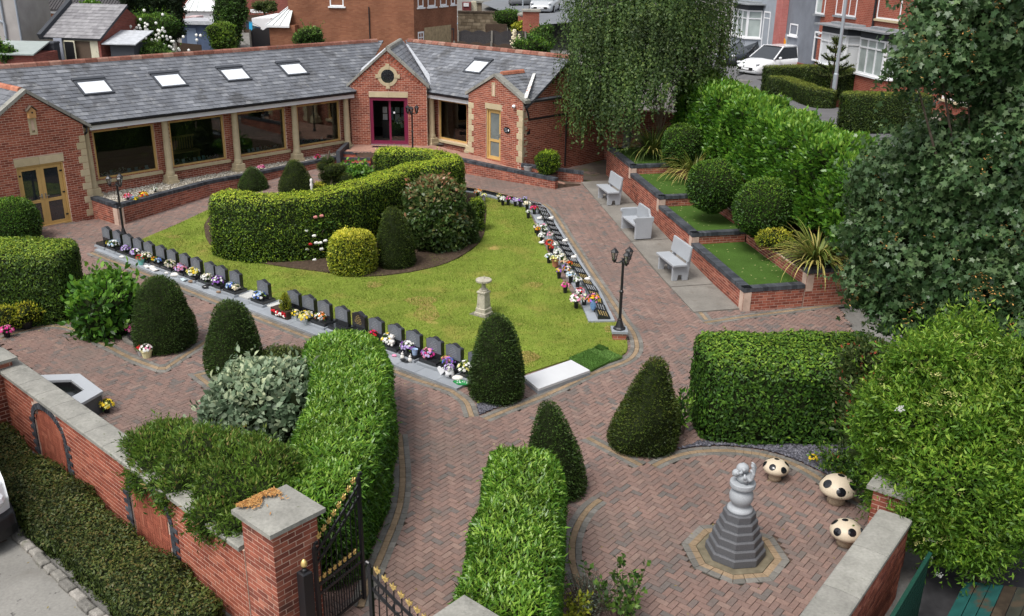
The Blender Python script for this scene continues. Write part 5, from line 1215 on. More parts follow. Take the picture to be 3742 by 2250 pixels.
# dry seed heads above the flax
mb = MB();rg = random.Random(5);m_seed = M('dry_seed_heads',[(0,(.26,.20,.13)),(1,(.46,.38,.28))],.9,.1)
for u0,v0,z0,nst in ((1590,330,1.8,16),(1680,370,1.6,8)):
    c = GP(u0,v0,z0)
    for i in range(nst):
        a = rg.random()*6.28;tp = c+Vector((cos(a)*.8*rg.random(),sin(a)*.5,1.3+rg.random()*.9));mb.path([c,c.lerp(tp,.5)+Z*.1,tp],[.012,.01,.006],5)
        for j in range(22): p = c.lerp(tp,.45+.55*rg.random())+Vector((rg.gauss(0,.07),rg.gauss(0,.07),rg.gauss(0,.05)));mb.cur = rg.random();mb.bar(p,p+Vector((rg.gauss(0,.03),rg.gauss(0,.03),-.09)),.022,.014)
tag(mb.build('flax_seed_heads',m_seed),'dry brown flax seed heads rising in front of the birch','seed heads',kind='stuff')
# bright laurel standards above the back wall
t = thing('laurel_hedge','tall bright laurel hedge running above the back wall','hedge',TP(6,3.3,1.2));V,F = swept([tuple(TP(q,3.35,0)[:2]) for q in np.linspace(-2.3,13.8,12)],1.7,lambda x,y: 1.7+(y-22)*.045,lambda q: 3.7+.6*q,.20,20,rnd_top=.25,endr=.6,step=.3)
shrub_mesh('foliage',[(V,F)],520,.15,[l_bright,c_core],asp=.32,tilt=.95,up=.5,depth=.22,topgrow_light=.34,parent=t,shape='hex',twigs=(6,.2,5))
for q in np.arange(-1.6,13.6,1.5): p = TP(q,3.3,1.0);one('trunk',lambda m: m.tube(p,p+Z*1.6,.06,.05,8),m_bark,t)
# rose bush
c,R = base_at(748,632,30);t = thing('rose_bush','white rose bush with one red bloom in front of the curved hedge','rose bush',c);rg = np.random.default_rng(3)
P = np.c_[rg.normal(0,.42,520),rg.normal(0,.14,520),rg.uniform(.15,1.2,520)];P[:,0] += (P[:,2]-.6)*.22;P += np.array(c);N = unit(np.c_[rg.normal(0,.5,520),-1+rg.normal(0,.3,520),.6+rg.normal(0,.3,520)])
np_mesh('leaves',leaves(P,N,np.full(520,.075),.6).reshape(-1,3),np.arange(520*4).reshape(-1,4),[l_port],parent=t)
one('stems',lambda m: [m.path([c+Vector((random.gauss(0,.06),0,0)),c+Vector((x*.5,random.gauss(0,.05),.5)),c+Vector((x,0,z_))],.012,5) for x,z_ in ((-.5,.8),(-.2,1.1),(.1,1.2),(.3,1.35),(.45,.9))],m_bark,t)
m_petal = M('white_petals',[(0,(.72,.72,.66)),(1,(.85,.85,.82))],.7,.2);m_redp = M('red_petals',(.45,.03,.03),.7,.2);m_pinkp = M('faded_pink_petals',(.55,.22,.2),.7,.2)
def bloom(m,p,r):
    for k in range(7): a = k*.9;m.ball(p+Vector((cos(a),sin(a)*.6,sin(a*1.7)*.4))*r*.5,r*.6,6)
for u,v,mt in ((738,556,m_petal),(757,568,m_petal),(728,580,m_petal),(772,585,m_petal),(762,585,m_petal),(784,580,m_petal),(740,600,m_petal),(722,622,m_petal),(758,626,m_petal),(748,588,m_redp),(760,523,m_pinkp),(775,520,m_pinkp),(775,600,m_petal)):
    p = DEPTH(u,v,c.y-.22);one('bloom',lambda m: bloom(m,p,.06),mt,t)
# cloud-pruned pine
c,R = base_at(797,462,10);t = thing('cloud_pruned_pine','cloud pruned conifer with separate clipped pads behind curved hedge','topiary',c);pads = []
for u,v,r in ((790,388,15),(780,402,16),(800,410,18),(818,408,17),(785,425,16),(812,428,20),(832,432,18),(795,445,20),(825,448,20)): p = DEPTH(u,v,c.y+random.uniform(-.3,.3));pads.append((p,r*S*PX(p)[2]/FPX))
for p,r in pads: shrub_mesh('foliage_pad',[ellipsoid(p,(r,r,r*.75),8,12,.06)],1500,.05,[l_yew_b,c_core],asp=.3,tilt=.8,topgrow_light=.3,parent=t)
one('trunk',lambda m: (m.path([c,c+Vector((.1,0,.5)),c+Vector((-.1,0,1.0)),c+Vector((.05,0,1.5))],[.06,.05,.04,.03],7),[m.tube(c+Z*max(.2,p.z-c.z-.3),p,.02) for p,r in pads]),m_bark,t)
# small plants at the bottom edge
def tuft(name,label,u,v,z,n,ln,mat,w_=.012,spread=.35,leafy=0,lsz=.06,seed=0,asp=.4):
    c = G(u,v) if z is None else GP(u,v,z);t = thing(name,label,'plant',c);rg = np.random.default_rng(seed);mb = MB();P = []
    for i in range(n):
        a = rg.random()*6.28;sp = spread*sqrt(rg.random());tip = c+Vector((cos(a)*sp,sin(a)*sp,ln*rg.uniform(.55,1.1)*(1-.3*sp/spread)));mb.cur = rg.random();mb.tube(c+Vector((cos(a),sin(a),0))*sp*.25,tip,w_*.6,w_*.3,4)
        for j in range(leafy): f = rg.uniform(.3,1);P.append(c.lerp(tip,f)+Vector((rg.normal(0,.02),rg.normal(0,.02),0)))
    if not leafy: mb.build('foliage',mat,t)
    else:
        mb.build('stems',m_bark,t);P = np.array(P);N = unit(P-np.array(c)+rg.normal(0,.2,P.shape));np_mesh('foliage',leaves(P,N,np.full(len(P),lsz),asp,tilt=.5).reshape(-1,3),np.arange(len(P)*4).reshape(-1,4),[mat],parent=t)
l_lav = LEAF('lavender_leaf',g4((.08,.11,.075),(.14,.18,.13),(.20,.25,.19),(.28,.33,.26)))
tuft('lavender_plant','grey green lavender at the foot of bright hedge, bottom edge',1415,1475,None,130,.62,l_lav,.012,.42,14,.045,1,.25)
tuft('currant_plant','loose leafy shrub with upright stems at bottom edge',1490,1500,None,15,1.0,l_mid,.012,.55,26,.085,2,.7)
tuft('golden_plant','small yellow green plant at the bottom edge',1390,1500,None,30,.5,LEAF('yellow_green_leaf',g4((.12,.2,.02),(.3,.38,.03),(.5,.52,.05),(.6,.58,.1))),.01,.22,22,.06,3,.6)
tuft('sucker_shoot','glossy shoots at left end of the right block hedge',1640,1045,None,16,1.0,l_laurel,.012,.28,14,.13,4,.4)
tuft('low_plant','dark leafy plant under the red tipped shrub by slate chippings',2010,1130,None,40,.55,l_port,.01,.5,24,.07,5,.4)
# slate chippings of the right bed
ebed = gl([zG(1180,425),zG(1300,405),zG(1500,398),zG(1700,420),zH(120,436),zH(260,474),zH(400,540),zH(560,620)])+[(6.9,14.0),(6.6,15.3),(3.6,15.4)]
eo = tag(sheet('planting_bed',ebed,m_soil,.02,res=.5,skirt=.03),kind='structure');tag(chips('slate_chippings',ebed,5200,m_chip,.03,.04),'dark slate chippings along the foot of right block hedge','chippings',kind='stuff')
tip = gl([(1150,975),(1156,1000),(1240,965),(1225,950)]);tag(chips('slate_chippings',tip,900,m_chip,.02,.03),'slate chippings in the paved tip under the yew','chippings',kind='stuff')
# worn straw coloured spots in the lawn, leaf litter on the paving
m_straw = M('straw_blades',[(0,(.30,.24,.07)),(1,(.50,.39,.15))],.9,.1)
for u,v,a,b in ((1270,882,50,26),(1030,770,55,40),(985,850,48,26),(985,878,30,20),(420,578,35,8),(1015,742,70,22),(1210,818,40,14),(560,610,40,8),(900,700,35,14),(1290,700,30,12),(1466,812,20,14)):
    pts = [tuple(G(u+.55*a*cos(q)*(1+.25*sin(3*q+u)),v*.955+20+.55*b*sin(q))[:2]) for q in np.linspace(0,6.1,12)]
    adopt(tag(grass('worn_grass',pts,int(a*b*.9),m_straw,.024,.022),kind='stuff'),lo_)
mb = MB()
for i in range(420):
    p = G(random.uniform(0,2468),random.uniform(430,1480),.004);a = random.random()*6.28;s_ = random.uniform(.012,.03);mb.cur = random.random()
    mb.poly([p+Vector((cos(a)*s_,sin(a)*s_,.004)),p+Vector((-sin(a)*s_*.4,cos(a)*s_*.4,.008)),p-Vector((cos(a)*s_,sin(a)*s_,-.004)),p+Vector((sin(a)*s_*.4,-cos(a)*s_*.4,.002))])
tag(mb.build('leaf_litter',M('scattered_leaf_litter',[(0,(.16,.11,.05)),(.6,(.25,.22,.07)),(1,(.4,.36,.2))],.9,.1)),'scattered small dry leaves on the paving','leaf litter',kind='stuff')
# ------------------------------------------------------------------ headstones and their kerb
KA = atan2(KDIR.y,KDIR.x)
m_letters = M('pale_lettering',(.30,.32,.34),.5,.3);m_goldtx = M('gold_lettering',(.62,.44,.14),.4,.5,metal=.4)
kerb_t = thing('memorial_kerb','long pale grey granite kerb carrying the row of black headstones','kerb',KP(7,.3))
k = 24
for i in range(k):
    a,b = -.12+i*14.75/k+.003,-.12+(i+1)*14.75/k-.003;r = random.random()
    one('kerb_slab',lambda m: (setattr(m,'cur',r),m.extr([KP(a,-.016*a,-.04),KP(b,-.016*b,-.04),KP(b,.72,-.04),KP(a,.72,-.04)],Z*.095)),m_granite_g,kerb_t,bevel=.006)
def headstone_proto():
    t = thing('headstone','x','headstone',(0,0,0),'black headstones along the lawn')
    one('plinth',lambda m: m.box((0,0,0),(.56,.50,.06)),m_granite_g,t,bevel=.004);one('base',lambda m: m.box((0,0,.06),(.51,.40,.08)),m_granite_b,t,bevel=.005)
    pr = [(x*1.1,z*1.17) for x,z in [(-.205,.0),(.205,.0),(.205,.345),(.17,.362),(.13,.36),(.08,.39),(.03,.412),(0,.416),(-.03,.412),(-.08,.39),(-.13,.36),(-.17,.362),(-.205,.345)]]
    st = one('stone',lambda m: m.extr([(x,.02,z+.14) for x,z in pr],(0,.10,0)),m_granite_b,t,bevel=.006)
    one('face_panel',lambda m: m.extr([(x*.93,.018,z*.72*.985+.272) for x,z in pr],(0,-.003,0)),m_granite_face,st)
    def tx(m):
        for j in range(6): w_ = (.10,.16,.2,.24,.26,.2)[j];z = .53-j*.04;[m.box((-w_/2+i*.022+.01,.0135,z),(.014 if (i*7+j) % 5 else .004,.002,.013)) for i in range(int(w_/.022))]
    one('lettering',tx,m_letters,st);return t
hs0 = headstone_proto();hs_list = []
HS_T = [-.47,.13,.70,1.25,1.81,2.42,2.98,3.58,4.13,4.76,5.26,5.88,7.05,8.25,8.81,9.38,10.01,10.6,11.16,11.79,12.36,12.99,13.56,14.2]
HS_D = ['at far end with one yellow flower','behind pale blue and white flowers','beside lilac flowers, third from far end','behind lilac flowers and glass globe','behind cream flowers and the turquoise bucket','behind yellow and blue flowers, sixth from far end','behind grey cream flowers, seventh from far end','behind pink flowers above the yew cone','behind lemon flowers','behind round white flowers, tenth from far end','behind purple and white flowers','behind blue and cream flowers before the empty slabs','standing alone between empty slabs with bright blue flowers','behind small golden conifer and planter trough','behind yellow roses and white mug','behind white and orange flowers at the hedge tip','with face half hidden behind the laurel hedge end','with gold carved brown face above the laurel hedge','with magenta flowers beside the laurel hedge','behind white bear and yellow flowers','behind purple and white flowers with blue bucket','behind pink and purple flowers, plain kerb in front','behind yellow and pink flowers above the football','half hidden behind the near yew cone']
for i,(t_,d_) in enumerate(zip(HS_T,HS_D)):
    loc = KP(t_+.42,.37,.055);lb = 'black granite headstone '+d_
    if i == 0: hs0.location = loc;hs0.rotation_euler.z = KA;hs0['label'] = lb;o = hs0
    else: o = dup(hs0,loc,KA+random.gauss(0,.015),lb)
    hs_list.append(o)
for ch in hs_list[17].children:
    if ch.name.startswith('stone'):
        for g in ch.children:
            if g.name.startswith('lettering'): g.data = g.data.copy();g.data.materials[0] = m_goldtx
            else: g.data = g.data.copy();g.data.materials[0] = m_granite_b
for i,t_ in enumerate((6.72,7.9)):
    p = KP(t_,.5,.056);one_ = one('blank_slab',lambda m: m.box(tuple(p),(.5,.46,.04),KA),M('pale_marble',(.52,.52,.5),.4,.4,noise=(3,.15)),bevel=.004)
    tag(one_,('pale blank plinth slab before the lone headstone','pale blank plinth slab after the lone headstone')[i],'slab','blank plinth slabs')
# ------------------------------------------------------------------ flowers
PET = {}
def petal(c):
    if c not in PET:
        col = dict(white=(.80,.80,.76),cream=(.74,.66,.48),yellow=(.78,.56,.04),lemon=(.74,.70,.22),pink=(.74,.28,.42),magenta=(.66,.05,.28),red=(.55,.02,.03),orange=(.78,.22,.03),purple=(.30,.12,.50),lilac=(.50,.42,.68),blue=(.10,.18,.55),sky=(.42,.56,.72),peach=(.76,.48,.32),grey=(.50,.47,.42),brown=(.30,.18,.09))[c]
        PET[c] = M(c+'_petals',[(0,tuple(x*.75 for x in col)),(1,tuple(min(.9,x*1.1) for x in col))],.75,.15)
    return PET[c]
m_terra = M('terracotta',(.40,.17,.09),.85,.2,noise=(6,.15));m_pblue = M('pale_blue_glaze',(.18,.34,.60),.25,.5);m_teal = M('turquoise_bucket',(.20,.55,.48),.5,.3);m_cream = M('cream_pot',(.72,.66,.38),.6,.3);m_clear = M('clear_glass_vase',(.45,.5,.5),.1,.6);m_stonepot = M('stone_pot',(.34,.33,.33),.8,.2)
POTS = dict(black=m_plastic,terra=m_terra,blue=m_pblue,teal=m_teal,cream=m_cream,glass=m_clear,stone=m_stonepot,white=m_white,granite=m_granite_b)
def bunch(label,c,r,cols,pot='black',ph=.12,pr=.055,n=None,name='flower_arrangement',shape='dome',group=None,flat=.75):
    c = Vector(c);t = thing(name,label,'flowers',c,group)
    if pot:
        if pot == 'blue': pf = [(.05,0),(.10,.06),(.12,.14),(.10,.22),(.055,.28),(.06,.30)];pf = [(a*pr/.055*.55,z*ph/.3) for a,z in pf]
        else: pf = [(pr*.72,0),(pr*.98,ph*.92),(pr*1.1,ph*.92),(pr*1.1,ph),(pr*.9,ph),(pr*.85,ph*.9)]
        one('pot',lambda m: m.lathe(pf,c,14),POTS[pot],t,smooth=False)
    r *= 1.12;n = n or int(34*(r/.13));rg = random.Random(hash(label) % 9999 if False else len(label)*31+int(c.x*100));per = {}
    for i in range(n):
        th_,ph_ = rg.random()*6.283,acos(1-rg.random()*1.15);rr = r*(.8+.25*rg.random());p = c+Z*(ph*.95+r*.15)+Vector((cos(th_)*sin(ph_)*rr,sin(th_)*sin(ph_)*rr,max(-.2,cos(ph_))*rr*flat+r*.1));per.setdefault(cols[i % len(cols)],[]).append((p,Vector((cos(th_)*sin(ph_),sin(th_)*sin(ph_),cos(ph_)+.2)).normalized()))
    for col,L_ in per.items():
        mb = MB()
        for p,nn in L_:
            mb.cur = rg.random();s_ = rg.uniform(.022,.036)*(r/.13)**.35;x = nn.orthogonal().normalized();y = nn.cross(x);k0 = len(mb.v);kk = 6
            mb.v += [tuple(p+nn*s_*.25)]+[tuple(p+(x*cos(a)+y*sin(a))*s_*(1.15 if j % 2 else .75)+nn*s_*(.35 if j % 2 else .05)) for j,a in enumerate(np.linspace(0,6.283,2*kk,endpoint=False))]+[tuple(p-nn*s_*.6)]
            for j in range(2*kk): mb.face((k0,k0+1+j,k0+1+(j+1) % (2*kk)));mb.face((k0+2*kk+1,k0+1+(j+1) % (2*kk),k0+1+j))
        tag(mb.build('blooms',petal(col),t),kind='stuff')
    m_ = int(n*1.4);P = [];N = []
    for i in range(m_): th_ = rg.random()*6.283;q = rg.random();P.append(c+Z*(ph*.9+r*q*.8)+Vector((cos(th_),sin(th_),0))*r*(.9-.4*q)*rg.uniform(.5,1.1));N.append((cos(th_),sin(th_),.5))
    np_mesh('leaves',leaves(np.array(P),unit(np.array(N)),np.full(m_,.07),.35).reshape(-1,3),np.arange(m_*4).reshape(-1,4),[l_port],parent=t);return t
z7 = zz(340,820,3.74);z8 = zz(1000,1030,3.247)
def at_row(u,v,off,z):
    """place on the headstone kerb under picture point (u, v)"""
    d = RAY(u,v);o = Vector((0,0,CAM_H));k = ((KERB0+KNRM*off)-o).dot(KNRM)/d.dot(KNRM);p = o+d*k;t_ = (p-KERB0).dot(KDIR);return KP(t_,off,z)
FR = 'flowers on the headstone kerb'
for (X,Y),r,cols,lb in (((205,222),.06,['yellow'],'single yellow flower on the farthest headstone base'),((290,300),.15,['sky','white'],'pale blue and white flowers at second headstone'),((450,330),.13,['lilac','lilac','purple'],'lilac flowers in dark pot at third headstone'),((590,400),.14,['lilac','purple','white'],'tall lilac flowers beside glass globe'),((740,465),.14,['cream','white'],'cream dome of flowers at fifth headstone'),((840,490),.08,['yellow','orange'],'deep yellow flower beside blue posy'),((895,490),.09,['sky','blue'],'small blue posy at sixth headstone'),((1060,580),.15,['grey','cream'],'faded grey cream flowers at seventh headstone'),((1205,620),.15,['pink','lilac'],'mauve pink flowers at eighth headstone'),((1375,690),.16,['lemon','yellow','white'],'lemon yellow flowers at ninth headstone'),((1560,750),.14,['white','white','cream'],'white ball flowers at tenth headstone'),((1715,805),.16,['purple','white','purple'],'purple and white flowers at eleventh headstone'),((1890,870),.12,['blue','sky','white'],'small blue flowers in glass beside cream ones'),((1955,875),.10,['cream','grey'],'small cream flowers before empty slab'),((2275,1010),.15,['blue','white','sky','blue'],'bright blue and white flowers at lone headstone')):
    bunch(lb,at_row(*z7(X,Y+40),.25,.195),r,cols,'granite',.06,.05,group=FR)
for (X,Y),r,cols,pot,off,lb in (((380,395),.16,['lemon','yellow','cream'],'glass',.12,'yellow roses in glass vases near planter trough'),((265,375),.10,['cream','yellow'],'glass',.14,'pale roses in glass vase beside trough'),((560,455),.13,['white','orange','white'],'white',.3,'white and orange flowers at tip of the laurel hedge'),((1185,615),.11,['red','magenta'],'granite',.34,'red magenta flowers beside laurel hedge'),((1370,715),.16,['white','white','yellow'],'granite',.34,'white and yellow flowers beside white bear'),((1600,765),.16,['purple','white','lilac'],'granite',.34,'purple and white flowers on base with blue bucket'),((1840,890),.15,['pink','purple','lilac','magenta'],'granite',.34,'bright pink and purple flowers over plain kerb'),((2045,895),.10,['yellow'],'granite',.34,'yellow roses at the football headstone'),((2060,930),.12,['pink','pink'],'granite',.3,'pink roses under the yellow roses'),((2080,965),.12,['purple','blue'],'granite',.28,'purple blooms lowest at the football headstone'),((2280,1020),.16,['white','white','lemon'],'granite',.3,'white and yellow flowers beside near yew cone')):
    bunch(lb,at_row(*z8(X,Y+45),off,.195 if off > .2 else .055),r,cols,pot,.06 if off > .2 else .16,.05,group=FR)
# keepsakes on the kerb
bk = bunch('red flowers in turquoise bucket on the kerb',at_row(*z7(672,600),.12,.055),.13,['red','brown','red'],'teal',.17,.10,group=FR)
p = at_row(*z7(685,395),.3,.195);gb = thing('glass_globe','clear glass globe on a headstone base among lilac flowers','ornament',p);one('globe',lambda m: m.ball(p+Z*.13,.085,18),thin_glass('globe_glass',(.8,.85,.88),.12),gb,smooth=True);one('foot',lambda m: m.lathe([(.05,0),(.05,.03),(.03,.05)],p,12),m_granite_b,gb)
def pebble(lb,q,off,r,mat,sq=(1.3,.9,.55),nm='keepsake_stone'): p = at_row(*q,off,.055+r*sq[2]*.8);o = one(nm,lambda m: m.ball(p,r,10,sq),mat,smooth=True);tag(o,lb,'ornament','keepsakes on the kerb')
m_shell = M('white_plaster',(.70,.68,.64),.7,.2,noise=(20,.1));m_brownst = M('brown_stone',(.22,.15,.10),.8,.2,noise=(12,.3))
for q,off,r,mt,lb in ((z7(400,460),.10,.07,m_shell,'white curled animal ornament on far kerb'),(z7(815,635),.12,.08,m_shell,'white shell ornament beside turquoise bucket'),(z7(1015,690),.12,.06,m_shell,'small pale shell on kerb above first yew cone'),(z7(1130,730),.14,.11,m_shell,'large white heart shaped stone on kerb'),(z7(1345,810),.12,.07,m_brownst,'round brown stone beside white book ornament'),(z7(1545,890),.10,.09,m_granite_b,'dark grey pointed stone on kerb'),(z7(1720,945),.10,.06,m_brownst,'brown pebble near the end of the far kerb'),(z8(1440,930),.12,.055,petal('pink'),'small pink candle holder on near kerb'),(z8(2185,1185),.10,.1,m_shell,'flat cream shell beside the near yew')): pebble(lb,q,off,r,mt)
def open_book(lb,q,off,s_=.1,mat=m_shell):
    p = at_row(*q,off,.056);t = thing('book_ornament',lb,'ornament',p,'keepsakes on the kerb')
    for sg in (-1,1): one('page',lambda m: m.extr([p,p+KDIR*sg*s_*1.1+Z*.035,p+KDIR*sg*s_*1.1+Z*.05,p+Z*.02],-KNRM*s_*1.3),mat,t)
open_book('open white book ornament left of the white shell',z7(780,600),.14);open_book('open white book ornament right of the white shell',z7(885,650),.14,.12);open_book('small pale blue book ornament on kerb',z7(1275,785),.14,.09,M('pale_blue_plaster',(.55,.66,.70),.7,.2));open_book('small dark photo book leaning on near kerb',z8(1580,945),.12,.09,m_granite_b)
tr = at_row(*z8(120,470),.12,.056);t = thing('planter_trough','dark wooden trough with red and white roses along its front','planter',tr);one('trough',lambda m: m.box((tr.x,tr.y,tr.z),(.62,.26,.2),KA),M('dark_timber',(.05,.035,.025),.8,.2,noise=(8,.3)),t)
mb = MB()
for i in range(18): q = tr+KDIR*random.uniform(-.28,.28)-KNRM*.15+Z*random.uniform(.08,.17);mb.cur = random.random();mb.ball(q,.032,6)
mb.build('roses',petal('red'),t)
mb = MB();[mb.ball(tr+KDIR*random.uniform(-.1,.3)-KNRM*.16+Z*random.uniform(.06,.14),.032,6) for i in range(9)];mb.build('white_roses',petal('white'),t)
gc = tr+KDIR*.12+Z*.18;t = thing('golden_conifer','small golden conifer growing in wooden trough','plant',gc);shrub_mesh('foliage',[revolve(gc,[(.07,0),(.12,.1),(.10,.25),(.05,.38),(.01,.46)],14,.02)],3500,.05,[l_gold,c_core],asp=.3,tilt=.9,up=.6,parent=t);one('stem',lambda m: m.tube(gc,gc+Z*.3,.012),m_bark,t)
p = at_row(*z8(435,385),.27,.196);mg = thing('white_mug','white mug on headstone base beside yellow roses','mug',p,None);one('cup',lambda m: m.lathe([(.05,0),(.055,.13),(.048,.13),(.045,.02)],p,14),m_white,mg,smooth=False);one('handle',lambda m: m.path([p+KDIR*.05+Z*.03,p+KDIR*.09+Z*.05,p+KDIR*.09+Z*.09,p+KDIR*.05+Z*.11],.01,5),m_white,mg)
p = at_row(*z8(1675,870),.25,.196);bk_ = thing('small_bucket','small pale blue bucket on headstone base','bucket',p);one('bucket',lambda m: m.lathe([(.05,0),(.07,.13),(.075,.13),(.06,.12),(.045,.02)],p,14),M('pale_blue_tin',(.34,.46,.66),.4,.4),bk_);one('handle',lambda m: m.path([p+KDIR*.07*cos(a)+Z*(.13+.0*a)-KNRM*.07*sin(a) for a in np.linspace(0,pi,8)],.005,4),m_metal,bk_)
p = at_row(*z8(1405,700),.27,.196);br = thing('toy_bear','white toy bear sitting among flowers at headstone','ornament',p)
one('body',lambda m: (m.ball(p+Z*.1,.07,10,(1,.9,1.15)),m.ball(p+Z*.22,.055,10),[m.ball(p+Z*.27+KDIR*.04*s_,.02,6) for s_ in (-1,1)],[m.ball(p+Z*.05-KNRM*.06+KDIR*.05*s_,.03,6) for s_ in (-1,1)],[m.ball(p+Z*.13-KNRM*.03+KDIR*.07*s_,.025,6) for s_ in (-1,1)]),m_shell,br,smooth=True)
p = at_row(*z8(2085,1165),.08,.055);ft = thing('football_pot','white and black football flowerpot on the kerb edge','flowerpot',p)
one('ball',lambda m: m.ball(p+Z*.11,.11,18),m_white,ft,smooth=True)
for i,(a,b) in enumerate(((-.4,.1),(.9,-.3),(.3,.9),(-1.5,.5),(2.2,.2))):
    n_ = (KDIR*sin(a)*cos(b)-KNRM*cos(a)*cos(b)+Z*sin(b)).normalized();x = n_.orthogonal().normalized();y = n_.cross(x);one('patch',lambda m: m.extr([p+Z*.11+n_*.108+(x*cos(j*1.2566)+y*sin(j*1.2566))*.035 for j in range(5)],n_*.004),m_black,ft)
bunch('purple and white flowers growing out of football pot',p+Z*.2,.10,['purple','white','lilac'],None,.0,group=FR)
p = at_row(*z8(1990,1100),.06,.056);tag(one('white_heart',lambda m: m.extr([p+KDIR*x*.12+Z*(y*.12+.09)-KNRM*.02 for x,y in ((0,-.8),(.7,0),(.85,.4),(.6,.75),(.25,.75),(0,.45),(-.25,.75),(-.6,.75),(-.85,.4),(-.7,0))],KNRM*.03),m_white),'white heart plaque leaning beside football pot','ornament')
for X,lb in ((1530,'small white rabbit ornament on near kerb'),(1620,'small white angel ornament on near kerb')):
    p = at_row(*z8(X,960),.1,.056);o = one('white_figurine',lambda m: (m.ball(p+Z*.06,.05,8,(1,.8,1.3)),m.ball(p+Z*.14,.032,8),m.ball(p+Z*.19+KDIR*.015,.015,6,(.6,.6,2))),m_shell,smooth=True);tag(o,lb,'ornament','keepsakes on the kerb')
p = at_row(*z8(2250,1230),.06,.056);t = thing('artificial_turf_mat','bright green artificial grass piece dotted white beside near yew','ornament',p);one('mat',lambda m: m.prism([(p.x+.2*cos(a)*(1+.2*sin(3*a)),p.y+.13*sin(a)) for a in np.linspace(0,6.1,14)],p.z,p.z+.02),M('bright_plastic_grass',(.02,.22,.06),.7,.2,noise=(60,.4)),t);one('daisies',lambda m: [m.ball(p+Vector((random.uniform(-.15,.15),random.uniform(-.08,.08),.025)),.015,6) for _ in range(14)],m_white,t)
# ------------------------------------------------------------------ tablet row on the right of the lawn
rk = thing('memorial_kerb','grey granite kerb of flat black tablets along right side of lawn','kerb',(2,26,0))
def along(line,t):
    P = [Vector((*q,0)) for q in line];L = 0
    for a,b in zip(P[:-1],P[1:]):
        l = (b-a).length
        if t <= L+l or b is P[-1]: return a.lerp(b,(t-L)/l),(b-a).normalized()
        L += l
re_len = sum((Vector(b)-Vector(a)).length for a,b in zip(right_edge[:-1],right_edge[1:]))
def rowpt(t,off,z=0.0):
    p,d = along(right_edge,t);n_ = Vector((-d.y,d.x,0));q = p+n_*off;return Vector((q.x,q.y,gz(q.x,q.y)+z)),d,n_
nsl = 16
for i in range(nsl):
    t0,t1 = re_len*i/nsl,re_len*(i+1)/nsl;a,b = rowpt(t0+.003,0)[0],rowpt(t1-.003,0)[0];c_,d_ = rowpt(t1-.003,.66)[0],rowpt(t0+.003,.66)[0];r = random.random()
    one('kerb_slab',lambda m: (setattr(m,'cur',r),m.extr([a-Z*.04,b-Z*.04,c_-Z*.04,d_-Z*.04],Z*(.095 if i else .11))),m_granite_g,rk)
t = thing('memorial_tablet','x','tablet',(0,0,0),'flat tablets right of the lawn')
tb = one('tablet',lambda m: m.hexa([(-.22,-.16,0),(.22,-.16,0),(.22,.16,0),(-.22,.16,0),(-.22,-.16,.045),(.22,-.16,.045),(.22,.16,.12),(-.22,.16,.12)]),m_granite_b,t,bevel=.005)
def tlines(m):
    for j in range(4):
        y = .09-j*.06;z = .045+(y+.16)/.32*.075+.002
        for i in range(11): m.obox((-.17+i*.031,y-.012,z),(.022 if (i+j) % 4 else .006,0,0),(0,.024,.0056),(0,0,.002))
one('lettering',tlines,m_goldtx,tb)
tab0 = t;ntab = 22;order_ = ['first','second','third','fourth','fifth','sixth','seventh','eighth','ninth','tenth','eleventh','twelfth','thirteenth','fourteenth','fifteenth','sixteenth','seventeenth','eighteenth','nineteenth','twentieth','twenty first','twenty second']
m_lt = M('silver_lettering',(.42,.43,.45),.4,.4)
for i in range(ntab):
    q,d,n_ = rowpt(.3+i*(re_len-.5)/(ntab-1)*1.0,.26,.06 if i else .07);rz = atan2(d.y,d.x);lb = 'black desk tablet, %s from the blue vase in right row' % order_[i] if i else 'black gold lettered desk tablet beside the blue vase'
    if i == 0: tab0.location = q;tab0.rotation_euler.z = rz;tab0['label'] = lb;o = tab0
    else: o = dup(tab0,q,rz+random.gauss(0,.03),lb,sc_=random.uniform(.92,1.06))
    if i % 3 == 1 or i > 8:
        for ch in o.children: ch.children and setattr(ch.children[0],'data',ch.children[0].data.copy()) is None and ch.children[0].data.materials.__setitem__(0,m_lt)
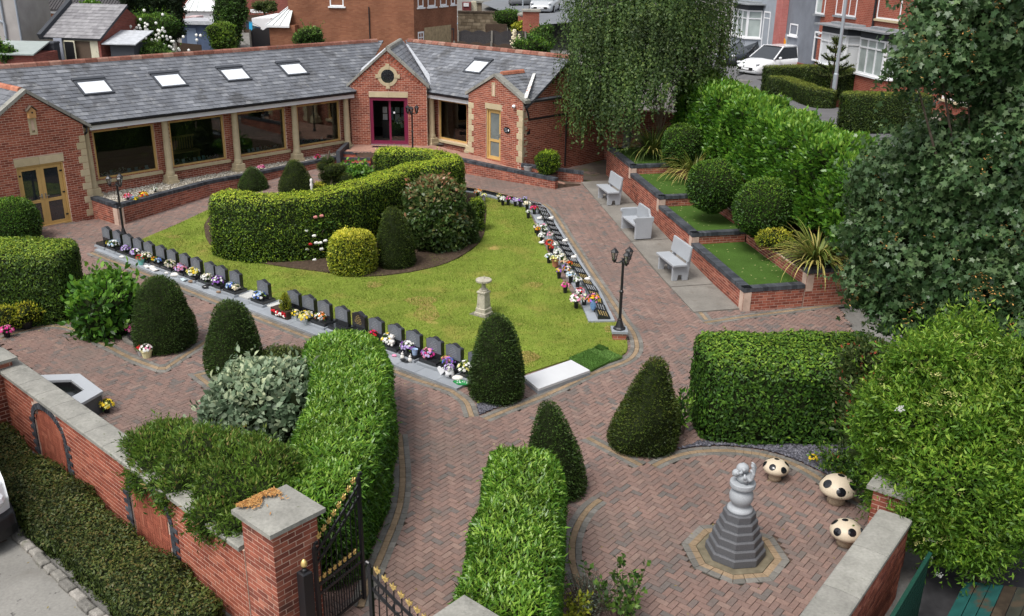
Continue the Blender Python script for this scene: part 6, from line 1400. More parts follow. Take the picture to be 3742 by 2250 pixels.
# far stretch of the row, bending left
fs = gl([z6(*q) for q in ((880,235),(640,175),(440,125),(200,85))]);Lf = sum((Vector(b)-Vector(a)).length for a,b in zip(fs[:-1],fs[1:]))
for i in range(7):
    p,d = along(fs,.2+i*(Lf-.3)/6.2);n_ = Vector((-d.y,d.x,0));q = p+n_*.3;q.z = gz(q.x,q.y)+.06
    one('kerb_slab',lambda m: m.box((q.x,q.y,q.z-.1),(.56,.62,.1),atan2(d.y,d.x)),m_granite_g,rk);dup(tab0,q+Z*.003,atan2(d.y,d.x),'black desk tablet on the far bend, %s from the red flowers' % order_[i])
FL = 'flowers along the tablet row'
ROWF = [((265,95),.16,'orange cream','black','orange and cream flowers at far end of tablet row'),((325,130),.12,'white lemon','stone','white flowers in stone pot on far bend'),((478,135),.10,'yellow white','black','yellow flowers on the far bend'),((515,165),.13,'white','black','white flowers on the far bend'),((570,165),.12,'pink magenta','black','pink flowers on the far bend'),((640,175),.13,'lilac purple white','black','lilac flowers on the far bend'),((692,182),.12,'purple lilac','black','purple flowers on the far bend'),((740,160),.09,'lilac','black','small lilac flowers behind cream bunch'),((760,215),.15,'cream white','black','cream flowers where the tablet row bends'),((832,258),.15,'red red magenta','black','red flowers where the tablet row bends'),((772,296),.09,'white','black','small white posy below the red flowers'),((850,440),.10,'white cream','black','cream posy above orange flowers'),((868,466),.10,'orange yellow','black','orange flowers on the lawn side'),((925,440),.12,'pink white','black','pale pink flowers beside orange ones'),((940,475),.08,'white','black','small white flowers below pale pink'),((908,528),.14,'white','black','white flowers beside small white ornament'),((993,520),.12,'pink white grey','glass','pink flowers in glass on tablets'),((985,605),.15,'red orange red','black','red orange flowers in mid row'),((1042,615),.11,'white grey','glass','pale flowers beside red orange bunch'),((1005,652),.08,'red','black','small red posy in mid row'),((1065,690),.13,'white','black','white carnations in mid row'),((980,738),.13,'white white sky','black','white flowers leaning over lawn edge'),((1042,765),.16,'white lemon white','terra','white and green flowers in terracotta pot'),((1110,742),.13,'cream white','black','cream flowers above terracotta pot'),((1140,790),.12,'peach cream','black','peach flowers beside terracotta pot'),((1186,808),.10,'orange red','black','orange flowers on tablets in near row'),((1145,832),.10,'purple lilac white','black','purple posy below peach flowers'),((1082,885),.11,'yellow purple','black','yellow and purple flowers on lawn edge'),((1165,862),.12,'orange lilac cream','black','mixed orange lilac flowers in near row'),((1200,925),.15,'white grey sky','black','pale silvery flowers in near row'),((1268,975),.12,'white white','black','white roses in near row'),((1145,1025),.12,'magenta pink','black','magenta flowers standing alone on the lawn'),((1292,1085),.13,'pink white red','black','pink bunch above the large mixed bouquet'),((1255,1165),.20,'white pink white','black','large white and pink bouquet near blue vase'),((1335,1150),.14,'white lemon pink','black','white lily bouquet touching blue vase flowers'),((1425,1195),.19,'yellow orange pink purple','blue','yellow mixed flowers in pale blue vase')]
for (X,Y),r,cs,pot,lb in ROWF:
    ph = .26 if pot == 'blue' else .20;zt_ = .07+ph+r*.35;p = G(*z6(X,Y),zt_);z0 = p.z-zt_+(.12 if pot == 'blue' else .03);bunch(lb,(p.x,p.y,z0),r*.85,cs.split(),pot,ph,.065 if pot != 'terra' else .10,group=FL)
for q,lb in ((z6(885,375),'white dove ornament on tablets near the bend'),(z6(1000,375),'white figure ornament at path side of tablets'),(z6(1228,765),'white book ornament on tablets in mid row'),(z6(1140,600),'pale glass ornament at path side in mid row'),(z6(1365,985),'white slipper shaped ornament in near row'),(z6(905,620),'small white ornament on the lawn edge')):
    p = G(*q,.12);tag(one('white_ornament',lambda m: (m.ball(p,.075,10,(1.3,.8,.6)),m.ball(p+Vector((.05,0,.05)),.035,8)),m_shell,smooth=True),lb,'ornament','keepsakes along the tablets')
# ------------------------------------------------------------------ lamps
m_lampglass = thin_glass('lantern_glass',(.75,.78,.8),.12)
t = lamp0 = thing('lamp_post','x','lamp',(0,0,0),'three headed garden lamps')
one('base',lambda m: m.lathe([(.15,0),(.15,.03),(.11,.06),(.075,.16),(.055,.22),(.06,.24),(.045,.27)],(0,0,0),8,.39),m_black,t);one('post',lambda m: m.lathe([(.036,.25),(.036,.9),(.05,.91),(.05,.95),(.032,.97),(.03,1.62),(.045,1.66),(.03,1.72),(.05,1.74)],(0,0,0),12),m_black,t)
for k in range(3):
    a = k*2*pi/3+.3;u = Vector((cos(a),sin(a),0));one('arm',lambda m: m.path([Z*1.70+u*.02,Z*1.64+u*.08,Z*1.63+u*.15,Z*1.66+u*.2],.016,6),m_black,t)
    c = u*.21;ln = one('lantern',lambda m: ([m.bar(c+Vector((cos(b)*.05,sin(b)*.05,1.70)),c+Vector((cos(b)*.085,sin(b)*.085,1.88)),.010) for b in np.arange(6)*pi/3],m.lathe([(.02,1.63),(.025,1.66),(.055,1.68),(.055,1.70)],c,6),m.lathe([(.105,1.88),(.10,1.895),(.06,1.93),(.045,1.955),(.02,1.965),(.012,1.99),(.001,2.0)],c,6)),m_black,t)
    one('glass',lambda m: m.lathe([(.047,1.70),(.08,1.88)],c,6),m_lampglass,ln);one('bulb',lambda m: m.tube(c+Z*1.70,c+Z*1.80,.014),m_white,ln)
pd = G(1491,822);pdt = thing('lamp_pedestal','small brick pedestal with grey slab under the right hand lamp','pedestal',pd+Vector((0,.15,0)))
pc_ = pd+Vector((.02,.17,0));pb = []
for d,n_ in ((Vector((1,0,0)),Vector((0,-1,0))),(Vector((0,1,0)),Vector((1,0,0))),(Vector((0,-1,0)),Vector((-1,0,0)))): pb += brick_pieces(pc_-d*.16+n_*.15-Z*0,d,n_,.32,pd.z-.02,pd.z+.18)
emit(pb,'brick','bricks',m_brick2,pdt,200);one('core',lambda m: m.box((pc_.x,pc_.y,pd.z),(.3,.3,.18)),m_mortar_l,pdt);one('slab',lambda m: m.box((pc_.x,pc_.y,pd.z+.18),(.38,.38,.07)),m_granite_g,pdt,bevel=.006)
lamp0.location = (pc_.x,pc_.y,pd.z+.25);lamp0['label'] = 'black three lantern lamp post on brick pedestal at lawn corner';lamp0.rotation_euler.z = .5
p = G(299,570);dup(lamp0,p,1.1,'black three lantern lamp post by the farthest headstones');dup(lamp0,(GP(998,358,.9).x,38.3,.78),.2,'black three lantern lamp post in front of main entrance')
# ------------------------------------------------------------------ benches
m_bench = M('pale_granite_bench',[(0,(.30,.32,.345)),(1,(.36,.38,.405))],.5,.4,noise=(140,.18),noise2=(2.5,.06))
BA = atan2(eT.y,eT.x)-pi/2
def bench_a(label,p):
    t = thing('stone_bench',label,'bench',(0,0,0),'pale stone benches');t.location = p;t.rotation_euler.z = BA;BASES[t.name] = Vector((0,0,0))
    for x in (-.5,.5):
        one('end_support',lambda m: m.extr([(x-.04,y,z) for y,z in ((-.2,0),(-.05,0),(-.02,.16),(.08,.16),(.11,0),(.27,0),(.30,.35),(.34,.80),(.26,.80),(.2,.43),(-.2,.43))],(.08,0,0)),m_bench,t,bevel=.008)
    one('seat',lambda m: m.box((0,-.03,.43),(1.3,.42,.065)),m_bench,t,bevel=.012);one('backrest',lambda m: m.hexa([(-.62,.19,.55),(.62,.19,.55),(.62,.25,.55),(-.62,.25,.55),(-.62,.26,.98),(.62,.26,.98),(.62,.32,.98),(-.62,.32,.98)]),m_bench,t,bevel=.015);return t
def mp(*q): a = sum((G(*x) for x in q),Vector())/len(q);return Vector((a.x,a.y,gz(a.x,a.y)+.035))
bench_a('pale stone bench with open slab back nearest the camera',mp(zC(1195,570),zC(1275,655))+eT*.24);bench_a('pale stone bench with open slab back farthest up the path',mp(zC(765,55),zC(810,105))+eT*.24)
p = mp(zC(945,275),zC(1010,350))+eT*.24;t = thing('stone_bench','solid pale stone bench with scrolled arms, middle of the three','bench',(0,0,0),'pale stone benches');t.location = p;t.rotation_euler.z = BA
for x in (-.62,.62): one('arm',lambda m: m.extr([(x-.05,y,z) for y,z in ((-.24,0),(.3,0),(.32,.52),(.36,.58),(.36,.70),(-.26,.70),(-.30,.66),(-.30,.60),(-.24,.55))],(.10,0,0)),m_bench,t,bevel=.015)
one('seat',lambda m: m.box((0,0,.38),(1.2,.48,.06)),m_bench,t,bevel=.01);one('backrest',lambda m: m.extr([(x,.24,z) for x,z in ((-.6,.44),(.6,.44),(.6,.70),(.5,.76),(.42,.90),(-.42,.90),(-.5,.76),(-.6,.70))],(0,.07,0)),m_bench,t,bevel=.012)
# ------------------------------------------------------------------ sundial, marble slab, turf
m_old = M('lichened_limestone',[(0,(.36,.33,.26)),(1,(.44,.41,.33))],.9,.2,noise=(7,.2),noise2=(45,.12),patch=[(9,.55,.7,(.17,.16,.12))],bump=(40,.4))
p = G(1165,764);p = p+Vector((0,.16,.02));rz = -.62;t = thing('sundial','weathered stone sundial pedestal standing on the lawn','sundial',p)
one('footing',lambda m: m.box((p.x-.03,p.y,p.z-.02),(.52,.44,.03),rz),m_conc,t);one('plinth',lambda m: (m.box((p.x,p.y,p.z+.01),(.34,.34,.07),rz,ch=.02),m.box((p.x,p.y,p.z+.08),(.29,.29,.12),rz,ch=.03)),m_old,t)
one('shaft',lambda m: m.hexa([tuple(p+Matrix.Rotation(rz,3,'Z')@Vector((x*a,y*a,z))) for z,a in ((.2,.125),(.58,.105)) for x,y in ((-1,-1),(1,-1),(1,1),(-1,1))]),m_old,t);one('cap',lambda m: (m.box((p.x,p.y,p.z+.58),(.25,.25,.05),rz,ch=.015),m.lathe([(.11,.63),(.115,.66),(.08,.69),(.055,.72),(.05,.80),(.08,.85)],p,16)),m_old,t)
one('dial',lambda m: (m.lathe([(.10,.85),(.20,.88),(.205,.92),(.19,.935),(.02,.94)],p,24),m.extr([p+Vector((.0,-.08,.94)),p+Vector((0,.08,.94)),p+Vector((0,.08,1.0))],(.01,0,0))),m_old,t)
mq = [GP(*zC(*q),.13) for q in ((220,1335),(568,1215),(705,1290),(332,1425))];t = thing('marble_slab','long white marble slab lying at near corner of lawn','slab',mq[0]);one('slab',lambda m: m.extr([q-Z*.06 for q in mq],Z*.06),M('white_marble',(.56,.57,.585),.3,.4,noise=(1.2,.08),patch=(2.2,.55,.8,(.6,.61,.63))),t,bevel=.006);one('base',lambda m: m.extr([q-Z*.145 for q in mq],Z*.083),m_granite_g,t)
m_t1 = M('fresh_turf',(.06,.13,.025),.9,.1,noise=(4,.15),noise2=(60,.3),bump=(80,.5));m_t2 = M('pale_fresh_turf',(.11,.21,.05),.9,.1,noise=(4,.15),noise2=(60,.3),bump=(80,.5))
for pts,mt,lb,dz in ((((552,1200),(715,1288),(850,1222),(690,1140)),m_t1,'dark green turf roll laid beside the marble slab',.06),(((690,1140),(850,1220),(940,1190),(775,1118)),m_t2,'pale green turf roll beside the dark one',.07),(((735,1125),(790,1150),(840,1130),(770,1105)),m_t1,'small dark turf offcut behind the pale roll',.08)):
    q = [G(*zC(*a),dz) for a in pts];o = tag(one('turf_roll',lambda m: m.extr([a-Z*.05 for a in q],Z*.05),mt),lb,'turf','new turf rolls');grass('turf_blades',[tuple(a[:2]) for a in q],2600,mt,dz-.003,.02,o)['kind'] = 'stuff'
# ------------------------------------------------------------------ hand statue on stepped octagon
m_dgran = M('dark_grey_granite',[(0,(.085,.088,.096)),(1,(.115,.118,.127))],.6,.35,noise=(110,.35));m_lgran = M('light_grey_granite',[(0,(.29,.305,.325)),(1,(.35,.37,.39))],.55,.35,noise=(110,.25))
t = thing('hand_statue','pale stone hand cradling a baby on sphere above dark octagonal steps','statue',STATUE);s0 = Vector((STATUE.x,STATUE.y,0))
for i in range(6):
    r = .45-.041*i;one('step',lambda m: m.lathe([(r,.0),(r,.108),(r-.016,.125)],s0+Z*(.01+i*.125),8,ST_ROT),m_dgran,t)
zb = .76;one('sphere',lambda m: m.lathe([(.19,zb),(.192,zb+.03),(.17,zb+.06),(.125,zb+.085),(.13,zb+.10)]+[(.178*sin(a),zb+.235-.178*cos(a)) for a in np.linspace(.85,2.6,12)]+[(.09,zb+.392),(.10,zb+.40)],s0,28),m_lgran,t,smooth=True)
one('disc',lambda m: m.lathe([(.14,zb+.395),(.185,zb+.405),(.19,zb+.43),(.188,zb+.475),(.175,zb+.485),(.02,zb+.486)],s0,28),m_lgran,t)
hz = zb+.48;HR = Matrix.Rotation(radians(-20),3,'Z')
def HL(x,y,z): return s0+HR@Vector((x*1.25,y*1.25,0))+Z*(hz+z*1.12)
def hand(m):
    m.lathe([(.07,0),(.10,.02),(.118,.06),(.12,.10),(.10,.13),(.02,.14)],HL(.01,0,0),20)
    for k,(y,hgt) in enumerate(((-.082,.23),(-.03,.275),(.026,.28),(.078,.24))):
        pts_ = [HL(.055,y*.75,.05),HL(.10,y,.11),HL(.112,y*1.02,.18),HL(.10,y*1.0,hgt*.92),HL(.082,y*.95,hgt)];m.path(pts_,[.032,.03,.028,.024,.017],9)
        for q,r in zip(pts_[1:],(.03,.028,.024,.018)): m.ball(q,r,9)
    pts_ = [HL(.04,-.085,.05),HL(.03,-.115,.1),HL(.02,-.11,.16)];m.path(pts_,[.03,.026,.02],8);[m.ball(q,r,8) for q,r in zip(pts_,(.03,.026,.02))]
one('hand',hand,m_lgran,t,smooth=True)
def baby(m): m.ball(HL(-.02,.005,.19),.095,16,(1.0,.95,.82));m.ball(HL(-.085,-.035,.13),.062,14);m.ball(HL(-.115,-.06,.115),.018,7);m.ball(HL(.0,-.07,.215),.035,8);m.path([HL(-.01,-.085,.19),HL(-.05,-.1,.165),HL(-.075,-.095,.15)],[.024,.021,.017],7);m.ball(HL(-.02,.06,.2),.045,8)
one('baby',baby,m_lgran,t,smooth=True)
tag(sheet('statue_plinth_bed',ngon(STATUE,.58,8,ST_ROT),M('mossy_grit',(.15,.13,.09),.95,.1,noise=(8,.3)),.002,res=.4),kind='structure')
# ------------------------------------------------------------------ mushroom seats
m_mush = M('cream_terrazzo',[(0,(.52,.44,.33)),(1,(.57,.49,.37))],.45,.35,noise=(120,.14));m_mstem = M('worn_terrazzo',(.42,.33,.23),.7,.2,noise=(60,.25));m_spot = M('black_tile_spot',(.008,.009,.012),.12,.6)
def mush(label,p,R,H,sth,seed):
    t = thing('mushroom_seat',label,'seat',p,'spotted mushroom seats');rg = random.Random(seed)
    prof = [(R*.45,sth-.02),(R*.85,sth-.012),(R*.97,sth+.02),(R,sth+.055)]+[(R*cos(a),sth+.055+(H-.055)*sin(a)) for a in np.linspace(.12,pi/2-.02,12)]
    one('stem',lambda m: m.lathe([(R*.5,0),(R*.47,.05),(R*.44,sth)],p,20),m_mstem,t,smooth=True);cap = one('cap',lambda m: m.lathe(prof,p,32),m_mush,t,smooth=True)
    for a,e,r in [(k*1.05+seed,(.40,.66)[k % 2],.27) for k in range(6)]+[(seed+.5,1.35,.2)]:
        def sp(aa,ee): return p+Vector((R*cos(ee)*cos(aa),R*cos(ee)*sin(aa),sth+.055+(H-.055)*sin(ee)))
        c0 = sp(a,e);n_ = (c0-(p+Z*(sth-.05*R))).normalized();x = (Z-n_*n_.z);x = x.normalized() if x.length > .1 else n_.orthogonal().normalized();y = n_.cross(x);rr = R*r
        def f(m):
            k0 = len(m.v);m.v.append(tuple(c0+n_*.008))
            for ring,q in ((.6,.006),(1,-.002)):
                for j in range(16):
                    dd = (x*cos(j*pi/8)+y*sin(j*pi/8))*rr*ring;v = c0+dd;w_ = v-p;el = atan2((w_.z-sth-.055)/(H-.055),hypot(w_.x,w_.y)/R);az = atan2(w_.y,w_.x);m.v.append(tuple(sp(az,el)+n_*(.007 if ring < 1 else .004)))
            for j in range(16): j2 = (j+1) % 16;m.face((k0,k0+1+j,k0+1+j2));m.face((k0+1+j,k0+17+j,k0+17+j2,k0+1+j2))
        one('spot',f,m_spot,cap,smooth=True)
mush('cream mushroom seat with black spots, smallest and nearest the hedge',G(*zH(155,610)),.225,.20,.17,.9);mush('cream mushroom seat with black spots, largest of the three',G(*zH(545,755)),.30,.28,.20,.35);mush('cream mushroom seat with black spots beside boundary wall coping',G(*zH(600,1025)),.25,.24,.17,1.6)
# ------------------------------------------------------------------ pond
rim = [(-9.54,16.99),(-8.73,17.09),(-7.93,16.31),(-8.13,15.72),(-8.72,15.68),(-9.80,16.60)];cxy = Vector((-8.85,16.4));inn = [tuple(cxy+(Vector(q)-cxy)*.58) for q in rim]
t = thing('pond','raised grey granite pond with dark water behind the drive wall','pond',(cxy.x,cxy.y,0));n = len(rim)
m_rim = M('pale_pond_granite',[(0,(.34,.36,.385)),(1,(.39,.41,.435))],.5,.4,noise=(120,.2))
for i in range(n):
    j = (i+1) % n;one('rim_slab',lambda m: m.prism([rim[i],rim[j],inn[j],inn[i]],.39,.45),m_rim,t,bevel=.004);a,b = [tuple(cxy+(Vector(rim[k])-cxy)*.95) for k in (i,j)];c_,d_ = [tuple(cxy+(Vector(rim[k])-cxy)*.80) for k in (j,i)];one('side_panel',lambda m: m.prism([a,b,c_,d_],0,.39),m_dgran,t);a,b = inn[i],inn[j];c_,d_ = [tuple(cxy+(Vector(inn[k])-cxy)*.94) for k in (j,i)];one('liner',lambda m: m.prism([a,b,c_,d_],.05,.40),m_black,t)
m_water = M('dark_pond_water',(.006,.008,.008),.03,.6,bump=(9,.25));one('water',lambda m: m.prism([tuple(cxy+(Vector(q)-cxy)*.96) for q in inn],.1,.30),m_water,t)
bunch('yellow flowers in dark pot beside the pond',G(*zE(683,185)),.13,['yellow','yellow','lemon'],'black',.14,.07)
# ------------------------------------------------------------------ book memorial by the first yew
bp_ = G(*zA(985,1095));bp_ = bp_+Vector((.1,.3,0));fz = -.62;R3 = Matrix.Rotation(fz,3,'Z');t = thing('book_memorial','black book shaped memorial with pale engraved pages beside first yew','memorial',bp_)
def BL(x,y,z): return bp_+R3@Vector((x,y,z))
one('footing',lambda m: m.extr([BL(.55*cos(a),.42*sin(a)-.05,0) for a in np.linspace(0,6.1,20)],Z*.05),m_conc,t);one('base',lambda m: m.extr([BL(.45*cos(a),.34*sin(a)-.02,.05) for a in np.linspace(0,6.1,20)],Z*.1),m_granite_b,t)
for sg in (-1,1):
    o = one('page',lambda m: m.extr([BL(0,.16,.2),BL(sg*.36,.08,.2),BL(sg*.36,.2,.86),BL(0,.28,.86)],R3@Vector((0,.05,0))),m_granite_b,t);one('inscription',lambda m: [m.extr([BL(sg*(.06),.143+j*.0119*1.0,.27+j*.065),BL(sg*(.30-.03*(j % 3)),.09+j*.0119,.27+j*.065),BL(sg*(.30-.03*(j % 3)),.09+j*.0119+.009,.32+j*.065),BL(sg*.06,.143+j*.0119+.009,.32+j*.065)],R3@Vector((0,-.004,0))) for j in range(8)],M('engraved_page',(.40,.44,.50),.5,.3),o)
one('plinth',lambda m: m.extr([BL(-.3,.05,.15),BL(.3,.05,.15),BL(.3,.3,.15),BL(-.3,.3,.15)],Z*.07),m_granite_b,t)
bunch('pink and red flowers on book memorial base',BL(-.3,-.12,.15),.16,['magenta','pink','pink'],'granite',.05);bunch('purple flowers on book memorial base',BL(.18,-.2,.15),.10,['purple','lilac'],'granite',.05);p = G(*zA(1065,1195));bunch('white and pink flowers in cream pot by first yew',p,.13,['white','pink','white'],'cream',.17,.125);bunch('dark red flowers in grey bowl by first yew',G(*zA(1025,1180)),.09,['red'],'stone',.14,.09)
bunch('pink flowers in green pot at the left edge',G(18,812),.15,['pink','magenta'],'black',.12,.08)
# ------------------------------------------------------------------ pots and flowers by the building
p = Vector((.55,37.35,.55));pp = RP(5.35,.35,.55);t = thing('plant_pot','pale grey empty pot at the corner of right pavilion','pot',pp);one('pot',lambda m: m.lathe([(.11,0),(.17,.34),(.18,.34),(.18,.38),(.15,.38),(.14,.3)],pp,18),m_stonepot,t);one('soil',lambda m: m.lathe([(.14,.28),(.145,.34),(.01,.345)],pp,12),m_soil,t)
pp = RP(6.25,.25,.42);t = thing('potted_shrub','wide brown pot with clipped green shrub against shaded wall','potted plant',pp);one('pot',lambda m: m.lathe([(.3,0),(.38,.28),(.4,.28),(.4,.33),(.35,.33)],pp,20),M('brown_pot',(.10,.06,.045),.7,.3),t);shrub_mesh('foliage',[ellipsoid(pp+Z*.72,(.42,.42,.45),amt=.1)],1100,.07,[l_lime,c_core],asp=.5,tilt=.8,depth=.1,parent=t)
for q,r,cs,lb in ((z1(922,1418),.13,'red pink','red flowers on planter gravel'),(z1(965,1435),.09,'blue sky','blue flowers on planter gravel'),(z1(985,1437),.08,'yellow','yellow flowers on planter gravel'),(z1(1035,1412),.15,'orange yellow red','orange flowers on planter gravel'),(z1(1120,1365),.09,'white','white flowers in black pot on planter gravel'),(z1(1888,1212),.13,'pink magenta','pink flowers on planter gravel by second column'),(z2(107,1212),.13,'pink cream','pink flowers on planter gravel behind yew cone'),(z2(517,1137),.13,'red magenta','red flowers on planter gravel near entrance')): p = GP(*q,.74);bunch(lb,(p.x,p.y,.62),r,cs.split(),'black',.1,.05)
for i,(a,b) in enumerate(WINS):                                # displays behind the glass
    for j in range(9):
        x = a+.15+(b-a-.3)*(j+.3*random.random())/9;cs = random.choice((['white'],['lilac','white'],['pink','white'],['cream'],['peach','red']));pp = LP(x,-.98+random.uniform(-.12,.1),1.08)
        if random.random() < .62: bunch('%s %s posy behind window %s' % (order_[j],cs[0],order_[i]),pp,random.uniform(.06,.12),cs,'glass',.08,.04,name='window_posy',group='posies behind the hall windows',n=14)
        else: tag(one('greeting_card',lambda m: m.extr([pp,pp+dL*.13,pp+dL*.13+Z*.16-nL*.05,pp+Z*.16-nL*.05],-nL*.004),random.choice((m_white,M('card_%d_%d' % (i,j),(.4,.6,.66),.7,.2)))),'%s card behind window %s from left' % (order_[j],order_[i]),'card','cards behind the hall windows')
    one('inner_sill',lambda m: m.obox(LP(a,-.86,1.02),dL*(b-a),-nL*.5,Z*.04),m_white,hall)
t = thing('wooden_bench','slatted wooden bench seen through the second hall window','bench',LP(4.2,-1.9,.94))
for x in (3.6,5.0): one('leg',lambda m: m.obox(LP(x,-1.6,.94),dL*.06,-nL*.4,Z*.42),m_wood,t)
one('seat',lambda m: m.obox(LP(3.55,-1.55,1.36),dL*1.55,-nL*.45,Z*.04),m_wood,t)
for j in range(14): one('back_slat',lambda m: m.obox(LP(3.62+j*.105,-2.0,1.42),dL*.05,-nL*.02,Z*.45),m_wood,t)
one('top_rail',lambda m: m.obox(LP(3.55,-1.99,1.87),dL*1.55,-nL*.04,Z*.07),m_wood,t)
t = thing('leaflet_stand','leaflets and flowers on a table inside the main entrance','leaflets',CP(1.7,-1.6,.94))
one('table',lambda m: m.obox(CP(1.1,-1.4,.94),dC*1.2,-nC*.5,Z*.75),m_black,t)
for j in range(8): one('leaflet',lambda m: m.obox(CP(1.12+(j % 4)*.27,-1.5,1.72+(j//4)*.3),dC*.2,-nC*.01,Z*.26),(m_white,M('blue_leaflet_%d' % j,(.25,.35,.45),.6,.3))[j % 2],t)
bunch('white and lilac flowers on table inside the main entrance',CP(2.0,-1.2,1.45),.28,['white','lilac','cream'],'glass',.15,.08)
one('door_mat',lambda m: m.obox(CP(.95,.62,.905),dC*.75,-nC*.3,Z*.012),m_black,hall)
ws = G(747,468);tag(one('white_figurine',lambda m: m.lathe([(.07,0),(.06,.1),(.05,.25),(.07,.33),(.04,.4),(.055,.45),(.05,.52),(.01,.56)],G(752,466),12),m_shell,smooth=True),'white figurine standing behind the curved hedge by yew cone','ornament')
# ------------------------------------------------------------------ trees
def strand_tree():
    t = thing('weeping_birch','tall weeping birch with long hanging curtains of small leaves','tree',(4.44,36.87,1.4));rg = np.random.default_rng(11)
    tr = [Vector((4.44,36.87,1.35)),Vector((4.5,36.8,3)),Vector((4.7,36.7,5)),Vector((4.95,36.5,7)),Vector((5.1,36.4,9.5))]
    one('trunk',lambda m: m.path(tr,[.17,.14,.11,.08,.04],10),m_trunk_b,t);bm = MB();Ps = [];Ns = []
    for i in range(1150):
        a = rg.random()*6.283;r = 3.25*sqrt(rg.uniform(.03,1));x,y = 4.95+r*cos(a)*1.02,36.4+r*sin(a)*.9
        if x < 2.0 and rg.random() < .3: continue
        zt = 9.6-r*.75+rg.normal(0,.4);zb_ = rg.uniform(1.5,2.9)+(.9 if r < 1.4 else 0)+max(0,min(1.7,(x-3.6)*.8))+abs(rg.normal(0,.6));sway = rg.normal(0,.12,2)
        if i % 7 == 0: bm.path([tr[3].lerp(tr[4],rg.random()),Vector((4.95+r*cos(a)*.5,36.4+r*sin(a)*.45,zt+.3)),Vector((x,y,zt))],[.035,.02,.01],5)
        L = zt-zb_;n = int(L/.06);f = np.linspace(0,1,n);P = np.c_[x+sway[0]*f*2+np.cumsum(rg.normal(0,.012,n)),y+sway[1]*f*2+np.cumsum(rg.normal(0,.012,n)),zt-L*f]+rg.normal(0,.035,(n,3));Ps.append(P);N = np.c_[P[:,0]-4.95,P[:,1]-36.4,np.full(n,.6)]+rg.normal(0,.8,(n,3));Ns.append(unit(N))
    for k in range(26):
        a = rg.random()*6.28;zz_ = rg.uniform(3.5,7.5);p0 = tr[1].lerp(tr[3],(zz_-3)/4.5);q = p0+Vector((cos(a)*1.6,sin(a)*1.3,rg.uniform(.0,.9)));bm.path([p0,p0.lerp(q,.5)+Z*.15,q],[.035,.022,.01],5)
    bm.build('branches',m_trunk_b,t);P = np.vstack(Ps);N = np.vstack(Ns);n = len(P);V = leaves(P,N,np.full(n,.105),.62,tilt=.1,up=-.7)
    np_mesh('crown',V.reshape(-1,3),np.arange(4*n).reshape(-1,4),[l_birch],rnd=np.clip(rg.random(n)*.7+rg.normal(0,.1,n)+.06,0,1),parent=t)
strand_tree()
def crown_tree(name,label,blobs,mat,size,dens,shape,asp,foot,trunk_r=.12,depth=.3,tg=.2,amt=.18,cat='tree',tilt=.45,up=.1,tw=(9,.5,7),flip=0.0):
    t = thing(name,label,cat,foot);foot = Vector(foot)
    shrub_mesh('crown',[ellipsoid(c,(R,R,R*.92),amt=amt,seed=i) for i,(c,R) in enumerate(blobs)],dens,size,[mat,c_core],asp=asp,tilt=tilt,up=up,shape=shape,depth=depth,topgrow_light=tg,parent=t,inset=depth*.75,flip=flip,twigs=tw)
    hub = sum((c for c,R in blobs),Vector())/len(blobs);hub = foot.lerp(hub,.45)
    one('trunk',lambda m: (m.path([foot,foot.lerp(hub,.5)+Vector((.1,.1,0)),hub],[trunk_r,trunk_r*.8,trunk_r*.6],9),[m.path([hub,hub.lerp(c,.6)+Z*.1,c+(c-hub).normalized()*R*.5],[trunk_r*.45,trunk_r*.25,.01],6) for c,R in blobs]),m_bark,t);return t
SY = blob_list([(2350,60,15.6,130),(2260,120,15.2,85),(2200,165,15.0,50),(2445,150,15.8,110),(2330,190,15.3,60),(2460,290,15.2,90),(2270,400,15.8,110),(2180,430,16.2,95),(2120,470,16.6,70),(2380,400,15.2,110),(2110,590,16.4,75),(2210,590,15.8,120),(2350,580,15.4,130),(2450,560,15.0,110),(2095,690,16.0,55),(2190,730,15.5,85),(2330,740,15.4,110),(2440,790,14.6,100),(2470,40,15.4,90),(2390,690,14.4,70)])
syc = crown_tree('sycamore_tree','large dark sycamore with lobed leaves and rusty seed clusters at right',SY,l_syc,.07,430,'star',1,(9.2,15.6,-.05),.1,depth=.45,tg=.35,up=.0,tilt=.35)
mb = MB();rg = random.Random(4);m_keys = M('rusty_seed_keys',[(0,(.25,.11,.03)),(1,(.46,.26,.08))],.8,.2)
for i in range(150):
    c,R = SY[rg.randrange(len(SY))];dr = Vector((rg.gauss(-.3,.6),rg.gauss(-1,.5),rg.gauss(.25,.5))).normalized();p = c+dr*R*1.02
    for j in range(9): mb.cur = rg.random();q = p+Vector((rg.gauss(0,.05),rg.gauss(0,.05),rg.gauss(0,.05)));a = rg.random()*6.28;x = Vector((cos(a),sin(a),rg.uniform(-.6,.2)))*.045;y = Vector((-sin(a),cos(a),.3))*.011;mb.poly([q-x*.2,q+x*.5+y,q+x,q+x*.5-y])
tag(mb.build('seed_keys',m_keys,syc),kind='stuff')
EL_ = blob_list([(2230,890,12.6,70),(2330,850,12.8,72),(2420,930,12.4,110),(2180,960,12.6,75),(2280,980,12.2,120),(2200,1080,12.2,100),(2380,1080,11.9,120),(2300,1160,11.7,120),(2190,1190,11.9,75),(2430,1200,11.6,100),(2250,1270,11.3,60),(2340,1290,11.3,65)])
eld = crown_tree('elder_bush','light green elder bush with flat flower heads over the right wall',EL_,l_eld,.085,1350,'leaf',.32,(6.9,11.3,-.05),.07,depth=.36,amt=.3,tg=.3,cat='bush',tilt=.6,up=.15,tw=(26,.45,10))
mb = MB();m_umb = M('elder_flower_heads',[(0,(.34,.34,.10)),(1,(.55,.55,.22))],.9,.1)
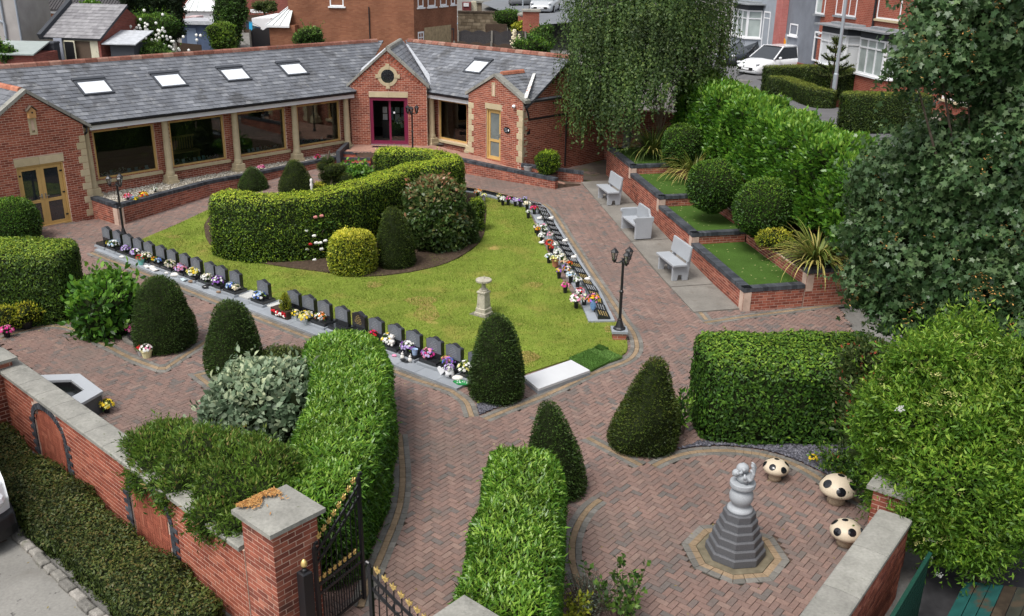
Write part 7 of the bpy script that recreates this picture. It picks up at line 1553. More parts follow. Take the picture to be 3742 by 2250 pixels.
for i in range(130):
    c,R = EL_[rg.randrange(len(EL_))];dr = Vector((rg.gauss(-.3,.6),rg.gauss(-.8,.5),rg.gauss(.5,.4))).normalized();p = c+dr*R*1.05
    for j in range(22): mb.cur = rg.random();q = p+Vector((rg.gauss(0,.04),rg.gauss(0,.04),rg.gauss(0,.012)));mb.poly([q+Vector((.012,0,0)),q+Vector((0,.012,.004)),q+Vector((-.012,0,0)),q+Vector((0,-.012,.004))])
tag(mb.build('flower_heads',m_umb,eld),kind='stuff')
mb = MB()
for u,v in ((2170,985),(2242,1302),(2262,1385),(2235,1345)):
    p = DEPTH(u,v,11.0)
    for j in range(26): q = p+Vector((rg.gauss(0,.03),rg.gauss(0,.02),rg.gauss(0,.02)));mb.poly([q+Vector((.014,0,0)),q+Vector((0,0,.014)),q+Vector((-.014,0,0)),q+Vector((0,.005,-.014))])
tag(mb.build('white_flower_heads',m_petal,eld),kind='stuff')
crown_tree('red_tip_shrub','shrub with red leaf tips between right hedge and elder',blob_list([(2085,870,14.6,45),(2075,930,14.4,50),(2090,1000,14.0,55),(2100,1070,13.8,45),(2130,940,14.2,70),(2160,1080,13.6,60)]),l_red,.085,620,'hex',.36,(7.1,14.0,0),.05,depth=.2,tg=.0,cat='shrub',tilt=.7,up=.4,flip=.05)
crown_tree('dark_shrub','dark low shrub under the elder beside the mushroom seats',blob_list([(2100,1150,13.4,50),(2165,1170,12.9,45),(2050,1120,14.2,35)]),l_port,.07,700,'leaf',.4,(6.6,13.5,0),.04,depth=.15,cat='shrub')
for i,(u,v) in enumerate(((1958,1092),(2023,1135))): p = G(u,v+22);bunch(('yellow flowers in slate chippings below right hedge','yellow flowers in front of dark low shrub')[i],p,.07,['yellow'],None,.08,n=14)
# neighbour's teal fence and boards beyond the right wall
m_tealp = M('peeling_teal_boards',[(0,(.008,.04,.04)),(.5,(.012,.075,.068)),(1,(.035,.025,.017))],.8,.2,noise=(5,.3),patch=[(2.4,.52,.6,(.06,.045,.03))]);m_green = M('green_mesh_fence',(.006,.045,.03),.6,.3,noise=(80,.4))
def VB(t,o,z): return VP_(t,o,z)
t = thing('green_fence','green mesh fence panel just outside the right wall','fence',VB(2,.78,-.1));one('panel',lambda m: [m.obox(VB(.2,.75,-.05+i*.09),dV*4,nV*.02,Z*.075) for i in range(11)],m_green,t);one('top_rail',lambda m: m.obox(VB(.2,.74,.94),dV*4,nV*.05,Z*.04),m_green,t)
t = thing('board_shed','old shed side of peeling teal boards in bottom right corner','shed',VB(2,1.6,-.1))
for i in range(7):
    r = random.random();one('board',lambda m: (setattr(m,'cur',r),m.extr([VB(-.6,1.15+i*.16,.2+i*.05),VB(4.2,1.15+i*.16,.2+i*.05),VB(4.2,1.15+i*.16+.15,.2+(i+1)*.05),VB(-.6,1.15+i*.16+.15,.2+(i+1)*.05)],Z*.025)),m_tealp,t)
one('post',lambda m: m.obox(VB(-.6,2.3,-.1),dV*4.8,nV*.1,Z*.85),m_tealp,t)
tag(one('side_yard_ground',lambda m: m.prism([tuple(VB(-3,.5,0)[:2]),tuple(VB(6,.5,0)[:2]),tuple(VB(6,6,0)[:2]),tuple(VB(-3,6,0)[:2])],-.2,-.05),M('dark_tarmac',(.035,.035,.038),.9,.2,noise=(6,.3))),kind='structure')
# ------------------------------------------------------------------ cars
m_tyre = M('tyre',(.012,.012,.013),.8,.2);m_rim_ = M('alloy',(.45,.46,.48),.3,.5,metal=.8);m_carglass = GLASS('car_glass',(.03,.035,.04),.04);m_lampc = M('headlamp',(.7,.72,.75),.1,.7)
def car(label,loc,rz,paint,L=4.4,Wd=1.8,H=1.48,rear='hatch',group='parked cars',wagon=False,suv=False):
    """local x runs from nose to tail"""
    t = thing('parked_car',label,'car',(0,0,0),group);t.location = loc;t.rotation_euler.z = rz;BASES[t.name] = Vector((0,0,0))
    hb = .62*H;zs = .26 if suv else .2
    st = [(0,.60,.38,.50),(.06,.80,.30,.60),(.25,.90,zs,.70*.62*H/.92+.02),(.9,.97,zs,hb*.93),(1.25,.99,zs,hb*.98),(2.2,1.0,zs,hb),(3.2,1.0,zs,hb*1.02),(L-.45,.97,zs,hb*1.02),(L-.1,.90,.3,hb*.95),(L,.82,.4,hb*.8)]
    mb = MB();n = len(st)
    for x,w_,z0,z1_ in st:
        hw = Wd/2*w_
        for y,z in ((-hw*.92,z0),(-hw,z0+.12),(-hw,z0+(z1_-z0)*.62),(-hw*.93,z1_-.02),(-hw*.8,z1_),(0,z1_+.03),(hw*.8,z1_),(hw*.93,z1_-.02),(hw,z0+(z1_-z0)*.62),(hw,z0+.12),(hw*.92,z0)): mb.v.append((x,y,z))
    k = 11
    for i in range(n-1):
        for j in range(k): j2 = (j+1) % k;mb.face((i*k+j,(i+1)*k+j,(i+1)*k+j2,i*k+j2))
    mb.face(range(k));mb.face(range((n-1)*k+k-1,(n-1)*k-1,-1));body = mb.build('body',paint,t,smooth=True)
    x0,x1,x2,x3 = 1.15,1.95,(L-.75 if not wagon else L-.55),L-.18;zb_,zr = hb-.02,H;wb,wr = Wd/2*.93,Wd/2*.74
    g = [[(x0,y,zb_) for y in (-wb,wb)],[(x1,y,zr-.03) for y in (-wr,wr)],[(x2,y,zr-.05) for y in (-wr,wr)],[(x3,y,zb_) for y in (-wb,wb)]]
    def gh(m): m.poly([g[0][0],g[0][1],g[1][1],g[1][0]][::-1]);m.poly([g[2][0],g[2][1],g[3][1],g[3][0]][::-1]);m.poly([g[0][0],g[1][0],g[2][0],g[3][0]]);m.poly([g[0][1],g[1][1],g[2][1],g[3][1]][::-1])
    one('window',gh,m_carglass,t)
    def roof(m):
        b = len(m.v)
        for x,zz_ in ((x1-.06,zr-.045),((x1+x2)/2,zr),(x2+.06,zr-.06)):
            for y in (-wr-.02,-wr*.6,0,wr*.6,wr+.02): m.v.append((x,y,zz_+(.03 if abs(y) < wr*.7 else 0)))
        for i in range(2):
            for j in range(4): m.face((b+i*5+j,b+i*5+j+1,b+i*5+j+6,b+i*5+j+5)[::-1] if False else (b+i*5+j,b+(i+1)*5+j,b+(i+1)*5+j+1,b+i*5+j+1))
        for s_ in (0,1):
            for a,c_ in ((g[0][s_],g[1][s_]),(g[2][s_],g[3][s_])): m.bar(Vector(a)+Vector((0,(.012 if s_ else -.012),0)),Vector(c_)+Vector((0,(.012 if s_ else -.012),0)),.06,.05)
            xm = (x1+x2)/2+.1;m.bar((xm,(wb if s_ else -wb)*1.0,zb_),(xm,(wr if s_ else -wr)*1.0,zr-.04),.07,.03,up=(0,1,0));m.bar(Vector(g[1][s_]),Vector(g[2][s_]),.05,.05)
    one('roof',roof,paint,t)
    for x in (.82,L-.85):
        for s_ in (-1,1):
            y = s_*(Wd/2-.08);w_ = one('wheel',lambda m: m.tube((x,y-.1,.33),(x,y+.1,.33),.33,n=18),m_tyre,t);one('rim',lambda m: m.tube((x,y+s_*.085,.33),(x,y+s_*.108,.33),.21,n=12),m_rim_,w_)
    for s_ in (-1,1):
        one('headlight',lambda m: m.ball((.2,s_*Wd/2*.72,hb*.78),.13,8,(1.2,.9,.55)),m_lampc,t);one('wing_mirror',lambda m: m.ball((x0+.35,s_*(Wd/2+.06),hb+.06),.1,8,(.7,1,.65)),paint,t);one('tail_light',lambda m: m.box((L-.12,s_*Wd/2*.78,hb*.72),(.1,.2,.18)),M('tail_lamp',(.35,.01,.01),.2,.5),t)
    one('grille',lambda m: m.box((.035,0,.42),(.08,Wd*.55,.16)),m_black,t);one('number_plate',lambda m: m.box((.0,0,.46),(.03,.5,.1)),m_white,t);return t
def paint(name,c,r=.22): return M(name,c,r,.5,coat=.6)
p_white = paint('white_car_paint',(.74,.76,.78));p_dark = paint('dark_blue_grey_car_paint',(.022,.028,.038));p_silver = paint('silver_car_paint',(.42,.44,.46));p_grey = paint('grey_car_paint',(.16,.17,.18));p_sky = paint('pale_blue_car_paint',(.34,.55,.74));p_red = paint('red_car_paint',(.5,.03,.05))
# van nose at the left edge
vo = Vector((-8.05,11.2,-.03))
t = thing('parked_van','white van nose with black bumper entering at left edge','van',vo);aV = radians(128);R3v = Matrix.Rotation(radians(131),3,'Z')
def VL(x,y,z): return Vector((-8.05,11.2,-.03))+R3v@Vector((x,y,z))
def vbody(m,pr,w0=.95):
    b = len(m.v);n = len(pr);ys_ = [-1,-.9,-.6,0,.6,.9,1]
    for y in ys_:
        bul = .28*abs(y)**2.6
        for x,z in pr: m.v.append(tuple(VL(x+bul*(1 if x < 2 else 0),y*w0,z)))
    for j in range(len(ys_)-1):
        for i in range(n-1): m.face((b+j*n+i,b+j*n+i+1,b+(j+1)*n+i+1,b+(j+1)*n+i))
    m.face(range(b,b+n));m.face(range(b+(len(ys_)-1)*n+n-1,b+(len(ys_)-1)*n-1,-1))
one('body',lambda m: vbody(m,[(.12,.52),(.10,.75),(.2,.98),(.7,1.18),(1.15,1.25),(1.9,1.9),(2.6,2.0),(5,2.0),(5,.4),(.3,.4)]),paint('white_van_paint',(.72,.74,.76)),t,smooth=False,bevel=.03);one('bumper',lambda m: vbody(m,[(.0,.18),(-.03,.35),(.02,.52),(.2,.55),(.4,.5),(.4,.2)],.98),m_plastic,t,bevel=.03);one('grille',lambda m: vbody(m,[(.02,.56),(.045,.74),(.09,.74),(.09,.56)],.5),m_black,t)
for s_ in (-1,1): one('headlight',lambda m: m.ball(VL(.24,s_*.74,.80),.17,10,(.8,1,.7)),m_lampc,t);one('wheel',lambda m: m.tube(VL(.95,s_*.78,.33),VL(.95,s_*.96,.33),.33,n=18),m_tyre,t)
# ------------------------------------------------------------------ street on the right
F0_ = Vector((15.1+.745,41.8+.09,0));dF = Vector((-.12,.993,0)).normalized();nF = Vector((-dF.y,dF.x,0));nF = nF if nF.x < 0 else -nF
def FP(t,off,z): return F0_+dF*t+nF*off+Z*z
m_rbt = BRICKTEX('street_red_brick',(.26,.065,.04),(.32,.09,.058),(.36,.22,.17),1.0,atan2(dF.y,dF.x))
m_brn = BRICKTEX('brown_house_brick',(.22,.085,.045),(.28,.12,.065),(.20,.11,.08));m_drk = BRICKTEX('old_dark_brick',(.20,.055,.045),(.27,.08,.06),(.22,.13,.11));m_pinkb = BRICKTEX('pink_brick',(.42,.13,.12),(.46,.17,.15),(.42,.2,.18))
m_grender = M('grey_render',(.17,.185,.215),.9,.2,noise=(2,.12),noise2=(40,.1));m_lrender = M('pale_grey_render',(.30,.33,.37),.9,.2,noise=(2,.1));m_dk = M('dark_plinth',(.05,.055,.065),.8,.3);m_curt = M('net_curtain_glass',(.33,.38,.37),.12,.6,noise=(1.5,.25));m_blind = M('white_blinds',(.6,.62,.64),.4,.4);m_felt = M('bay_roof_felt',(.22,.235,.25),.7,.3,noise=(4,.2))
def hwin(P,d,n,x0,x1,z0,z1,off,parent,cols=1,top=None,glass=None,sill=None,t=.07,name='window',frame=None):
    mb = MB();a,b = min(x0,x1),max(x0,x1);frame_rect(mb,P,a,b,z0,z1,off+.02,t,.08,d,n)
    for i in range(1,cols): x = a+(b-a)*i/cols;mb.obox(P(x-.03,off+.015,z0+t),d*.06,-n*.06,Z*(z1-z0-2*t))
    if top: mb.obox(P(a+t,off+.012,z0+(z1-z0)*top),d*(b-a-2*t),-n*.06,Z*.06)
    o = mb.build(name,frame or m_white,parent);one('pane',lambda m: m.obox(P(a+t*.8,off-.03,z0+t*.8),d*(b-a-1.6*t),-n*.02,Z*(z1-z0-1.6*t)),glass or m_curt,o)
    if sill: one('sill',lambda m: m.obox(P(a-.1,off+.1,z0-.09),d*(b-a+.2),-n*.12,Z*.085),sill,o)
    return o
def bay(P,d,n,xa,xb,zb,zs,zt,parent,mat_lo,cols,top,glass,proj=.75,roofx=(0,0),base_dark=None):
    """canted bay between xa (near) and xb (far) on the wall plane"""
    bo = one('bay',lambda m: m.extr([P(xa,0,zb),P(xa+.42,proj,zb),P(xb-.42,proj,zb),P(xb,0,zb)],Z*(zs-zb)),mat_lo,parent)
    one('bay_head',lambda m: m.extr([P(xa,0,zt),P(xa+.42,proj,zt),P(xb-.42,proj,zt),P(xb,0,zt)],Z*.3),m_dk,bo);one('bay_roof',lambda m: m.extr([P(xa-.35,0,zt+.3),P(xa+.1,proj+.3,zt+.3),P(xb-.1,proj+.3,zt+.3),P(xb+.35,0,zt+.3)],Z*.07),m_felt,bo);one('bay_roof',lambda m: m.extr([P(xa+.3,0,zt+.36),P(xa+.6,proj*.6,zt+.36),P(xb-.6,proj*.6,zt+.36),P(xb-.3,0,zt+.36)],Z*.1),m_felt,bo)
    one('sill',lambda m: m.extr([P(xa-.08,0,zs),P(xa+.38,proj+.1,zs),P(xb-.38,proj+.1,zs),P(xb+.08,0,zs)],Z*.08),m_white,bo)
    hwin(P,d,n,xa+.45,xb-.45,zs+.08,zt,proj,bo,cols,top,glass)
    for s_,(q0,q1) in enumerate(((P(xa+.02,0,0),P(xa+.42,proj,0)),(P(xb-.42,proj,0),P(xb-.02,0,0)))):
        dd = (q1-q0);ln = dd.length;dd.normalize();nn = Vector((dd.y,-dd.x,0));nn = nn if nn.dot(n) > 0 else -nn
        hwin(lambda t_,o_,z_: q0+dd*t_+nn*o_+Z*z_,dd,nn,.02,ln-.02,zs+.08,zt,0,bo,1,top,glass)
    one('bay_core',lambda m: m.extr([P(xa+.15,0,zs),P(xa+.5,proj-.15,zs),P(xb-.5,proj-.15,zs),P(xb-.15,0,zs)],Z*(zt-zs)),M('room_dark',(.08,.09,.085),.9,.1),bo)
def tz_on(u,v,O,d):
    dd = RAY(u,v);n_ = Vector((d.y,-d.x,0));k = (Vector((O.x,O.y,CAM_H))-Vector((0,0,CAM_H))).dot(n_)/dd.dot(n_);p = Vector((0,0,CAM_H))+dd*k;return (p-Vector((O.x,O.y,p.z))).dot(d),p.z
r4 = zz(2600,0,4.947);r5 = zz(2900,0,3.092)
def fwin(a,b,off,par,cols,top,glass,sill,t=.07,name='window',wd=None): (x0,z1_),(x1,z0) = tz_on(*a,F0_,dF),tz_on(*b,F0_,dF);x1 = x0-wd if wd else x1;return hwin(FP,dF,nF,x0,x1,min(z0,z1_),max(z0,z1_),off,par,cols,top,glass,sill,t,name)
rh_ = thing('terraced_house','red brick terraced house with big net curtained bay at right','house',FP(-2,0,3),'terraced houses on the right street')
one('wall',lambda m: m.obox(FP(-7.5,0,1.5),dF*8.4,-nF*7,Z*9),m_rbt,rh_);bay(FP,dF,nF,-2.31,.86,2.7,3.85,5.42,rh_,m_rbt,3,.72,m_curt);fwin(r5(975,-60),r5(1200,240),0,rh_,1,None,m_curt,m_stone);fwin(r5(1415,-60),r5(1500,270),0,rh_,1,None,m_curt,m_stone);hwin(FP,dF,nF,-4.6,-3.6,2.9,5.0,0,rh_,1,.75,m_glass,None,.1,'door');hwin(FP,dF,nF,-7.2,-5.4,3.6,5.2,0,rh_,2,.7,m_curt,m_stone)
rh2 = thing('terraced_house','red brick terraced house with shuttered bay and door number 22','house',FP(3,0,3),'terraced houses on the right street')
one('wall',lambda m: m.obox(FP(.903,0,1.5),dF*5.5,-nF*7,Z*9),m_rbt,rh2);bay(FP,dF,nF,1.29,4.8,2.7,3.8,5.38,rh2,m_rbt,3,.72,m_blind);fwin(r5(500,-60),r5(700,195),0,rh2,3,None,m_curt,m_felt);fwin(r5(270,-60),r5(348,165),0,rh2,1,None,m_curt,m_felt)
fwin(r5(245,350),r5(245,690),0,rh2,1,.78,m_dk,None,.08,'door',.95);one('downpipe',lambda m: m.tube(FP(.82,.08,2.8),FP(.82,.08,9),.05,n=8),m_black,rh2)
def text(txt,loc,d,up,size,mat,parent,name='lettering'):
    c = bpy.data.curves.new(name,'FONT');c.body = txt;c.size = size;c.extrude = .004;c.align_x = 'CENTER';o = bpy.data.objects.new(name,c);COL.objects.link(o);c.materials.append(mat)
    n_ = d.cross(up).normalized();o.matrix_world = Matrix((d,up,n_)).transposed().to_4x4();me = None
    dg = bpy.context.evaluated_depsgraph_get();me = bpy.data.meshes.new_from_object(o.evaluated_get(dg));R_ = Matrix((d,up,n_)).transposed().to_4x4();R_.translation = loc;me.transform(R_);bpy.data.objects.remove(o)
    o = bpy.data.objects.new(name,me);COL.objects.link(o);adopt(o,parent);return o
text('22',FP(tz_on(*r5(290,385),F0_,dF)[0],.03,tz_on(*r5(290,395),F0_,dF)[1]),-dF,Z,.26,m_white,rh2)
gh_ = thing('rendered_house','grey rendered house with pink brick pier and white bay','house',FP(10,0,3),'terraced houses on the right street')
one('wall',lambda m: m.obox(FP(6.405,-.1,1.5),dF*4.9,-nF*7,Z*9),m_grender,gh_);one('wall',lambda m: m.obox(FP(11.31,-.1,1.5),dF*7.5,-nF*7,Z*9),m_lrender,gh_);one('brick_pier',lambda m: m.obox(FP(10.75,.25,1.5),dF*.9,-nF*.34,Z*9),m_pinkb,gh_);one('plinth',lambda m: m.obox(FP(6.41,-.06,1.6),dF*4.4,-nF*.1,Z*1.9),m_drk,gh_)
fwin(r4(1400,415),r4(1515,650),-.1,gh_,1,None,m_curt,m_white);fwin(r4(930,195),r4(930,860),-.1,gh_,1,.8,m_dk,None,.08,'door',1.0);bay(lambda t_,o_,z_: FP(t_,o_-.1,z_),dF,nF,14.37,17.75,2.4,4.2,5.8,gh_,m_lrender,3,.68,m_curt);one('plinth',lambda m: m.extr([FP(14.15,-.1,1.8),FP(14.55,.7,1.8),FP(17.2,.7,1.8),FP(17.65,-.1,1.8)],Z*1.3),m_dk,gh_)
sx_ = tz_on(*r4(1280,830),F0_,dF)[0]
sg = thing('round_sign','round orange sign on grey rendered wall','sign',FP(sx_,-.05,4.2));one('backing',lambda m: m.obox(FP(sx_-.36,-.08,3.85),dF*.75,-nF*.015,Z*.95),m_lrender,sg);one('disc',lambda m: m.extr([FP(sx_,-.06,4.28)+dF*(.29*cos(i*.2618))+Z*(.29*sin(i*.2618)) for i in range(24)],nF*.02),M('orange_disc',(.75,.33,.02),.5,.3),sg);one('motif',lambda m: m.extr([FP(sx_,-.03,4.26)+dF*(.09*cos(i*.785)-.03)+Z*(.05*sin(i*.785)-.02) for i in range(8)],nF*.004),M('dark_orange',(.4,.1,.01),.5,.3),sg)
rl = thing('door_railing','black handrail on steps of grey house','railing',FP(13,.6,2.6))
for i in range(9): one('baluster',lambda m: m.tube(FP(12.6+i*.18,.9,2.7),FP(12.6+i*.18,.9,3.9-.08*i),.015,n=5),m_black,rl)
one('handrail',lambda m: m.bar(FP(12.5,.9,3.95),FP(14.2,.9,3.2),.04),m_black,rl)
m_front = M('front_lawn',(.10,.20,.03),.9,.1,noise=(4,.2));tag(one('front_lawn',lambda m: m.extr([FP(12.8,.6,2.42),FP(12.8,4.5,2.35),FP(19,4.5,2.3),FP(19,.6,2.42)],Z*.03),m_front),kind='structure')
tag(one('street',lambda m: m.extr([FP(-14,3.2,2.9),FP(-14,6.5,2.86),FP(26,5.5,2.4),FP(26,.8,2.4),FP(6,.4,2.92),FP(5.8,3.2,2.95)],Z*.03),M('street_asphalt',(.12,.12,.125),.9,.2,noise=(2,.15))),kind='structure')
# garden hedges, low walls, lamp column, monkey puzzle
def fh_path(*q): return [tuple(FP(a,b,0)[:2]) for a,b in q]
def pxp(z,*q): return [tuple(GP(*a,z)[:2]) for a in q]
l_box = LEAF('tight_box_leaf',g4((.02,.045,.009),(.04,.08,.012),(.10,.145,.02),(.22,.25,.04)),noise=(2,.3))
hedge('tight dark green hedge with flat top in front of the net curtained bay',pxp(4.25,r5(560,1050),r5(1000,1050),r5(1560,1055)),1.0,4.25,l_box,dens=900,size=.06,amt=.03,z0=lambda x,y: 3.0,seed=31,rt=.1,tg=.5)
hedge('tight dark hedge behind monkey puzzle in front of shuttered bay',pxp(4.0,r4(960,1190),r4(1500,1185),r5(560,745),r5(640,790)),.9,4.0,l_box,dens=800,size=.06,amt=.03,z0=lambda x,y: 2.7,seed=32,rt=.1,tg=.5)
hedge('low curved hedge beside white car',pxp(3.65,r4(1040,1370),r4(1400,1400),r5(200,975),r5(330,1010),r5(500,1015)),.8,3.65,l_box,dens=800,size=.06,amt=.03,z0=lambda x,y: 2.7,seed=33,rt=.1,tg=.5)
p = GP(*r5(440,1140),3.0);lc = thing('street_light','tall slim galvanised street light column in front of bay','street light',p);tp = p+Z*7;m_galv = M('galvanised',(.36,.40,.44),.5,.5,metal=.3);one('column',lambda m: m.lathe([(.10,0),(.10,1.1),(.075,1.15),(.06,7)],p,12),m_galv,lc);one('lantern',lambda m: m.bar(tp,tp+Vector((-.8,.2,.1)),.16,.08),m_galv,lc)
p = GP(*r5(425,985),3.25);mk = thing('monkey_puzzle','small monkey puzzle tree in the hedged front garden','tree',p);sp = []
one('trunk',lambda m: m.tube(p-Z*.2,p+Z*1.9,.05,.03,7),m_bark,mk)
for lv in range(5):
    for k in range(6):
        a = k*1.047+lv*.5;ln = (.95,.85,.6,.4,.2)[lv];h = .45+lv*.36;pts_ = [p+Z*h,p+Vector((cos(a)*ln*.5,sin(a)*ln*.5,h+.02)),p+Vector((cos(a)*ln,sin(a)*ln,h+.22))];sp.append(np.array([pts_[0].lerp(pts_[1],f*2) if f < .5 else pts_[1].lerp(pts_[2],f*2-1) for f in np.linspace(0,1,40)]));one('branch',lambda m: m.path(pts_,[.05,.045,.03],6),c_core,mk)
P = np.vstack(sp);P = np.repeat(P,3,0)+RNG.normal(0,.03,(len(P)*3,3));np_mesh('needles',leaves(P,unit(RNG.normal(size=P.shape)+np.array([0,0,.6])),np.full(len(P),.09),.3).reshape(-1,3),np.arange(len(P)*4).reshape(-1,4),[l_dull],parent=mk)
gwt = thing('garden_wall','low brick and pale rendered front garden wall under dark hedge','wall',GP(*r5(1020,1340),2.7))
for a,b in ((r5(1060,1370),r5(1330,1430)),):
    q0,q1 = GP(*a,3.0),GP(*b,3.0);one('wall',lambda m: m.bar(q0-Z*.3,q1-Z*.3,.22,.6),m_rbt,gwt)
    for q in (q0,q1): one('gate_pier',lambda m: m.box((q.x,q.y,2.4),(.4,.4,.75)),m_rbt,gwt);one('pier_cap',lambda m: m.box((q.x,q.y,3.15),(.5,.5,.08)),m_cope,gwt)
q0,q1 = GP(*r5(1130,1370),2.9),GP(*r5(1640,1370),2.9);one('rendered_wall',lambda m: m.bar(q0-Z*.15,q1-Z*.15,.2,.75),M('pale_render',(.42,.38,.32),.9,.2,noise=(3,.2)),gwt)
pc0 = GP(*r4(510,1290),2.5);aC = atan2(dF.y,dF.x)
def carpx(label,q,z,rz,pnt,dx=0,**kw): p = GP(*q,z);car(label,(p.x,p.y,z),rz,pnt,**kw)
carpx('dark estate car parked nose left in front of grey house',r4(190,1225),2.6,radians(30),p_dark,L=4.8,wagon=True,H=1.5)
carpx('white crossover car parked in front of dark estate car',r4(590,1415),2.72,radians(33),p_white,L=4.4,H=1.6,wagon=True,suv=True)
carpx('grey car roof just showing above the bright laurels',r4(470,1640),1.95,radians(10),p_grey,L=4.3,H=1.4)
# ------------------------------------------------------------------ houses and gardens behind the memorial building
def plane(O,d): n_ = Vector((d.y,-d.x,0));return (lambda t,o,z: Vector((O.x,O.y,0))+d*t+n_*o+Z*z),n_
def pwin(O,d,P,n_,a,b,parent,**kw): (x0,z1_),(x1,z0) = tz_on(*a,O,d),tz_on(*b,O,d);return hwin(P,d,n_,x0,x1,min(z0,z1_),max(z0,z1_),0,parent,**kw)
cb = DEPTH(*z2(1215,250),58);d1 = Vector((1,-.04,0)).normalized();O1 = cb-d1*0;P1,n1 = plane(cb,d1)
bh_ = thing('brown_brick_house','large brown brick house with white windows behind the hall roof','house',(cb.x,cb.y,2.6));xl = tz_on(*z2(315,250),cb,d1)[0]
d2 = Vector((.40,.92,0)).normalized();P2,n2 = plane(cb,d2);ln2 = tz_on(*z2(1525,200),cb,d2)[0]
one('wall',lambda m: m.extr([P1(xl,0,2),P1(0,0,2),P2(ln2,0,2),P2(ln2,-9,2),P1(xl,-9,2)],Z*9.5),m_brn,bh_)
pwin(cb,d1,P1,n1,z2(600,-60),z2(705,45),bh_,cols=1,glass=m_glass_l,sill=m_white)
for a,b in (((1237,-60),(1280,50)),((1310,-60),(1367,45)),((1400,-60),(1448,38)),((1478,-60),(1508,30))): pwin(cb,d2,P2,n2,z2(*a),z2(*b),bh_,cols=1,glass=m_glass_l,sill=m_white,t=.1)
for a,b in (((1240,230),(1285,345)),((1312,205),(1367,330))): pwin(cb,d2,P2,n2,z2(*a),z2(*b),bh_,cols=2,top=.62,glass=m_glass_l,t=.1)
x0,z_ = tz_on(*z2(1285,200),cb,d2);x1_,z__ = tz_on(*z2(1478,190),cb,d2);one('stone_panel',lambda m: m.obox(P2(x0,.03,2),d2*(x1_-x0),-n2*.02,Z*(z_-2)),M('buff_stone_cladding',(.36,.28,.17),.9,.2,noise=(5,.3)),bh_)
for a,b,mt in (((1400,195),(1447,345),p_sky),((1476,205),(1502,345),m_dk)): pwin(cb,d2,P2,n2,z2(*a),z2(*b),bh_,glass=m_glass,name='door',t=.08,frame=m_dk)
one('downpipe',lambda m: m.tube(P1(tz_on(*z2(888,100),cb,d1)[0],.05,3.3),P1(tz_on(*z2(888,100),cb,d1)[0],.05,5.6),.035,n=6),m_black,bh_)
# extension with white glazed roof
ca = DEPTH(*z2(168,240),57.5);Pc,nc = plane(ca,d1);wx = tz_on(*z2(318,240),ca,d1)[0];ze = tz_on(*z2(168,180),ca,d1)[1];cx_ = thing('conservatory','brick conservatory with white glazed pitched roof beside brown house','conservatory',(ca.x,ca.y,2.6));m_wglaze = M('white_polycarbonate',(.62,.66,.64),.3,.4,noise=(2,.06))
one('wall',lambda m: m.obox(Pc(0,0,2),d1*(wx+.3),-n1*3,Z*(ze-2)),m_brn,cx_);one('roof',lambda m: (m.poly([Pc(-.15,.15,ze),Pc(wx,.15,ze),Pc(wx,-1.4,ze+1.25)]),m.poly([Pc(-.15,.15,ze),Pc(wx,-1.4,ze+1.25),Pc(-.15,-3,ze)])),m_wglaze,cx_);one('eaves',lambda m: m.obox(Pc(-.18,.2,ze-.12),d1*(wx+.2),-n1*.1,Z*.13),m_white,cx_)
for q in (.0,.33,.66): one('glazing_bar',lambda m: m.bar(Pc(-.15+(wx)*q,.17,ze+.02),Pc(wx,-1.4,ze+1.28),.05),m_white,cx_)
# far terrace and its conservatory
y2 = 82;cf = DEPTH(*z1(1340,60),y2);dfr = Vector((1,-.03,0)).normalized();Pf,nf = plane(cf,dfr);fx1 = tz_on(*z2(330,60),cf,dfr)[0];ft_ = thing('far_terrace','long dull brick terrace of houses far behind the gardens','house',(cf.x,cf.y,3));one('wall',lambda m: m.obox(Pf(-18,0,2),dfr*(fx1+22),-nf*6,Z*12),m_drk,ft_)
for a,b,c_ in (((1710,65),(1760,93),1),((1810,65),(1870,93),2),((1875,65),(1935,93),2)): pwin(cf,dfr,Pf,nf,z1(*a),z1(*b),ft_,cols=c_,glass=m_glass,t=.12)
cc_ = DEPTH(*z1(1340,120),72);Pq,nq = plane(cc_,dfr);qx = tz_on(*z1(1575,120),cc_,dfr)[0];qz = tz_on(*z1(1400,78),cc_,dfr)[1];cn = thing('conservatory','white conservatory with cream glazed roof far behind the conifer','conservatory',(cc_.x,cc_.y,3));one('wall',lambda m: m.obox(Pq(0,0,3),dfr*qx,-nq*3,Z*(qz-3)),m_white,cn);one('roof',lambda m: (m.poly([Pq(-.2,.2,qz),Pq(qx+.2,.2,qz),Pq(qx*.45,-1.5,qz+1.3),Pq(qx*.2,-1.5,qz+1.3)]),m.poly([Pq(qx+.2,.2,qz),Pq(qx+.2,-3,qz),Pq(qx*.45,-1.5,qz+1.3)])),m_wglaze,cn)
for i in range(6): one('glazing_bar',lambda m: m.bar(Pq(-.2+(qx+.4)*i/5,.22,qz+.02),Pq(qx*(.2+.05*i),-1.5,qz+1.33),.06),m_white,cn)
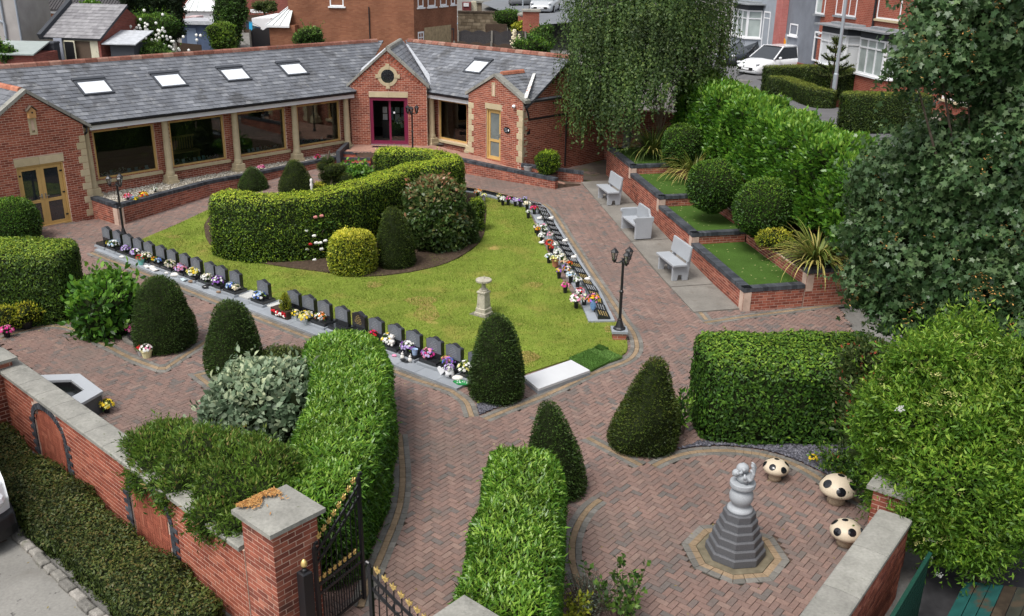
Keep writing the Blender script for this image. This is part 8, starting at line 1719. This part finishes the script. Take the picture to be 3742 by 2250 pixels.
# left: grey rendered building, brick gable, tiled house, outbuilding
q1 = zz(0,0,4.936)
def box_house(label,a,b,y,zt_px,mat,dep=6,name='house',base=1.5,dirv=None):
    O = DEPTH(*a,y);d = dirv or d1;P,n_ = plane(O,d);x1_ = tz_on(*b,O,d)[0];zt_ = tz_on(*zt_px,O,d)[1];t = thing(name,label,'building',(O.x,O.y,base));one('wall',lambda m: m.obox(P(0,0,base),d*x1_,-n_*dep,Z*(zt_-base)),mat,t);return t,O,P,n_,x1_,zt_
t,O,P,n_,xx,zt_ = box_house('grey painted building with downpipes in the top left corner',q1(-500,300),q1(345,300),47,q1(100,-900),M('grey_painted_brick',(.36,.34,.33),.9,.2,noise=(2,.12)),name='grey_building',dep=3)
for X in (60,330): a = tz_on(*q1(X,300),O,d1)[0];one('downpipe',lambda m: m.path([P(a,.06,zt_),P(a+.0,.06,2)],.05,6),m_lrender,t)
one('soil_pipe',lambda m: m.path([P(tz_on(*q1(0,370),O,d1)[0],.06,tz_on(*q1(0,370),O,d1)[1]),P(tz_on(*q1(90,410),O,d1)[0],.06,tz_on(*q1(90,410),O,d1)[1]),P(tz_on(*q1(140,800),O,d1)[0],.06,tz_on(*q1(140,800),O,d1)[1])],.06,6),m_lrender,t)
t,O,P,n_,xx,zt_ = box_house('tall dull red brick gable wall behind the grey building',q1(255,300),q1(860,300),60,q1(500,-700),m_drk,name='brick_house')
t,O,P,n_,xx,zt_ = box_house('brick extension with dark tiled roof and white framed window',q1(840,300),q1(2100,300),58.5,q1(1000,200),m_brn,name='brick_extension',dep=3)
pwin(O,d1,P,n_,q1(1090,225),q1(1600,480),t,cols=3,glass=m_glass,t=.12);one('fascia',lambda m: m.obox(P(-.1,.1,zt_-.12),d1*(xx+.2),-n_*.1,Z*.2),m_white,t);m_pant = M('dark_pantiles',(.045,.042,.045),.6,.4,noise=(3,.3));zr_ = tz_on(*q1(1000,20),O,d1)[1]+.3
for i in range(26): one('roof_tile_course',lambda m: m.obox(P(-.2+i*(xx+.4)/26,.2,zt_+.08),d1*((xx+.4)/26*.75),(-n_*2.4+Z*1.35),Z*.07),m_pant,t)
one('roof',lambda m: m.extr([P(-.2,.2,zt_+.02),P(xx+.2,.2,zt_+.02),P(xx+.2,-2.2,zt_+1.37),P(-.2,-2.2,zt_+1.37)],Z*.06),m_pant,t)
one('ridge',lambda m: m.obox(P(-.3,-2.0,zt_+1.38),d1*(xx+.5),-n_*.3,Z*.14),m_lead,t)
t,O,P,n_,xx,zt_ = box_house('mossy stone yard wall behind silver van',q1(500,700),q1(900,700),54,q1(700,490),M('mossy_wall',(.14,.12,.085),.95,.1,noise=(3,.3),noise2=(20,.3)),dep=.3,name='yard_wall')
# white outbuilding
oa,ob = DEPTH(*q1(905,900),46.5),None;dO = Vector((1,-.22,0)).normalized();PO,nO = plane(oa,dO);xw = tz_on(*q1(1775,900),oa,dO)[0];zE_ = tz_on(*q1(1300,680),oa,dO)[1];ob_ = thing('outbuilding','small cream painted outbuilding with slate roof and brick end','outbuilding',(oa.x,oa.y,1.7));m_cream_w = M('cream_painted_wall',(.60,.57,.44),.85,.2,noise=(2,.12),patch=(5,.62,.7,(.3,.28,.22)))
one('wall',lambda m: m.obox(PO(0,0,1.2),dO*xw,-nO*4.6,Z*(zE_-1.2)),m_cream_w,ob_);one('brick_end',lambda m: m.extr([PO(xw+.02,.0,1.2),PO(xw+.02,-4.6,1.2),PO(xw+.02,-4.6,zE_),PO(xw+.02,-2.3,zE_+1.35),PO(xw+.02,0,zE_)],dO*.12),m_drk,ob_)
upO = (Z*1.45-nO*2.5).normalized();n3O = upO.cross(dO);n3O = (n3O if n3O.z > 0 else -n3O).normalized();SO = slate_pieces(PO(-.2,.2,zE_),dO,upO,n3O,[(0,0),(xw+.5,0),(xw+.5,2.9),(0,2.9)],w=.4,e=.26);emit(SO,'slate','roof_slates',M('pale_slate',[(0,(.17,.165,.175)),(1,(.27,.265,.275))],.6,.3,noise=(4,.2)),ob_,120)
one('roof',lambda m: m.extr([PO(-.2,.2,zE_),PO(xw+.3,.2,zE_),PO(xw+.3,.2,zE_)+upO*2.9,PO(-.2,.2,zE_)+upO*2.9],-n3O*.1),m_dk,ob_);one('barge_board',lambda m: m.bar(PO(-.25,.25,zE_+.02),PO(-.25,.25,zE_+.02)+upO*3,.22,.3),m_dk,ob_)
pwin(oa,dO,PO,nO,q1(1000,670),q1(1150,930),ob_,cols=2,glass=m_glass,t=.08,frame=m_black);a = tz_on(*q1(1480,740),oa,dO);b_ = tz_on(*q1(1545,1090),oa,dO);one('door',lambda m: m.obox(PO(a[0]-.4,.02,1.2),dO*.8,-nO*.04,Z*(a[1]-1.2)),M('brown_door',(.10,.07,.05),.7,.3),ob_)
gate_t = thing('yard_gate','white gate with black bars leaning on cream outbuilding','gate',PO(2.2,.3,1.7));ga,gb_ = tz_on(*q1(1215,720),oa,dO),tz_on(*q1(1360,1090),oa,dO)
one('panel',lambda m: m.obox(PO(ga[0]-.05,.22,1.2),dO*(gb_[0]-ga[0]+.3),-nO*.03,Z*(ga[1]-1.2)),m_cream_w,gate_t)
for i in range(8): one('bar',lambda m: m.obox(PO(ga[0]+i*(gb_[0]-ga[0]+.2)/8,.26,1.3),dO*.05,-nO*.03,Z*(ga[1]-1.35)),m_black,gate_t)
one('cover',lambda m: m.obox(PO(ga[0]-.55,.3,1.2),dO*.45,-nO*.05,Z*(ga[1]-1.1)),M('grey_blue_sheet',(.30,.32,.38),.8,.2),gate_t)
carpx('silver people carrier half hidden behind cream outbuilding',q1(800,960),1.75,radians(75),p_silver,L=4.3,H=1.65,wagon=True);bn = DEPTH(*q1(930,1000),45.4);t = thing('wheelie_bin','dark wheelie bin beside cream outbuilding','bin',bn);one('body',lambda m: m.box((bn.x,bn.y,bn.z-.6),(.62,.6,1.15)),m_dk,t);one('lid',lambda m: m.box((bn.x,bn.y,bn.z+.55),(.68,.66,.1),ch=.03),m_dk,t)
lt,O,P,n_,xx,zt_ = box_house('flat grey roofed brick shed at the left edge behind hall',q1(-300,1000),q1(590,1000),43,q1(300,985),m_drk,name='flat_roof_shed',dep=2.2);one('roof',lambda m: m.extr([P(-.3,.2,zt_),P(xx+.15,.2,zt_),P(xx-.35,-2.3,zt_+.35),P(-.3,-2.3,zt_+.35)],Z*.06),M('green_grey_felt',(.30,.34,.33),.7,.3,noise=(3,.1)),lt)
carpx('pale van roof behind flat roofed shed at left edge',q1(-200,900),1.9,radians(4),p_silver,L=5.2,H=2.3,wagon=True)
lean,O,P,n_,xx,zt_ = box_house('dark lean to shed with pale roof beside brick end',q1(2000,950),q1(2420,950),46,q1(2100,800),m_dk,dep=1.6,name='lean_to_shed');one('roof',lambda m: m.extr([P(-.3,.2,zt_),P(xx+.2,.2,zt_),P(xx+.4,-1.6,zt_+.5),P(-.1,-1.6,zt_+.5)],Z*.05),m_lead,lean)
# middle gardens: blue shed, fences, washing
g2 = zz(450,0,3.917)
bs,O,P,n_,xx,zt_ = box_house('blue painted garden shed with flat white edged roof',g2(830,500),g2(1420,500),62,g2(1000,345),M('blue_shed_boards',(.07,.10,.17),.7,.3,noise=(3,.2)),dep=3,name='blue_shed');one('roof',lambda m: m.obox(P(-.3,.3,zt_),d1*(xx+.5),-n_*3.4,Z*.22),m_lead,bs);a0,b0 = tz_on(*g2(900,400),O,d1),tz_on(*g2(1060,610),O,d1);one('door',lambda m: m.obox(P(a0[0],.03,b0[1]-.6),d1*(b0[0]-a0[0]),-n_*.02,Z*(a0[1]-b0[1]+.6)),M('pale_blue_door',(.16,.21,.30),.7,.3),bs)
def fence(label,a,b,y,zb_,n,mat,ht,wob=0.0,arch=False,name='garden_fence'):
    p,q = DEPTH(*a,y),DEPTH(*b,y);t = thing(name,label,'fence',(p.x,p.y,zb_));d = (q-p);d.z = 0;ln = d.length;d.normalize()
    for i in range(n): x = ln*i/n;h = p.z+(q.z-p.z)*i/n+(wob*sin(i*1.1) if not arch else wob*sin(pi*((i % 12)/11)));one('slat',lambda m: m.obox(Vector((p.x,p.y,zb_))+d*x,d*(ln/n*.92),Vector((0,.03 if i % 2 else .05,0)),Z*(h-zb_)),mat,t)
    for i in range(0,int(ln/2)+1): one('post',lambda m: m.box((p.x+d.x*min(ln,i*2),p.y-.06,zb_),(.1,.1,p.z-zb_+.1)),m_conc,t)
m_slat = M('dark_fence_boards',[(0,(.03,.03,.034)),(1,(.055,.05,.052))],.85,.2);m_brslat = M('brown_fence_boards',[(0,(.06,.04,.03)),(1,(.10,.07,.05))],.85,.2)
fence('dark arched board fence beside conservatory',g2(1820,440),g2(2095,420),58.5,2.4,18,m_slat,1.8,.15,True);fence('brown board fence in front of blue shed',g2(760,605),g2(1120,640),56,2.2,24,m_brslat,1.6);fence('far brown board fence with pale concrete posts',g2(950,200),g2(2340,215),74,2.4,60,m_brslat,1.6)
t,O,P,n_,xx,zt_ = box_house('white garage with shallow roof beyond washing line',g2(1850,400),g2(2120,400),66,g2(1980,260),m_white,name='white_garage');t,O,P,n_,xx,zt_ = box_house('pale pink sheeted garden structure behind blue shed',g2(900,290),g2(1045,290),68,g2(960,235),M('pale_pink_sheet',(.55,.42,.42),.8,.2),name='garden_canopy',dep=1.5)
wl = thing('washing_line','washing line with dark clothes and one bright blue garment','washing line',DEPTH(*g2(1760,500),60));one('line',lambda m: m.path([DEPTH(*g2(1690,265),60),DEPTH(*g2(1850,330),60),DEPTH(*g2(1965,385),60)],.015,4),m_conc,wl)
for X0,X1,Y0,Y1,c_ in ((1755,1800,290,420,(.05,.06,.09)),(1800,1850,305,475,(.05,.42,.75)),(1850,1890,360,500,(.06,.10,.11)),(1890,1930,370,520,(.03,.05,.08)),(1930,1968,380,530,(.03,.04,.09))): one('garment',lambda m: m.extr([DEPTH(*g2(X0,Y0),60),DEPTH(*g2(X1,Y0+12),60),DEPTH(*g2(X1-4,Y1),60),DEPTH(*g2(X0+5,Y1-8),60)],(0,.05,0)),M('cloth_%d' % X0,c_,.9,.1),wl)
# front gardens right of the brown house
g3 = zz(1480,0,4.113)
carpx('white hatchback with its nose to the right behind dark fence',g3(1360,560),2.55,radians(172),p_white,L=4.3,H=1.5);carpx('white car with pale blue roof load, nearest behind hall',g3(1700,690),2.4,radians(175),p_white,L=4.4,H=1.45)
carpx('pale blue car behind the nearest white car',g3(1450,640),2.45,radians(174),p_sky,L=4.2,H=1.4)
fence('dark board fence with concrete posts in front of white hatchback',g3(800,480),g3(1930,495),57.5,2.2,64,m_slat,1.5,.12,True);fence('nearer weathered board fence just behind the hall ridge',g3(740,640),g3(1620,690),52,1.8,48,m_brslat,1.2,.1,True)
t,O,P,n_,xx,zt_ = box_house('stone garden wall of buff blocks across the far garden',g3(795,300),g3(1500,300),68,g3(1000,185),M('stone_backing',(.20,.16,.11),.95,.1),dep=.4,name='stone_wall');ht = zt_-2.2;sp_ = []
for j in range(9):
    x = -.2*random.random();z0 = zt_-(j+1)*.22
    while x < xx: wd = random.uniform(.3,.6);v,f = slab([P(max(0,x)+.012,0,z0+.01),P(min(xx,x+wd)-.012,0,z0+.01),P(min(xx,x+wd)-.012,0,z0+.205),P(max(0,x)+.012,0,z0+.205)],n_,.03);sp_.append((v,f,random.random()));x += wd
emit(sp_,'stone_block','stonework',M('buff_stone',[(0,(.16,.125,.085)),(1,(.33,.27,.19))],.95,.1,noise=(4,.3)),t,200)
one('coping',lambda m: m.obox(P(0,.08,zt_),d1*xx,-n_*.5,Z*.1),m_bark,t)
hb_ = DEPTH(*g3(925,100),69);t = thing('red_garden_store','dark red boarded store with white notice beside brown house','shed',(hb_.x,hb_.y,3));a,b = DEPTH(*g3(860,175),69),DEPTH(*g3(995,35),69);one('front',lambda m: m.obox((a.x,a.y,a.z-1),(b.x-a.x,0,0),(0,1,0),(0,0,b.z-a.z+1)),M('dark_red_boards',(.18,.05,.05),.8,.2),t);a2,b2 = DEPTH(*g3(995,175),69.2),DEPTH(*g3(1085,20),69.2);one('side_boards',lambda m: [m.obox((a2.x+i*(b2.x-a2.x)/6,a2.y,a2.z-1),((b2.x-a2.x)/6*.9,0,0),(0,.8,0),(0,0,b2.z-a2.z+1)) for i in range(6)],m_cream_w,t);c1,c2 = DEPTH(*g3(880,95),68.95),DEPTH(*g3(960,42),68.95);one('notice',lambda m: m.obox((c1.x,c1.y,c1.z),(c2.x-c1.x,0,0),(0,.03,0),(0,0,c2.z-c1.z)),m_white,t)
t = thing('stone_pillar','stone pillar beside cream boards of red store','pillar',DEPTH(*g3(1120,150),69));a,b = DEPTH(*g3(1090,175),69),DEPTH(*g3(1150,40),69);one('shaft',lambda m: m.obox((a.x,a.y,a.z-1),(b.x-a.x,0,0),(0,.8,0),(0,0,b.z-a.z+1)),M('pillar_stone',(.22,.18,.13),.95,.1,noise=(3,.3)),t);one('cap',lambda m: m.obox((a.x-.1,a.y-.1,b.z),(b.x-a.x+.2,0,0),(0,1,0),(0,0,.12)),m_cope,t)
tr_ = thing('trellis_fence','diamond trellis panels on concrete posts behind white car','fence',DEPTH(*g3(1220,480),62));a,b = DEPTH(*g3(1215,480),62),DEPTH(*g3(1530,365),62)
for i in range(19): x = a.x+(b.x-a.x)*i/18;one('lath',lambda m: m.bar((x,a.y,a.z-.3),(x,a.y,b.z),.05,.03,up=(0,1,0)),m_brslat,tr_)
for i in range(8): z = a.z+(b.z-a.z)*i/7;one('cross_lath',lambda m: m.bar((a.x,a.y-.03,z),(b.x,a.y-.03,z),.03,.05),m_brslat,tr_)
rdp = [DEPTH(*g3(1150,40),86),DEPTH(*g3(1300,110),72),DEPTH(*g3(1700,260),66),DEPTH(*g3(1990,380),62)];rdq = [DEPTH(*g3(1560,-60),100),DEPTH(*g3(2600,0),86),DEPTH(*g3(2900,200),66),DEPTH(*g3(2800,300),62)]
tag(one('road',lambda m: m.poly([rdp[0],rdp[1],rdp[2],rdp[3],rdq[3],rdq[2],rdq[1],rdq[0]][::-1]),M('grey_asphalt',(.16,.17,.185),.9,.2,noise=(1,.12),noise2=(20,.1))),kind='structure')
pcar = DEPTH(*g3(1750,105),80);car('dark grey saloon seen from behind on the far road',(pcar.x-.2,pcar.y+4.4,pcar.z-.05),radians(-88),p_grey,L=4.5,H=1.42);pcar = DEPTH(*g3(1925,215),70);car('silver crossover parked on far road beside birch',(pcar.x+.5,pcar.y-.2,pcar.z-.05),radians(80),p_silver,L=4.5,H=1.7,wagon=True,suv=True)
pp_ = DEPTH(*g3(1770,125),73);t = thing('street_light','thin pale sign post in front of far parked saloon','post',(pp_.x,pp_.y,pp_.z-1));one('column',lambda m: m.tube((pp_.x,pp_.y,pp_.z-1),(pp_.x,pp_.y,pp_.z+4),.06,n=8),m_galv,t)
for i,(X,lb) in enumerate(((1755,'stone ball topped pier left of the yellow shrub'),(1830,'stone ball topped pier behind yellow shrub'))): p = DEPTH(*g3(X,330),64);t = thing('gate_pier',lb,'pier',(p.x,p.y,2.4));one('shaft',lambda m: m.box((p.x,p.y,2.4),(.5,.5,p.z-2.4+.4)),m_rbt,t);one('cap',lambda m: m.ball((p.x,p.y,p.z+.45),.32,12,(1,1,.6)),m_cope,t,smooth=True)
p = DEPTH(*g3(1890,430),59);t = thing('gate_pier','brick pier with pale cap right of the yellow shrub','pier',(p.x,p.y,2.4));one('shaft',lambda m: m.box((p.x,p.y,2.2),(1.0,.6,p.z-2.2+1.0)),m_rbt,t);one('cap',lambda m: m.box((p.x,p.y,p.z+1.0),(1.15,.75,.15),ch=.05),m_cope,t)
def bush_at(name,label,u,v,y,rx,ry_,mat,size=.12,dens=260,amt=.2,cat='bush',shape='leaf',flip=0.0,tg=.3,foot=None,asp=.5,n_blob=1):
    c = DEPTH(u,v,y);k = S*PX(c)[2]/FPX;t = thing(name,label,cat,(c.x,c.y,foot if foot is not None else c.z-ry_*k))
    bl = [ellipsoid(c,(rx*k,rx*k*.8,ry_*k),amt=amt,seed=int(u))] if n_blob == 1 else [ellipsoid(c+Vector((random.uniform(-.5,.5)*rx*k,random.uniform(-.3,.3)*rx*k,random.uniform(-.6,.6)*ry_*k)),(rx*k*.55,rx*k*.5,ry_*k*.5),amt=amt,seed=i) for i in range(n_blob)]
    shrub_mesh('foliage' if cat != 'tree' else 'crown',bl,dens,size,[mat,c_core],asp=asp,tilt=.6,depth=.2,topgrow_light=tg,parent=t,shape=shape,flip=flip,twigs=(3,.5,7));z0 = foot if foot is not None else c.z-ry_*k-.3;one('trunk',lambda m: m.tube((c.x,c.y,z0),(c.x,c.y,c.z),.12,.06,7),m_bark,t);return t,c,k
bush_at('box_bush','round dark bush at the end of the stone wall',*g3(1565,265),66,33,18,l_port,amt=.08,foot=2.5);bush_at('yellow_shrub','bright yellow green shrub beside brick pier',*g3(1755,410),60,23,19,l_gold,foot=2.3,amt=.3,dens=350)
bush_at('garden_tree','bushy green tree behind the hall ridge beside birch',*zz(1800,0,1.979)(340,270),50,40,38,l_mid,foot=2,n_blob=6,cat='tree',dens=240);bush_at('garden_bush','dark green bush at the right end of hall ridge',*zz(1800,0,1.979)(300,330),48.5,36,22,l_port,foot=2,dens=300)
t,c,k = bush_at('conifer_tree','tall dark conifer behind the hall roof at left',372,20,52,70,90,l_con,size=.16,dens=200,foot=1.8,n_blob=9,cat='tree',asp=.3,amt=.25)
t,c,k = bush_at('climbing_rose','climbing rose bush dotted with white blooms below conifer',350,85,50,78,45,l_port,size=.10,dens=330,n_blob=8,foot=1.8);mb = MB()
for i in range(90): q = DEPTH(350+random.gauss(0,45),88+random.gauss(0,24),48.2+random.random()*.4);mb.ball(q,.075,6)
tag(mb.build('white_blooms',m_petal,t),kind='stuff')
bush_at('garden_shrub','light green leafy shrub at the foot of climbing rose',375,128,47.5,62,26,l_mid,size=.11,dens=260,n_blob=7,foot=1.6,tg=.4);bush_at('garden_shrub','yellow green bushy shrub in front of blue shed',525,95,54,42,36,LEAF('fresh_green_leaf',g4((.03,.08,.012),(.09,.18,.02),(.20,.32,.035),(.36,.46,.08))),size=.12,dens=260,n_blob=7,foot=2,tg=.4);bush_at('garden_tree','upright dark green tree between shed and washing line',560,55,57,38,65,l_mid,size=.13,dens=260,n_blob=8,foot=2,cat='tree',tg=.1)
bush_at('garden_shrub','pale green shrub against brown house wall',745,92,53,42,24,l_mid,size=.12,dens=260,n_blob=6,foot=2,tg=.5);bush_at('climbing_ivy','bright green climber over the outbuilding roof',225,22,50.5,28,16,l_bright,size=.14,dens=300,n_blob=5,foot=2);bush_at('garden_shrub','dark leafy shrub at the extreme left behind hall',8,130,43,28,28,l_port,foot=1.5,n_blob=3)
bush_at('garden_tree','sparse garden tree in front of far terrace windows',637,20,76,30,14,l_dull,foot=3,n_blob=4)
yk = thing('yucca_flower','cream yucca flower spikes behind the hall ridge','plant',DEPTH(*g3(1640,700),50))
for X,Y0,w_ in ((1640,450,22),(1715,520,14)):
    mb = MB()
    for i in range(160): f = random.random();q = DEPTH(*g3(X+random.gauss(0,w_*(1-f*.6)),Y0+(720-Y0)*(1-f)),50+random.gauss(0,.08));mb.ball(q,.05,5)
    tag(mb.build('flower_spike',petal('cream'),yk),kind='stuff')
